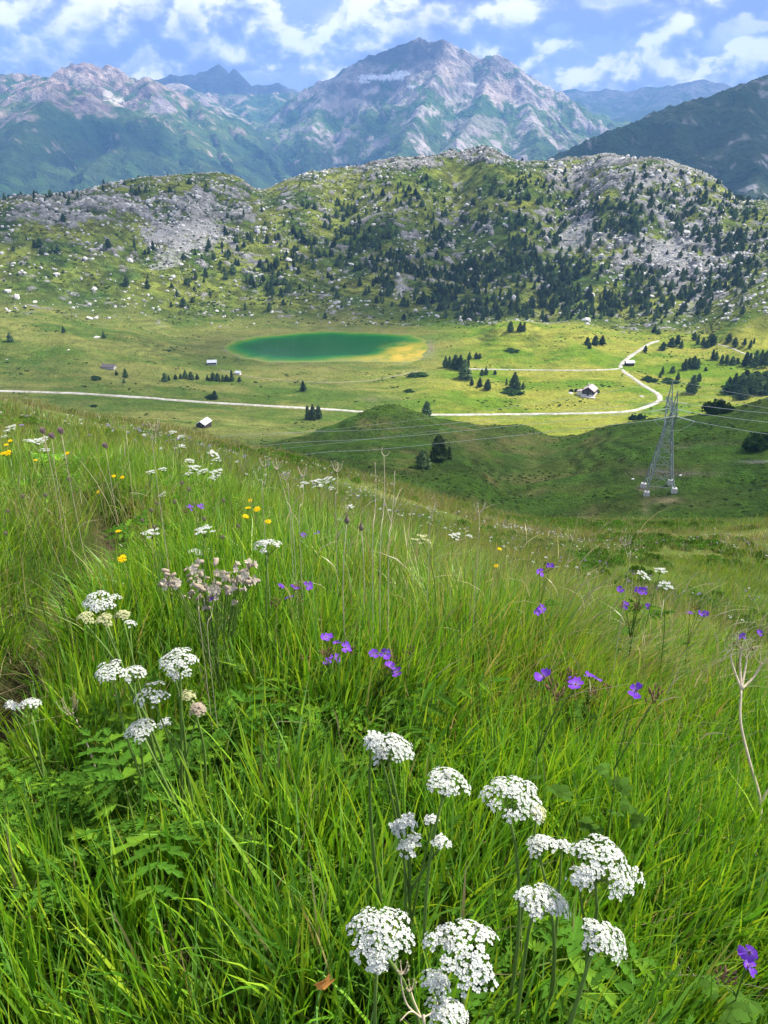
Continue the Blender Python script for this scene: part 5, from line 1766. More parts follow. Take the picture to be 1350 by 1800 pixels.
# tall straw-coloured flowering grasses
def straw_stems():
    g = np.random.default_rng(31)
    b, h, w, ln, c = [], [], [], [], []
    for (px, py, sx, sy, n, hh) in ((980, 1100, 120, 50, 260, 0.40), (1160, 1180, 120, 60, 280, 0.34), (820, 1000, 150, 45, 300, 0.34), (1230, 1150, 90, 50, 160, 0.34), (560, 930, 120, 40, 110, 0.38), (1250, 1250, 80, 60, 60, 0.36), (160, 860, 90, 30, 90, 0.34), (420, 930, 120, 50, 60, 0.36), (60, 900, 60, 60, 40, 0.4), (260, 830, 120, 20, 60, 0.34), (680, 1150, 250, 100, 60, 0.34), (975, 1080, 26, 16, 26, 0.62)):
        for _ in range(n):
            p = None
            d = ray(px + g.normal() * sx, py + g.normal() * sy + 30)
            rr = np.linspace(1.2, 7, 60)
            zz = base_z(d[0] * rr, d[1] * rr) + 0.12
            hitm = zz > d[2] * rr
            if not hitm.any():
                continue
            i = int(np.argmax(hitm))
            b.append((d[0] * rr[i], d[1] * rr[i], zz[i] - 0.16))
            h.append(hh * (0.7 + 0.7 * g.random()))
            w.append(0.0016 + 0.0014 * g.random())
            ln.append((0.2 + 0.35 * g.normal(), 0.2 * g.normal()))
            c.append(STRAW[g.integers(0, 4)] * (0.8 + 0.5 * g.random()))
    b, h, w, ln, c = map(np.array, (b, h, w, ln, c))
    v, f, cc = blades(b, h, w * 1.15, ln, 0.5 + 0.6 * g.random(len(b)), c, c * 1.15, g, 5)
    # seed spikes: short broad blades near the tips
    k = g.random(len(b)) < 0.45
    bb = b[k] + np.concatenate([ln[k] * h[k][:, None] * 0.72, (h[k] * 0.82)[:, None]], 1)
    v2, f2, c2 = blades(bb, h[k] * 0.22, np.full(k.sum(), 0.0055), ln[k] * 2.0, np.full(k.sum(), 0.6), c[k], c[k], g, 3)
    V, Fc = join([(v, f), (v2, f2)])
    o = add_mesh('straw_grass', V, Fc, M_GRASS, None, True, {'tint': np.concatenate([cc, c2])})
    tag(o, 'tall straw-coloured grass stems above the green', kind='stuff')


straw_stems()

# ------------------------------------------------------------------ flowers and leaves
def petal_material(name, col, trans=0.35, var=0.25, rough=0.5, spot=None):
    m, nt = material(name)
    co = nt.n('ShaderNodeTexCoord').outputs['Object']
    f = nt.math('ADD', 1 - var * 0.5, nt.math('MULTIPLY', nt.noise(co, 160.0, 2.0), var))
    c = nt.n('ShaderNodeVectorMath', {0: tuple(col), 3: f}, operation='SCALE').outputs[0]
    if spot is not None:
        c = nt.mix(nt.attr('eye'), c, spot)
    d = nt.n('ShaderNodeBsdfDiffuse', {0: c})
    t = nt.n('ShaderNodeBsdfTranslucent', {0: c})
    out(nt, nt.n('ShaderNodeMixShader', {0: trans, 1: d.outputs[0], 2: t.outputs[0]}).outputs[0])
    return m


M_WHITE = petal_material('white umbel florets', (0.60, 0.61, 0.55), 0.30, 0.5)
M_CREAM = petal_material('greenish fading florets', (0.46, 0.46, 0.24), 0.25, 0.4)
M_BEIGE = petal_material('faded beige petals', (0.44, 0.36, 0.27), 0.3, 0.4)
M_PURPLE = petal_material('violet cranesbill petals', (0.20, 0.060, 0.52), 0.35, 0.35, spot=(0.45, 0.32, 0.66))
M_YELLOW = petal_material('yellow ray florets', (0.80, 0.54, 0.01), 0.3, 0.2)
M_BUD = petal_material('reddish brown buds', (0.20, 0.12, 0.075), 0.15, 0.5)
M_SEED = petal_material('grey brown seed heads', (0.20, 0.165, 0.12), 0.15, 0.6)
M_FLUFF = petal_material('pinkish seed fluff', (0.36, 0.26, 0.26), 0.4, 0.5)
M_DEAD = plain('bleached dead stalk', (0.46, 0.39, 0.27), 0.9, 0.1, 0.35, 40.0)
M_STALK = leaf_material('green flower stalk', (0.13, 0.21, 0.045), 0.3, 0.1)
M_LEAFG = grass_material('broad herb leaves', 0.38, 0.0)
M_RUST = petal_material('orange dead leaf', (0.55, 0.26, 0.07), 0.3, 0.4)


def atd(px, py, depth):
    return (FWD + (px - CX) / F * np.array([1.0, 0, 0]) + (CY - py) / F * UP) * depth


def rot_to(n, spin=0.0):
    """rotation matrix turning z to n"""
    n = np.asarray(n, float) / np.linalg.norm(n)
    a = np.array([1.0, 0, 0]) if abs(n[0]) < 0.9 else np.array([0, 1.0, 0])
    u = np.cross(a, n)
    u /= np.linalg.norm(u)
    v = np.cross(n, u)
    c, s = math.cos(spin), math.sin(spin)
    return np.stack([u * c + v * s, -u * s + v * c, n], 1)


def euler_of(n, spin=0.0):
    from mathutils import Matrix
    return Matrix(rot_to(n, spin).tolist()).to_euler()


def floret_parts(c, nrm, size, g, big=1.0):
    """one small five-petalled flower"""
    M = rot_to(nrm, g.random() * 6.28)
    vs, fs = [], []
    for k in range(5):
        a = k * 2 * math.pi / 5 + g.normal() * 0.1
        l = size * (0.9 + 0.3 * g.random()) * (big if k == 0 else 1)
        d = np.array([math.cos(a), math.sin(a), 0.15])
        s = np.array([-math.sin(a), math.cos(a), 0])
        i = len(vs)
        vs += [d * l * 0.08, d * l * 0.65 + s * l * 0.42, d * l + np.array([0, 0, 0.12 * l]), d * l * 0.65 - s * l * 0.42]
        fs += [(i, i + 1, i + 2), (i, i + 2, i + 3)]
    return np.array(vs) @ M.T + c, np.array(fs)


def umbellet_mesh(seed, rad=0.0102, n=15, fs_=0.0024, mat=None, sparse=0.0):
    g = np.random.default_rng(seed)
    prt = []
    for i in range(n):
        if g.random() < sparse:
            continue
        t = math.sqrt((i + 0.5) / n)
        a = i * 2.39996 + g.normal() * 0.25
        rr = rad * t * (0.9 + 0.25 * g.random())
        c = np.array([rr * math.cos(a), rr * math.sin(a), 0.30 * rad * (1 - t * t) + g.normal() * 0.0007])
        prt.append(floret_parts(c, np.array([math.cos(a) * t * 0.55, math.sin(a) * t * 0.55, 1.0]), fs_ * (0.85 + 0.35 * g.random()), g, 1.2))
    stalks = [tube([(0, 0, -0.009), (rad * 0.6 * math.cos(a), rad * 0.6 * math.sin(a), -0.0008)], [0.00035, 0.0003], 3, False) for a in np.linspace(0, 6.28, 7)[:-1]]
    v, f = join(prt)
    v2, f2 = join(stalks)
    me = mesh_np('umbellet', *join([(v, f), (v2, f2)]), False, None, [mat or M_WHITE, M_STALK])
    mi = np.zeros(len(f) + len(f2), np.int32)
    mi[len(f):] = 1
    me.polygons.foreach_set('material_index', mi)
    return me


UMB = {'white': [umbellet_mesh(500 + i) for i in range(5)], 'sparse': [umbellet_mesh(510 + i, 0.0100, 18, 0.0025, None, 0.3) for i in range(4)],
       'cream': [umbellet_mesh(520 + i, 0.0095, 20, 0.0022, M_CREAM, 0.15) for i in range(4)], 'beige': [umbellet_mesh(530 + i, 0.0100, 20, 0.0028, M_BEIGE, 0.15) for i in range(3)]}
UMB_R = 0.0105


def curve3(a, b, bow, n=9):
    """a stalk from a to b, bowed sideways"""
    t = np.linspace(0, 1, n)[:, None]
    return a * (1 - t) + b * t + np.asarray(bow) * (4 * t * (1 - t)) ** 0.9


def to_local(M, o):
    return o


def add_umbel(plant, base, pos, D, style, seed, nrm=(0, -0.15, 1), dome=0.32, squash=1.0, keep=1.0):
    """an umbel of D metres across at pos, in the plant's own coordinates (relative to base): rays > umbellets"""
    g = np.random.default_rng(seed)
    R_ = D / 2
    n = int(np.clip((R_ / UMB_R) ** 2 * 0.92 + 1, 5, 20))
    nrm = np.array(nrm, float)
    nrm /= np.linalg.norm(nrm)
    nrm[1] = nrm[1] * (0.3 if nrm[1] < 0 else 1.0)
    M = rot_to(nrm, 0.0)
    spots, rays = [], []
    hub = np.array([0, 0, -R_ * 0.95])
    for i in range(n):
        t = math.sqrt((i + 0.35) / n)
        a = i * 2.39996 + g.normal() * 0.16
        rr = (R_ - UMB_R * 0.75) * t * (0.92 + 0.16 * g.random())
        p = np.array([rr * math.cos(a) * squash, rr * math.sin(a), -0.68 * dome * R_ * t * t + g.normal() * 0.003])
        if g.random() > keep * 0.92:
            continue
        spots.append((p, np.array([math.cos(a) * t * 0.75, math.sin(a) * t * 0.75, 1.0])))
        mid = (hub + p) / 2 + np.array([p[0], p[1], 0]) * 0.12
        rays.append(tube([hub, mid, p - np.array([0, 0, 0.008])], [0.0009, 0.0007, 0.0005], 3, False))
    v, f = join(rays)
    um = bpy.data.objects.new('umbel', mesh_np('rays', v @ M.T, f, True, None, [M_STALK]))
    link(um, plant)
    um.location = pos - base
    for (p, d) in spots:
        me = UMB[style][int(g.integers(0, len(UMB[style])))]
        o = bpy.data.objects.new('umbellet', me)
        link(o, um)
        o.location = M @ p
        o.rotation_euler = euler_of(M @ d, g.random() * 6.28)
        s = 0.9 + 0.3 * g.random()
        o.scale = (s, s, s)
    return M @ hub + pos


def umbel_single(D, style, seed, dome=0.25, mat=None):
    """a small far umbel as one mesh"""
    g = np.random.default_rng(seed)
    R_ = D / 2
    n = 11
    prt, rays = [], []
    hub = np.array([0, 0, -R_ * 0.9])
    for i in range(n):
        t = math.sqrt((i + 0.35) / n)
        a = i * 2.39996 + g.normal() * 0.2
        c = np.array([R_ * 0.85 * t * math.cos(a), R_ * 0.85 * t * math.sin(a), -dome * R_ * t * t + g.normal() * 0.002])
        rays.append(tube([hub, c], [0.0009, 0.0006], 3, False))
        for j in range(9):
            tt = math.sqrt((j + 0.5) / 9)
            b = j * 2.4 + a
            q = c + np.array([math.cos(b), math.sin(b), 0]) * R_ * 0.24 * tt
            prt.append(floret_parts(q, np.array([g.normal() * 0.3, g.normal() * 0.3, 1.0]), R_ * 0.085 * (0.8 + 0.4 * g.random()), g))
    v, f = join(prt)
    v2, f2 = join(rays)
    me = mesh_np('umbel', *join([(v, f), (v2, f2)]), False, None, [mat or M_WHITE, M_STALK])
    mi = np.zeros(len(f) + len(f2), np.int32)
    mi[len(f):] = 1
    me.polygons.foreach_set('material_index', mi)
    return me


# ---- feathery leaves
def fern_leaf(seed, L=0.36, W=0.26, pairs=6, petiole=0.5, light=1.0):
    """divided leaf of the umbel plants: origin at the root, petiole rising, blade arching outwards along +x"""
    g = np.random.default_rng(seed)
    vs, fs, cs = [], [], []

    def spine(t):
        # t 0..1 from root to leaf tip
        return np.array([L * (0.18 * t + 0.82 * t ** 1.7), 0.02 * math.sin(3 * t + seed), L * (1.05 * t - 0.72 * t ** 2.4)])

    def pinna(p, d, nrm, ln, wd, depth):
        """toothed leaflet: lens-shaped with deep teeth, folded a little along its rib"""
        d = d / np.linalg.norm(d)
        s = np.cross(nrm, d)
        s /= np.linalg.norm(s) + 1e-9
        k = 7
        i0 = len(vs)
        col = np.array([0.060, 0.150, 0.016]) * (0.75 + 0.5 * g.random()) * light
        if g.random() < 0.3:
            col = col * np.array([1.9, 1.5, 1.2])
        for j in range(k + 1):
            t = j / k
            rib = p + d * ln * t - nrm * ln * 0.16 * t * t
            wv = wd * math.sin(math.pi * min(1, 0.12 + 0.88 * t) ** 0.8) * (1.0 - 0.15 * t)
            tooth = 1.0 if j % 2 else 0.42
            fw = d * wd * (0.55 if j % 2 else -0.1)
            vs.append(rib)
            vs.append(rib + s * wv * tooth + fw + nrm * wv * 0.22)
            vs.append(rib - s * wv * tooth + fw + nrm * wv * 0.22)
            cs.extend([col * 1.15, col, col])
        for j in range(k):
            a = i0 + 3 * j
            fs.extend([(a, a + 1, a + 4), (a, a + 4, a + 3), (a, a + 3, a + 5), (a, a + 5, a + 2)])
    n = pairs
    for i in range(n):
        t = petiole + (1 - petiole) * (i + 0.3) / n
        p = spine(t)
        tan = spine(min(1, t + 0.02)) - spine(t - 0.02)
        tan /= np.linalg.norm(tan)
        side = np.array([0, 1.0, 0])
        up = np.cross(tan, side)
        up = -up if up[2] < 0 else up
        size = W * 0.5 * (1 - 0.72 * (i / n)) * (0.9 + 0.2 * g.random())
        for sg in (-1, 1):
            d = side * sg * 0.9 + tan * 0.55 + up * 0.1 * g.normal()
            if i < 2:
                # lower leaflets are divided again
                dn = d / np.linalg.norm(d)
                for q in range(4):
                    tq = 0.25 + 0.2 * q
                    pp = p + dn * size * tq
                    for s2 in (-1, 1):
                        pinna(pp, dn * 0.7 + np.cross(up, dn) * s2 * 0.8, up, size * 0.42 * (1.15 - tq), size * 0.10, 0)
                pinna(p + dn * size * 0.85, dn, up, size * 0.4, size * 0.12, 0)
                a = len(vs)
                e = np.cross(up, dn) * 0.0016
                vs.extend([p - e, p + e, p + dn * size * 0.9])
                cs.extend([np.array([0.10, 0.17, 0.03])] * 3)
                fs.append((a, a + 1, a + 2))
            else:
                pinna(p, d, up, size, size * 0.20, 0)
    pinna(spine(0.985), spine(1.0) - spine(0.95), np.array([0.3, 0, 0.95]), W * 0.24, W * 0.05, 0)
    tv, tf = tube([spine(t) for t in np.linspace(0, 1, 9)], np.linspace(0.0034, 0.0008, 9), 5, False)
    k = len(vs)
    V = np.concatenate([np.array(vs), tv])
    Fc = np.concatenate([np.array(fs), tf + k])
    C = np.concatenate([np.array(cs), np.tile(np.array([[0.14, 0.20, 0.04]]), (len(tv), 1))])
    return mesh_np('leaf', V, Fc, False, {'tint': np.clip(C, 0, 1)}, [M_LEAFG])


FERN = [fern_leaf(600 + i, 0.34 + 0.04 * (i % 3), 0.25 + 0.03 * (i % 2), 6, 0.42 + 0.05 * (i % 2)) for i in range(5)]
FERN_L = [fern_leaf(620 + i, 0.30, 0.22, 5, 0.45, 1.5) for i in range(2)]


def add_leaves(plant, n, seed, s0=0.8, s1=1.15, tilt=0.25, light=0.15):
    g = np.random.default_rng(seed)
    s0, s1 = s0 * 0.72, s1 * 0.85
    a0 = g.random() * 6.28
    for i in range(n):
        me = FERN_L[int(g.integers(0, 2))] if g.random() < light else FERN[int(g.integers(0, 5))]
        o = bpy.data.objects.new('leaf', me)
        link(o, plant)
        s = s0 + (s1 - s0) * g.random()
        o.scale = (s, s, s * (0.8 + 0.35 * g.random()))
        o.rotation_euler = (g.normal() * tilt * 0.5, g.normal() * tilt, a0 + i * 2.4 + g.normal() * 0.3)
        o.location = (g.normal() * 0.015, g.normal() * 0.015, 0)


def ground_at(x, y):
    return np.array([x, y, float(land(x, y)[0])])


def umbel_plant(heads, foot, leaves, seed, label, group=None, leaf_s=(0.8, 1.15), name='umbel_plant'):
    """heads: (px, py, width px, real width, style, dome, squash, keep, nrm). foot: (dx, dy) of the root from the mean head"""
    ps = [atd(h[0], h[1], F * h[3] / h[2]) for h in heads]
    c = np.mean(ps, axis=0)
    base = ground_at(c[0] + foot[0], c[1] + foot[1])
    e = link(bpy.data.objects.new(name, None))
    e.location = base
    g = np.random.default_rng(seed)
    stems = []
    knot = None
    for i, (h, p) in enumerate(zip(heads, ps)):
        nrm = h[8] if len(h) > 8 else (0.1 * g.normal(), -0.12 + 0.1 * g.normal(), 1)
        hub = add_umbel(e, base, p, h[3], h[4], seed + i, nrm, h[5], h[6], h[7])
        if i == 0 or g.random() < 0.3:
            a = np.array([g.normal() * 0.01, g.normal() * 0.01, -0.02])
            pts = curve3(a, hub - base, (g.normal() * 0.02, g.normal() * 0.02, 0.02))
            if i == 0:
                knot = pts
            stems.append(tube(pts, np.linspace(0.0042, 0.0021, len(pts)), 6))
        else:
            k = knot[int(g.integers(3, 6))]
            pts = curve3(k, hub - base, ((k - hub + base)[0] * 0.12, (k - hub + base)[1] * 0.12, -0.012))
            stems.append(tube(pts, np.linspace(0.0026, 0.0016, len(pts)), 6))
    add_mesh('stem', *join(stems), M_STALK, e, True)
    if leaves:
        add_leaves(e, max(2, leaves - 2), seed + 77, *leaf_s)
    return tag(e, label, 'umbel flower', group or 'white umbel flowers in the foreground')


W, SP, CRM, BG = 'white', 'sparse', 'cream', 'beige'
# left group
umbel_plant([(175, 1048, 74, .088, W, .55, 1, 1, (0, -.2, 1)), (150, 1083, 40, .045, CRM, .3, 1, 1), (182, 1086, 40, .045, CRM, .4, 1, 1), (214, 1078, 34, .04, CRM, .3, 1, 1), (228, 1096, 30, .036, SP, .3, 1, .9)], (0.10, -0.05), 5, 701,
            'tall white umbel plant with one high dome above greenish side umbels at the left')
umbel_plant([(312, 1153, 78, .088, W, .5, 1, 1, (0, -.3, 1)), (308, 1184, 26, .03, W, .3, 1, 1), (264, 1214, 66, .075, SP, .4, 1, 1, (-.15, -.2, 1)), (330, 1222, 38, .045, CRM, .3, 1, .85), (346, 1242, 32, .038, BG, .4, 1, 1)], (-0.02, -0.02), 6, 712,
            'white umbel plant with a big dome and fading brownish side umbels above the fern-like leaves')
umbel_plant([(194, 1173, 70, .08, W, .25, 1, 1, (-.1, .1, 1)), (236, 1178, 52, .06, SP, .25, 1, 1, (.1, .15, 1))], (0.05, 0.02), 4, 723, 'white umbel plant with two flat heads side by side behind a green stalk')
umbel_plant([(246, 1275, 62, .070, W, .45, 1, 1, (-.1, -.3, 1)), (290, 1272, 22, .026, SP, .3, 1, .9)], (0.04, 0.0), 7, 734, 'lowest white umbel of the left group, just above the broad leaves')
umbel_plant([(52, 1234, 42, .055, W, .2, 1, 1, (0, .2, 1)), (20, 1238, 28, .034, W, .2, 1, 1, (0, .2, 1))], (0.0, 0.02), 3, 745, 'flat white umbel alone at the left picture edge')
# right group
umbel_plant([(690, 1307, 92, .075, W, .35, .8, 1, (.15, -.1, 1)), (655, 1297, 28, .024, W, .3, 1, 1), (672, 1328, 34, .028, W, .3, 1, 1)], (0.02, 0.03), 5, 756, 'white umbel farthest left of the lower right group, over dark leaves')
umbel_plant([(786, 1366, 100, .082, W, .35, .75, 1, (.12, -.05, 1))], (-0.01, 0.02), 4, 767, 'single gently arched white umbel second in the lower right group')
umbel_plant([(902, 1392, 120, .092, W, .5, 1, 1, (.05, -.35, 1)), (945, 1428, 30, .024, CRM, .3, 1, 1)], (-0.01, 0.02), 5, 778, 'large round white umbel third in the lower right group with a yellowish fringe')
umbel_plant([(724, 1480, 60, .05, SP, .3, 1, .9), (715, 1442, 34, .028, SP, .3, 1, .9), (758, 1440, 30, .026, SP, .3, 1, .9), (773, 1478, 40, .034, SP, .3, .7, .9), (700, 1452, 24, .02, W, .3, 1, .9)], (0.0, 0.04), 4, 789,
            'loose sparse white umbel broken into small separate clusters')
umbel_plant([(950, 1478, 68, .055, W, .3, .8, 1, (0, .1, 1)), (992, 1484, 34, .028, W, .3, 1, 1)], (0.02, 0.04), 3, 790, 'small flat white umbel squeezed between the round third umbel and the largest one')
umbel_plant([(1066, 1508, 140, .098, W, .5, 1, 1, (.15, -.35, 1)), (1020, 1542, 54, .038, SP, .3, 1, 1)], (-0.03, 0.05), 4, 801, 'largest white umbel of the lower right group, domed and crowded with florets')
umbel_plant([(958, 1578, 120, .085, W, .4, .6, 1, (.35, -.1, 1))], (0.01, 0.05), 3, 812, 'elongated white umbel tilted down to the right below the largest one')
umbel_plant([(1068, 1645, 105, .075, W, .4, .85, 1, (.45, -.2, 1))], (-0.03, 0.05), 3, 823, 'white umbel drooping at the lower right end of the group')
umbel_plant([(668, 1632, 132, .085, W, .4, 1, .92, (-.05, -.25, 1)), (664, 1690, 30, .02, W, .3, 1, 1)], (0.02, 0.03), 5, 834, 'broad white umbel at the bottom left of the group with one stray cluster beneath')
umbel_plant([(820, 1665, 150, .092, SP, .3, 1, .80, (.05, -.1, 1)), (768, 1722, 60, .037, W, .3, 1, .9)], (0.01, 0.04), 4, 845, 'open airy white umbel with gaps between its clusters at the bottom')
umbel_plant([(790, 1775, 92, .058, W, .3, .7, 1, (.3, -.1, 1))], (0.01, 0.05), 3, 856, 'white umbel cut close to the bottom edge of the picture')
umbel_plant([(470, 953, 56, .085, W, .25, 1, 1, (0, .15, 1))], (0.0, 0.03), 4, 867, 'wide flat white umbel alone in the middle grass')


# leafy rosettes of the same plant without flowers
def rosette(px, py, n, seed, label, s0=0.75, s1=1.1, light=0.15):
    p = hit(px, py, 0.4)
    e = link(bpy.data.objects.new('leafy_plant', None))
    e.location = p
    add_leaves(e, n, seed, s0, s1, 0.25, light)
    return tag(e, label, 'leafy plant', 'fern-leaved plants among the grass')


for k, (a, b_, n_, lab, lt) in enumerate((
        (215, 1500, 11, 'fern-like leafy plant under the left umbels, centre of the dark leaf patch', .08), (300, 1480, 10, 'fern-like leafy plant right of the dark leaf patch centre', .08), (120, 1490, 10, 'fern-like leafy plant left of the dark leaf patch centre', .1),
        (400, 1440, 8, 'fern-like leafy plant at the right end of the dark leaf patch', .1), (40, 1590, 6, 'pale green fern-like plant at the left picture edge', .6), (240, 1590, 8, 'fern-like plant with a bright curled leaf below the dark leaf patch', .5), (170, 1420, 8, 'fern-like plant behind the dark leaf patch', .1),
        (470, 1330, 6, 'bright fern-like plant left of the violet cranesbills', .7), (590, 1390, 7, 'fern-like plant below the left violet cranesbill cluster', .15), (660, 1370, 6, 'fern-like plant below the right violet cranesbill cluster', .1), (760, 1350, 5, 'fern-like plant behind the arched white umbel', .1),
        (620, 1540, 6, 'fern-like plant beside the sparse white umbel', .15), (620, 1800, 6, 'fern-like plant at the bottom edge under the broad umbel', .2), (930, 1800, 5, 'fern-like plant at the bottom edge right of the airy umbel', .3), (1345, 1620, 5, 'fern-like plant at the right picture edge under the dead stalk', .5),
        (690, 1060, 4, 'small fern-like plant in the middle grass', .5), (1110, 1150, 4, 'leafy plant under the violet flowers at the right brow', .1), (300, 985, 4, 'leafy plant right of the furrow', .3), (40, 900, 6, 'leafy clump left of the furrow', .3), (100, 850, 5, 'leafy clump at the far end of the left bank', .3))):
    rosette(a, b_, n_, 900 + k, lab, light=lt)

# ---- violet cranesbills
def petal_mesh():
    vs, cs = [], []
    prof = [(0.0, 0.06), (0.3, 0.20), (0.62, 0.40), (0.88, 0.40), (1.0, 0.20)]
    for t, w_ in prof:
        for s in (-1, 0, 1):
            vs.append((t - (0.10 if (s == 0 and t == 1.0) else 0), s * w_, 0.42 * t + 0.16 * abs(s) * t - 0.18 * t * t))
            cs.append(1 - min(1, t / 0.42))
    fs = []
    for i in range(len(prof) - 1):
        for j in range(2):
            a = i * 3 + j
            fs += [(a, a + 1, a + 4), (a, a + 4, a + 3)]
    return mesh_np('petal', vs, fs, True, {'eye': np.array(cs)}, [M_PURPLE])


PETAL = petal_mesh()
_cv, _cf = join([tube([(0, 0, -0.35), (0, 0, 0.05), (0, 0, 0.16)], [0.12, 0.20, 0.05], 6), tube([(0, 0, 0.1), (0, 0, 0.55)], [0.05, 0.03], 5)])
CENTRE = mesh_np('flower', _cv, _cf, True, None, [M_BUD])
_bd = [tube([np.array([0, 0, 0.0]), np.array([0, 0, 0.004]), np.array([0, 0, 0.009]), np.array([0, 0, 0.012])], [0.0006, 0.0030, 0.0026, 0.0004], 6)]
_gb = np.random.default_rng(5)
_bl = []
for i in range(7):
    a = i * 0.9
    o_ = np.array([0.013 * math.cos(a) * (0.4 + _gb.random()), 0.013 * math.sin(a) * (0.4 + _gb.random()), 0.01 * _gb.normal()])
    d_ = o_ + np.array([0.004 * math.cos(a), 0.004 * math.sin(a), 0.011])
    _bl.append(tube([np.array([0, 0, -0.02]), o_], [0.0007, 0.0007], 4, False))
    _bl.append(tube([o_, (o_ + d_) / 2, d_, d_ + (d_ - o_) * 0.5], [0.001, 0.0029, 0.0022, 0.0005], 6))
BUDS = mesh_np('bud_cluster', *join(_bl), True, None, [M_BUD])


def palmate_leaf(seed):
    g = np.random.default_rng(seed)
    vs, fs, cs = [(0, 0, 0.0)], [], [np.array([0.08, 0.15, 0.02])]
    n = 5
    for k in range(n):
        a = (k - 2) * 0.62
        L = 0.055 * (1 - 0.12 * abs(k - 2))
        d, s = np.array([math.cos(a), math.sin(a), 0]), np.array([-math.sin(a), math.cos(a), 0])
        i = len(vs)
        col = np.array([0.060, 0.130, 0.018]) * (0.8 + 0.5 * g.random())
        for t, w_ in ((0.35, .10), (0.55, .30), (0.68, .18), (0.8, .24), (1.0, 0.0)):
            z = 0.012 * t - 0.016 * t * t
            vs.append(tuple(d * L * t + s * L * w_ + np.array([0, 0, z + 0.004])))
            vs.append(tuple(d * L * t - s * L * w_ + np.array([0, 0, z + 0.004])))
            cs += [col, col]
        fs += [(0, i + 1, i)]
        for j in range(4):
            q = i + 2 * j
            fs += [(q, q + 1, q + 3), (q, q + 3, q + 2)]
    return mesh_np('leaf', np.array(vs), np.array(fs), False, {'tint': np.array(cs)}, [M_LEAFG])


PALM = [palmate_leaf(i) for i in range(3)]


def cranesbill(flowers, D, seed, label, buds=2, leaves=5):
    g = np.random.default_rng(seed)
    ps = [atd(a, b_, F * D / max(w_ * 1.0, 1)) for a, b_, w_ in flowers]
    dm = np.mean([np.linalg.norm(q) for q in ps])
    ps = [atd(a, b_, dm / np.linalg.norm(atd(a, b_, 1.0)) * (1 + 0.03 * g.normal())) for a, b_, w_ in flowers]
    c = np.mean(ps, axis=0)
    base = ground_at(c[0] + 0.02 * g.normal(), c[1] + 0.05)
    e = link(bpy.data.objects.new('cranesbill', None))
    e.location = base
    stems = []
    fork = (c - base) * 0.62
    fork[:2] *= 0.5
    stems.append(tube(curve3(np.array([0, 0, -0.02]), fork, (0.01, 0, 0), 6), np.linspace(0.0022, 0.0015, 6), 5))
    for (a, b_, w_), p in zip(flowers, ps):
        q = p - base
        stems.append(tube(curve3(fork, q - np.array([0, 0, 0.003]), (0, 0, 0.012), 6), np.linspace(0.0014, 0.0008, 6), 5))
        fl = bpy.data.objects.new('flower', CENTRE)
        link(fl, e)
        fl.location = q
        s = D * 0.6 * (w_ / max(x_[2] for x_ in flowers)) ** 0.5
        fl.scale = (s, s, s)
        to_c = -p / np.linalg.norm(p)
        fl.rotation_euler = euler_of(np.array([0.6 * g.normal(), 0.5 * g.normal(), 0.9]) + to_c * 0.35, g.random() * 6)
        for k in range(5):
            o = bpy.data.objects.new('petal', PETAL)
            link(o, fl)
            o.rotation_euler = (0.2 * g.normal(), 0.28 * g.normal(), k * 2 * math.pi / 5 + 0.16 * g.normal())
            ps_ = 0.85 + 0.3 * g.random()
            o.scale = (ps_, ps_, ps_)
    for k in range(buds):
        q = c - base + np.array([g.normal() * 0.03, g.normal() * 0.02, -0.025 + 0.02 * g.normal()])
        stems.append(tube(curve3(fork, q - np.array([0, 0, 0.02]), (0, 0, 0.005), 5), np.linspace(0.0013, 0.0008, 5), 5))
        o = bpy.data.objects.new('bud_cluster', BUDS)
        link(o, e)
        o.location = q
        o.scale = (0.72, 0.72, 0.72)
        o.rotation_euler = (g.normal() * 0.3, g.normal() * 0.3, g.random() * 6)
    add_mesh('stem', *join(stems), M_STALK, e, True)
    for k in range(leaves):
        o = bpy.data.objects.new('leaf', PALM[k % 3])
        link(o, e)
        t = 0.35 + 0.35 * g.random()
        o.location = fork * t / 0.62 * 0.9 + np.array([g.normal() * 0.035, g.normal() * 0.035, 0])
        s = 0.5 + 0.35 * g.random()
        o.scale = (s, s, s)
        o.rotation_euler = (g.normal() * 0.3, -0.2 + g.normal() * 0.3, g.random() * 6.28)
    return tag(e, label, 'cranesbill', 'violet cranesbills in the meadow')


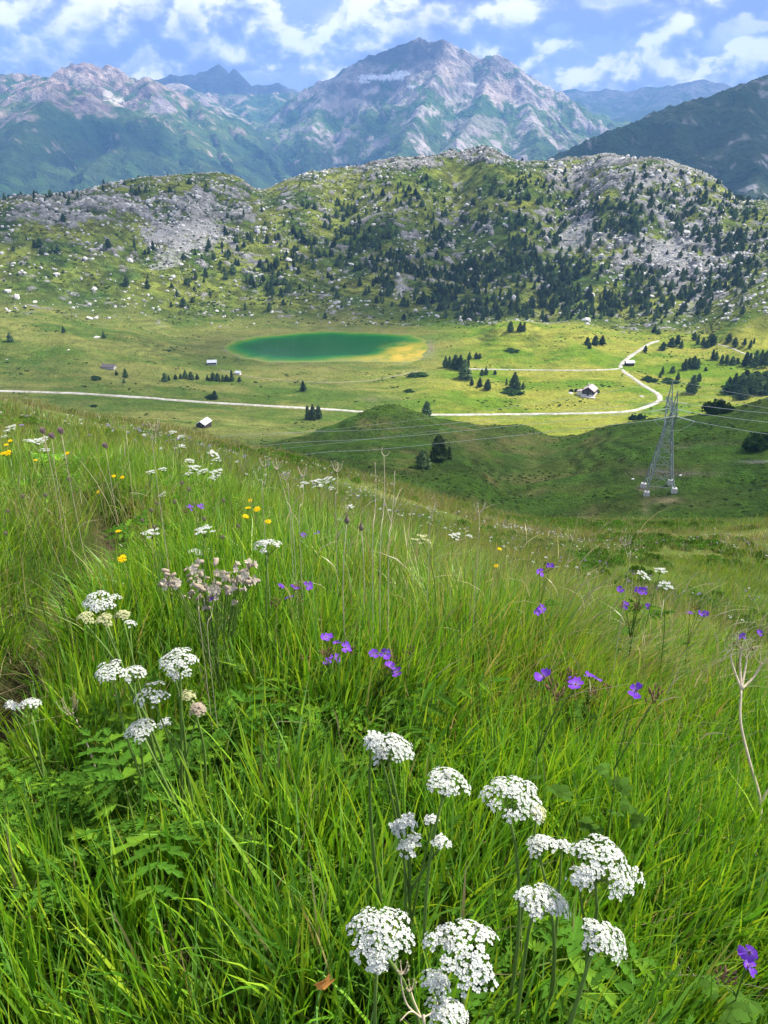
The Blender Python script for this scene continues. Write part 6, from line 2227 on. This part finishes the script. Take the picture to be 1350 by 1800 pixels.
for k, (fl, D, lab, bd) in enumerate((
        ([(573, 1121, 22), (607, 1138, 22), (590, 1158, 27), (576, 1166, 22), (592, 1131, 13)], .028, 'violet cranesbill with five flowers and reddish buds at the centre of the meadow', 4),
        ([(657, 1150, 20), (676, 1149, 22), (686, 1172, 17), (698, 1182, 18)], .027, 'violet cranesbill with four flowers right of the central cluster', 3),
        ([(493, 1033, 17), (518, 1035, 19), (541, 1031, 18), (508, 1051, 13)], .027, 'violet cranesbill behind the central cluster, four flowers in a row', 3),
        ([(956, 1190, 26), (1012, 1204, 25)], .028, 'violet cranesbill pair right of the centre over brown seed pods', 3), ([(1036, 1190, 18), (1048, 1194, 15)], .026, 'violet cranesbill with two side-on flowers beside the pair', 2),
        ([(1118, 1215, 25)], .028, 'single violet cranesbill flower farthest right of that row', 2),
        ([(1090, 1036, 13), (1130, 1040, 17), (1098, 1063, 15), (1140, 1066, 13), (1122, 1037, 12)], .027, 'violet cranesbill on the right brow below the small white umbels', 4),
        ([(949, 1007, 17), (967, 995, 11)], .026, 'violet cranesbill among tall straw grass right of the middle', 1), ([(942, 1074, 15), (951, 1070, 14)], .026, 'violet cranesbill below the straw grass right of the middle', 0),
        ([(1212, 1079, 13), (1228, 1079, 13), (1240, 1079, 10)], .026, 'three violet flowers low on the right brow', 1), ([(1305, 1121, 14), (1335, 1113, 11)], .026, 'violet cranesbill behind the forked dead stalk', 2),
        ([(378, 1051, 20)], .028, 'single violet flower under the beige flower heads', 0), ([(1318, 1674, 30), (1314, 1698, 33)], .029, 'two large violet flowers in the lower right corner', 2),
        ([(333, 893, 11), (353, 891, 13)], .027, 'two small violet flowers below the far white umbels', 1), ([(535, 942, 13), (557, 939, 10)], .026, 'two small violet flowers on a brownish plant beyond the flat umbel', 2))):
    cranesbill(fl, D, 1000 + k, lab, bd, 3 if fl[0][2] < 16 else 6)


# ---- yellow flowers
def hawkbit_mesh(seed):
    g = np.random.default_rng(seed)
    vs, fs = [], []
    for lay, (n, L, up) in enumerate(((17, 1.0, 0.18), (13, 0.74, 0.34), (9, 0.45, 0.5))):
        for k in range(n):
            a = k * 2 * math.pi / n + 0.2 * g.normal() + lay
            d, s = np.array([math.cos(a), math.sin(a), 0]), np.array([-math.sin(a), math.cos(a), 0])
            l = L * (0.85 + 0.25 * g.random())
            i = len(vs)
            vs += [d * 0.08, d * l * 0.55 + s * 0.10 + np.array([0, 0, up * 0.5]), d * l * 0.55 - s * 0.10 + np.array([0, 0, up * 0.5]), d * l + s * 0.07 + np.array([0, 0, up * 0.45]), d * l - s * 0.07 + np.array([0, 0, up * 0.45])]
            fs += [(i, i + 1, i + 2), (i + 1, i + 3, i + 4), (i + 1, i + 4, i + 2)]
    return mesh_np('flower_head', np.array(vs), np.array(fs), False, None, [M_YELLOW])


HAWK = [hawkbit_mesh(i) for i in range(3)]
_iv, _if = tube([(0, 0, -0.75), (0, 0, -0.45), (0, 0, 0.02)], [0.14, 0.34, 0.42], 7)
INVOL = mesh_np('calyx', _iv, _if, True, None, [M_STALK])


def hawkbit(px, py, wp, D, seed, label):
    g = np.random.default_rng(seed)
    p = atd(px, py, F * D / wp)
    base = ground_at(p[0] + 0.03 * g.normal(), p[1] + 0.03 * g.normal() + 0.03)
    if p[2] - base[2] < 0.12:
        base[2] = p[2] - 0.2
    e = link(bpy.data.objects.new('hawkbit', None))
    e.location = base
    q = p - base
    add_mesh('stem', *tube(curve3(np.array([0, 0, -0.02]), q - np.array([0, 0, 0.006]), (g.normal() * 0.02, 0, 0), 8), np.linspace(0.0016, 0.0012, 8), 5), M_STALK, e)
    fl = bpy.data.objects.new('flower_head', HAWK[seed % 3])
    link(fl, e)
    fl.location = q
    fl.scale = (D / 2,) * 3
    fl.rotation_euler = euler_of((0.2 * g.normal(), -0.25 + 0.2 * g.normal(), 1), g.random() * 6)
    link(bpy.data.objects.new('calyx', INVOL), fl)
    return tag(e, label, 'yellow flower', 'yellow flowers in the meadow')


for k, (a, b_, w_, lab) in enumerate((
        (215, 982, 17, 'yellow flower nearest the furrow, fully open'), (208, 934, 12, 'small orange-yellow flower at the upper edge of the furrow'), (452, 895, 13, 'yellow flower right of a matching one in the middle grass'), (436, 893, 12, 'yellow flower just left of the matching pair partner in the middle grass'),
        (432, 908, 13, 'yellow flower lowest of the three close together in the middle grass'), (471, 917, 12, 'orange-yellow bud right of the three close yellow flowers'), (455, 1025, 12, 'yellow flower right of the beige flower heads'), (440, 880, 9, 'tiny yellow flower above the three close ones'),
        (6, 797, 12, 'yellow flower at the left picture edge below the white umbels, left one'), (14, 796, 13, 'yellow flower at the left picture edge below the white umbels, right one'), (18, 775, 9, 'yellow flower between the white umbels at the far left'), (11, 782, 8, 'small yellow flower beside it at the far left'),
        (62, 809, 8, 'tiny yellow flower under the white umbels at the far left'), (118, 797, 9, 'tiny yellow flower right of the left white umbels'), (200, 837, 8, 'tiny yellow flower far behind the furrow, left of two'), (215, 839, 8, 'tiny yellow flower far behind the furrow, right of two'),
        (173, 865, 8, 'tiny yellow flower where the furrow vanishes'), (325, 957, 7, 'tiny yellow flower left of the wide flat umbel'), (380, 962, 8, 'tiny yellow flower just left of the wide flat umbel'), (878, 965, 9, 'tiny yellow flower beyond the greenish globe umbel'), (872, 995, 9, 'tiny yellow flower below the greenish globe umbel'))):
    hawkbit(a, b_, w_, 0.026, 1100 + k, lab)

# ---- small white umbels farther off
FARU = [umbel_single(0.06, W, 1200 + i) for i in range(4)] + [umbel_single(0.06, W, 1210, 0.9, M_CREAM)]


def far_umbel(px, py, wp, D, seed, label, kind=None, group='small white umbels beyond the furrow and on the brow'):
    g = np.random.default_rng(seed)
    p = atd(px, py, F * D / wp)
    base = ground_at(p[0] + 0.03 * g.normal(), p[1] + 0.05 * g.random())
    if p[2] - base[2] < 0.15:
        base[2] = p[2] - 0.25
    e = link(bpy.data.objects.new('umbel_plant', None))
    e.location = base
    q = p - base
    add_mesh('stem', *tube(curve3(np.array([0, 0, -0.02]), q - np.array([0, 0, D * 0.42]), (g.normal() * 0.03, 0.0, 0), 8), np.linspace(0.0024, 0.0015, 8), 5), M_STALK, e)
    o = bpy.data.objects.new('umbel', FARU[int(g.integers(0, 4)) if kind is None else kind])
    link(o, e)
    o.location = q
    o.scale = (D / 0.06,) * 3
    o.rotation_euler = euler_of((0.15 * g.normal(), 0.05 * g.normal(), 1), g.random() * 6)
    for k in range(3):
        l = bpy.data.objects.new('leaf', FERN[int(g.integers(0, 5))])
        link(l, e)
        l.scale = (0.6, 0.6, 0.55)
        l.rotation_euler = (0, g.normal() * 0.2, g.random() * 6.28)
    return tag(e, label, 'umbel flower', group)


FU = [((265, 934, 34), 'small flat white umbel right of the furrow', 1), ((358, 929, 38), 'small flat white umbel among grey seed heads', 1),
      ((343, 968, 30), 'loose white umbel above the beige flower heads, left', 1), ((368, 965, 26), 'loose white umbel above the beige flower heads, right', 1),
      ((285, 868, 18), 'tiny white umbel left below the far umbel cluster', 1), ((257, 852, 14), 'tiny side-on white umbel farthest left of the far cluster', 1)]
for q in ((265, 828, 18), (286, 823, 17), (334, 808, 20), (341, 820, 25), (356, 826, 23), (380, 828, 26), (330, 831, 20), (375, 838, 18)):
    FU.append((q, 'small white umbel of the crowded far cluster on the near hump', 0))
for q in ((375, 795, 24), (381, 806, 20)):
    FU.append((q, 'small white umbel standing above the crowded far cluster', 0))
for q in ((304, 758, 16), (318, 766, 18), (320, 783, 15)):
    FU.append((q, 'small white umbel of the tall slim plant against the far slope', 0))
for q in ((535, 848, 17), (556, 844, 24), (577, 841, 26), (561, 852, 18), (583, 857, 14)):
    FU.append((q, 'small white umbel of the middle cluster left of the three dead stems', 0))
for q in ((20, 749, 20), (66, 773, 26), (50, 773, 17), (76, 769, 20), (8, 766, 13), (78, 789, 20), (12, 756, 14), (112, 802, 16)):
    FU.append((q, 'small white umbel of the cluster at the far left edge', 0))
for q in ((615, 889, 17), (598, 913, 14), (645, 932, 14)):
    FU.append((q, 'small white umbel beside the brown buds in the middle', 0))
for q in ((800, 940, 24), (825, 941, 14)):
    FU.append((q, 'small white umbel right of the greenish globe umbel', 0))
for q in ((1132, 1008, 30), (1161, 1000, 26), (1170, 1026, 30)):
    FU.append((q, 'small white umbel on the right brow above the violet flowers', 0))
ORD = ('first', 'second', 'third', 'fourth', 'fifth', 'sixth', 'seventh', 'eighth')
for k, (q, lab, single) in enumerate(FU):
    if not single:
        same = sorted(x_[0][0] for x_ in FU if x_[1] == lab)
        lab = lab + (', %s from left' % ORD[same.index(q[0])])
    far_umbel(q[0], q[1], q[2], 0.058, 1300 + k, lab)
far_umbel(743, 940, 34, 0.06, 1399, 'greenish globe-shaped umbel going to seed right of the three dead stems', 4)

# ---- beige faded campion
pc = atd(365, 1040, 1.95)
base = ground_at(pc[0], pc[1] + 0.03)
e = link(bpy.data.objects.new('campion', None))
e.location = base
g = np.random.default_rng(41)
CAL = mesh_np('calyx', *tube([(0, 0, -0.004), (0, 0, 0.001), (0, 0, 0.009), (0, 0, 0.015)], [0.001, 0.0044, 0.0046, 0.0026], 8), True, None, [M_BEIGE])
_p = [floret_parts(np.array([0, 0, 0.015]), (0, 0, 1), 0.009, g)]
CALP = mesh_np('petals', *join(_p), False, None, [petal_material('pale creamy petals', (0.50, 0.44, 0.35), 0.35, 0.3)])
stems = []
for i in range(80):
    cx_, cy_2 = ((320, 1030), (345, 1012), (390, 1005), (420, 1010), (335, 1042), (360, 1030), (405, 1032), (440, 1012), (300, 1015), (375, 1045))[i % 10]
    p = atd(cx_ + g.normal() * 13, cy_2 + g.normal() * 11, 1.95 + 0.06 * g.normal())
    q = p - base
    fk = np.array([q[0] * 0.45, q[1] * 0.45, q[2] * 0.66])
    stems.append(tube(curve3(fk, q, (0, 0, 0.008), 4), [0.0009] * 4, 4, False))
    o = bpy.data.objects.new('calyx', CAL)
    link(o, e)
    o.location = q
    s = 0.6 + 0.7 * g.random()
    o.scale = (s, s * (0.8 + 0.4 * g.random()), s)
    o.rotation_euler = euler_of((g.normal() * 0.9, -0.3 + g.normal() * 0.7, 0.5), 0)
    if i % 4:
        link(bpy.data.objects.new('petals', CALP), o)
    if i % 5 == 0:
        stems.append(tube(curve3(np.array([g.normal() * 0.02, g.normal() * 0.02, -0.02]), fk, (0.01, 0, 0), 5), [0.0016] * 5, 5, False))
add_mesh('stem', *join(stems), M_STALK, e)
tag(e, 'clump of faded beige bladder-like flowers above the left umbels', 'campion')

# ---- seed heads
def seedhead_mesh(seed, n=70, fluff=False):
    g = np.random.default_rng(seed)
    d = g.normal(size=(n, 3))
    d /= np.linalg.norm(d, axis=1)[:, None]
    if fluff:
        pts = d * 0.5
        v, f = cards(pts, np.cross(d, g.normal(size=(n, 3))), np.full(n, 0.9), g, 0.25)
        return mesh_np('seed_head', v, f, False, None, [M_FLUFF])
    v, f = cards(d * np.array([0.72, 0.72, 0.8]), d, np.full(n, 0.42), g)
    return mesh_np('seed_head', v, f, False, None, [M_SEED])


SEEDM = [seedhead_mesh(i) for i in range(3)] + [seedhead_mesh(9, 90, True)]
_ov, _of = tube([(0, 0, -1.2), (0, 0, -0.7), (0, 0, 0.1), (0, 0, 0.9), (0, 0, 1.5)], [0.1, 0.75, 0.85, 0.45, 0.25], 8)
_og = np.random.default_rng(3)
_od = [tube([(0.2 * math.cos(a), 0.2 * math.sin(a), 1.0), (0.5 * math.cos(a), 0.5 * math.sin(a), 2.1 + 0.3 * _og.random())], [0.09, 0.03], 4, False) for a in np.linspace(0, 6.28, 10)[:-1]]
SEEDM.append(mesh_np('seed_head', *join([(_ov, _of)] + _od), True, None, [M_SEED]))


def seedhead(px, py, wp, D, kind, seed, label):
    g = np.random.default_rng(seed)
    p = atd(px, py, F * D / wp)
    base = ground_at(p[0] + 0.03 * g.normal(), p[1] + 0.04)
    if p[2] - base[2] < 0.12:
        base[2] = p[2] - 0.2
    e = link(bpy.data.objects.new('seed_stalk', None))
    e.location = base
    q = p - base
    add_mesh('stem', *tube(curve3(np.array([0, 0, -0.02]), q, (g.normal() * 0.02, 0, 0), 7), np.linspace(0.0016, 0.0010, 7), 5), M_STALK if kind < 3 else M_DEAD, e)
    o = bpy.data.objects.new('seed_head', SEEDM[kind])
    link(o, e)
    o.location = q
    o.scale = (D / 2,) * 3
    return tag(e, label, 'seed head', 'seed heads in the meadow')


for k, (a, b_, w_, lab) in enumerate(((320, 849, 9, 'grey seed head left of two under the far umbels'), (332, 860, 9, 'grey seed head right of two under the far umbels'), (307, 882, 9, 'grey seed head left of the two small violet flowers'), (276, 885, 8, 'grey seed head above the small flat umbel right of the furrow'),
                                    (341, 886, 8, 'grey seed head between the two small violet flowers'), (266, 897, 9, 'grey seed head left of the small violet flowers'), (250, 915, 9, 'grey seed head just above the small flat umbel'), (271, 926, 9, 'grey seed head touching the small flat umbel'), (359, 912, 9, 'grey seed head over the flat umbel among the grass'),
                                    (419, 925, 9, 'grey seed head left of the lowest yellow flower'), (391, 944, 9, 'grey seed head above the wide flat umbel'), (393, 880, 8, 'grey seed head left of the three close yellow flowers'), (14, 898, 9, 'grey seed head at the left picture edge'), (40, 872, 9, 'grey seed head on the left bank, first'), (80, 870, 9, 'grey seed head on the left bank, second'),
                                    (120, 842, 8, 'grey seed head on the left bank near the furrow end'), (10, 937, 9, 'grey seed head low at the left picture edge'))):
    seedhead(a, b_, w_ * 1.1, 0.016, k % 3, 1500 + k, lab)
for k, (a, b_, w_, lab) in enumerate(((75, 757, 13, 'pinkish fluffy seed head behind the left umbels, first'), (91, 766, 13, 'pinkish fluffy seed head behind the left umbels, second'), (107, 757, 14, 'pinkish fluffy seed head behind the left umbels, third'), (185, 783, 12, 'fluffy seed head alone right of the left umbels'))):
    seedhead(a, b_, w_, 0.03, 3, 1530 + k, lab)
seedhead(610, 914, 12, 0.017, 4, 1540, 'large brown pointed seed bud left of the three dead stems')
seedhead(635, 927, 11, 0.017, 4, 1541, 'large brown pointed seed bud nearest the three dead stems')


# ---- dead stalks
def dead_stalk(lines, label, name='dead_stalk', burst=None, grp='bleached dead stalks', sink=False):
    """lines: list of ([(px, py, depth) ...], radius). burst: (px, py, depth, radius, n) thin rays of an old umbel"""
    if sink:
        hp = hit(lines[0][0][0][0], lines[0][0][0][1] + 45, 0.5, 6)
        kd = float(hp @ FWD) / lines[0][0][0][2]
        lines = [([(q[0], q[1], q[2] * kd) for q in ln], rd * kd) for ln, rd in lines]
        burst = [(bu[0], bu[1], bu[2] * kd, bu[3] * kd, bu[4]) for bu in (burst or [])]
    w0 = [np.array([atd(*q) for q in ln]) for ln, _ in lines]
    base = w0[0][0].copy()
    gz = float(land(base[0], base[1])[0])
    e = link(bpy.data.objects.new(name, None))
    e.location = (base[0], base[1], gz)
    b0 = np.array([base[0], base[1], gz])
    prt = []
    for i, (pw, (ln, rad)) in enumerate(zip(w0, lines)):
        q = pw - b0
        if i == 0 and q[0][2] > 0.02:
            q = np.vstack([[q[0][0], q[0][1], -0.03], q])
        if len(q) > 2:
            q = catmull(q, 5)
        prt.append(tube(q, np.linspace(rad, rad * 0.55, len(q)), 6))
    add_mesh('stalk', *join(prt), M_DEAD, e)
    for bi_, bu in enumerate(burst or []):
        g = np.random.default_rng(int(bu[0]))
        c = atd(bu[0], bu[1], bu[2]) - b0
        rp = []
        for k in range(bu[4]):
            a = k * 2 * math.pi / bu[4] + 0.3 * g.normal()
            d = np.array([math.cos(a) * 0.7, math.sin(a) * 0.7, 1.0 + 0.3 * g.random()])
            tip = c + d * bu[3] * (0.8 + 0.4 * g.random())
            mid = c + d * bu[3] * 0.5 + np.array([math.cos(a), math.sin(a), -0.3]) * bu[3] * 0.16
            rp.append(tube([c, mid, tip], [0.0008, 0.0006, 0.0005], 4, False))
            for j in range(4):
                b = j * 1.6
                rp.append(tube([tip, tip + np.array([math.cos(b), math.sin(b), 1.2]) * bu[3] * 0.16], [0.0004, 0.0003], 3, False))
        add_mesh('old_umbel', *join(rp), M_DEAD, e)
    return tag(e, label, 'dead stalk', grp)


dead_stalk([([(655, 970, 2.1), (659, 900, 2.1), (661, 850, 2.1), (659, 812, 2.1)], .0012)], 'straight bleached stem, left one of the three tall dead stems')
dead_stalk([([(668, 975, 2.1), (674, 900, 2.1), (676, 850, 2.1), (675, 800, 2.1)], .0013), ([(675, 802, 2.1), (671, 795, 2.1), (672, 786, 2.1)], .0012), ([(675, 802, 2.1), (681, 800, 2.1), (685, 794, 2.1)], .0010)], 'tallest of the three dead stems with a forked tip')
dead_stalk([([(683, 975, 2.1), (688, 920, 2.1), (692, 870, 2.1), (694, 828, 2.1)], .0012), ([(688, 920, 2.1), (676, 880, 2.1), (672, 870, 2.1)], .0009)], 'bleached stem, right one of the three tall dead stems')
dead_stalk([([(1322, 1525, 1.15), (1330, 1470, 1.16), (1337, 1412, 1.17), (1318, 1340, 1.18), (1302, 1270, 1.19), (1303, 1212, 1.2)], .0030), ([(1337, 1412, 1.17), (1348, 1392, 1.17), (1362, 1368, 1.17)], .0022), ([(1303, 1212, 1.2), (1288, 1170, 1.21), (1284, 1152, 1.21)], .0020),
            ([(1303, 1212, 1.2), (1301, 1165, 1.21), (1303, 1140, 1.21)], .0020), ([(1303, 1212, 1.2), (1310, 1175, 1.21), (1313, 1158, 1.21)], .0020), ([(1303, 1212, 1.2), (1325, 1190, 1.21), (1338, 1168, 1.21)], .0022)],
           'thick forked bleached stalk at the right picture edge', burst=[(1284, 1152, 1.21, .02, 7), (1303, 1142, 1.21, .02, 7), (1313, 1158, 1.21, .018, 7), (1338, 1168, 1.21, .02, 7)], sink=True)
dead_stalk([([(180, 1395, 1.25), (165, 1340, 1.27), (150, 1300, 1.28), (128, 1252, 1.3)], .0020)], 'leaning brown stalk with an old seed umbel left of the white umbels', burst=[(126, 1258, 1.3, .022, 12)], sink=True)
dead_stalk([([(745, 1830, 0.93), (741, 1790, 0.94)], .0024), ([(741, 1790, .94), (715, 1765, .94), (705, 1725, .93), (708, 1708, .93)], .0013), ([(741, 1790, .94), (722, 1778, .93), (703, 1795, .92)], .0012), ([(741, 1790, .94), (728, 1760, .95), (722, 1740, .96)], .0012), ([(741, 1790, .94), (762, 1778, .95), (770, 1760, .96)], .0012)],
           'pale dried umbel skeleton with curved rays at the bottom edge', burst=[(707, 1712, .93, .011, 7), (722, 1742, .96, .010, 7)])
for k, (a, b_, c_, d_, lab) in enumerate(((462, 880, 466, 822, 'dead umbel skeleton farthest left behind the yellow flowers'), (515, 930, 488, 826, 'dead umbel skeleton leaning left beside the middle white cluster'), (526, 925, 534, 838, 'dead umbel skeleton just left of the middle white cluster'), (508, 880, 502, 845, 'short dead umbel skeleton under the middle white cluster'),
                                        (270, 800, 273, 760, 'dead umbel skeleton left of the tall slim white umbel'), (840, 960, 842, 902, 'dead umbel skeleton right of the greenish globe umbel'), (755, 930, 760, 902, 'small dead umbel skeleton above the greenish globe umbel'), (590, 900, 593, 830, 'thin dead umbel skeleton right of the middle white cluster'), (1105, 1000, 850 + 248, 960, 'small dead umbel skeleton left of the right brow umbels'))):
    dead_stalk([([(a, b_, 2.25), ((a + c_) / 2 + 2, (b_ + d_) / 2, 2.25), (c_, d_, 2.25)], .0009)], lab, burst=[(c_, d_, 2.25, .02, 8)])
# bent pale stems by the beige flowers
dead_stalk([([(366, 1130, 1.8), (372, 1080, 1.8), (380, 1035, 1.8)], .0007)], 'thin pale stem crossing the beige flowers, right of two')
dead_stalk([([(352, 1100, 1.8), (350, 1070, 1.8), (348, 1045, 1.8)], .0007)], 'thin pale stem below the beige flowers, left of two')
# orange leaf
pl = atd(568, 1730, 0.98)
gl = np.random.default_rng(2)
lv, lf2 = cards(np.array([[0, 0, 0.0], [0.004, 0, 0.006], [-0.003, 0.002, -0.006]]), np.array([[0.2, -1, 0.3], [0.5, -1, 0.1], [-0.4, -1, 0.2]]), np.array([0.022, 0.016, 0.016]), gl, 0.8)
o = add_mesh('dead_leaf', lv, lf2, M_RUST, None, False)
o.location = pl
tag(o, 'curled orange dead leaf caught in the grass left of the broad umbel', 'dead leaf')


# tiny flowers of the right-hand slope, far too many to count
def speckles():
    g = np.random.default_rng(51)
    n = 2200
    px = g.uniform(420, 1400, n)
    prt_p, rot, scl, wh = [], [], [], []
    az = g.uniform(-0.55, 0.58, n)
    r = np.sqrt(g.uniform(5.5 ** 2, 30 ** 2, n))
    x, y = r * np.sin(az), r * np.cos(az)
    z = land(x, y)
    k = fbm(x / 2.2, y / 2.2, 3, 222) > 0.10
    x, y, z, r = x[k], y[k], z[k], r[k]
    n = len(x)
    s = (0.35 + 0.5 * g.random(n)) * (0.7 + 0.03 * r)
    vio = (fbm(x / 3 + 7, y / 3, 2, 223) > 0.12)
    protos = [FARU[0], FARU[1]]
    vm = FARU[2].copy()
    vm.materials[0] = petal_material('pale violet specks', (0.30, 0.20, 0.42), 0.3, 0.3)
    protos.append(vm)
    which = np.where(vio, 2, g.integers(0, 2, n))
    scatter('wildflowers', protos, np.stack([x, y, z + 0.30 + 0.14 * g.random(n)], 1), np.stack([g.normal(size=n) * 0.2, g.normal(size=n) * 0.2, g.random(n) * 6], 1), np.stack([s, s, s], 1), which, 'tiny white and violet wildflowers sprinkled over the right slope')


speckles()
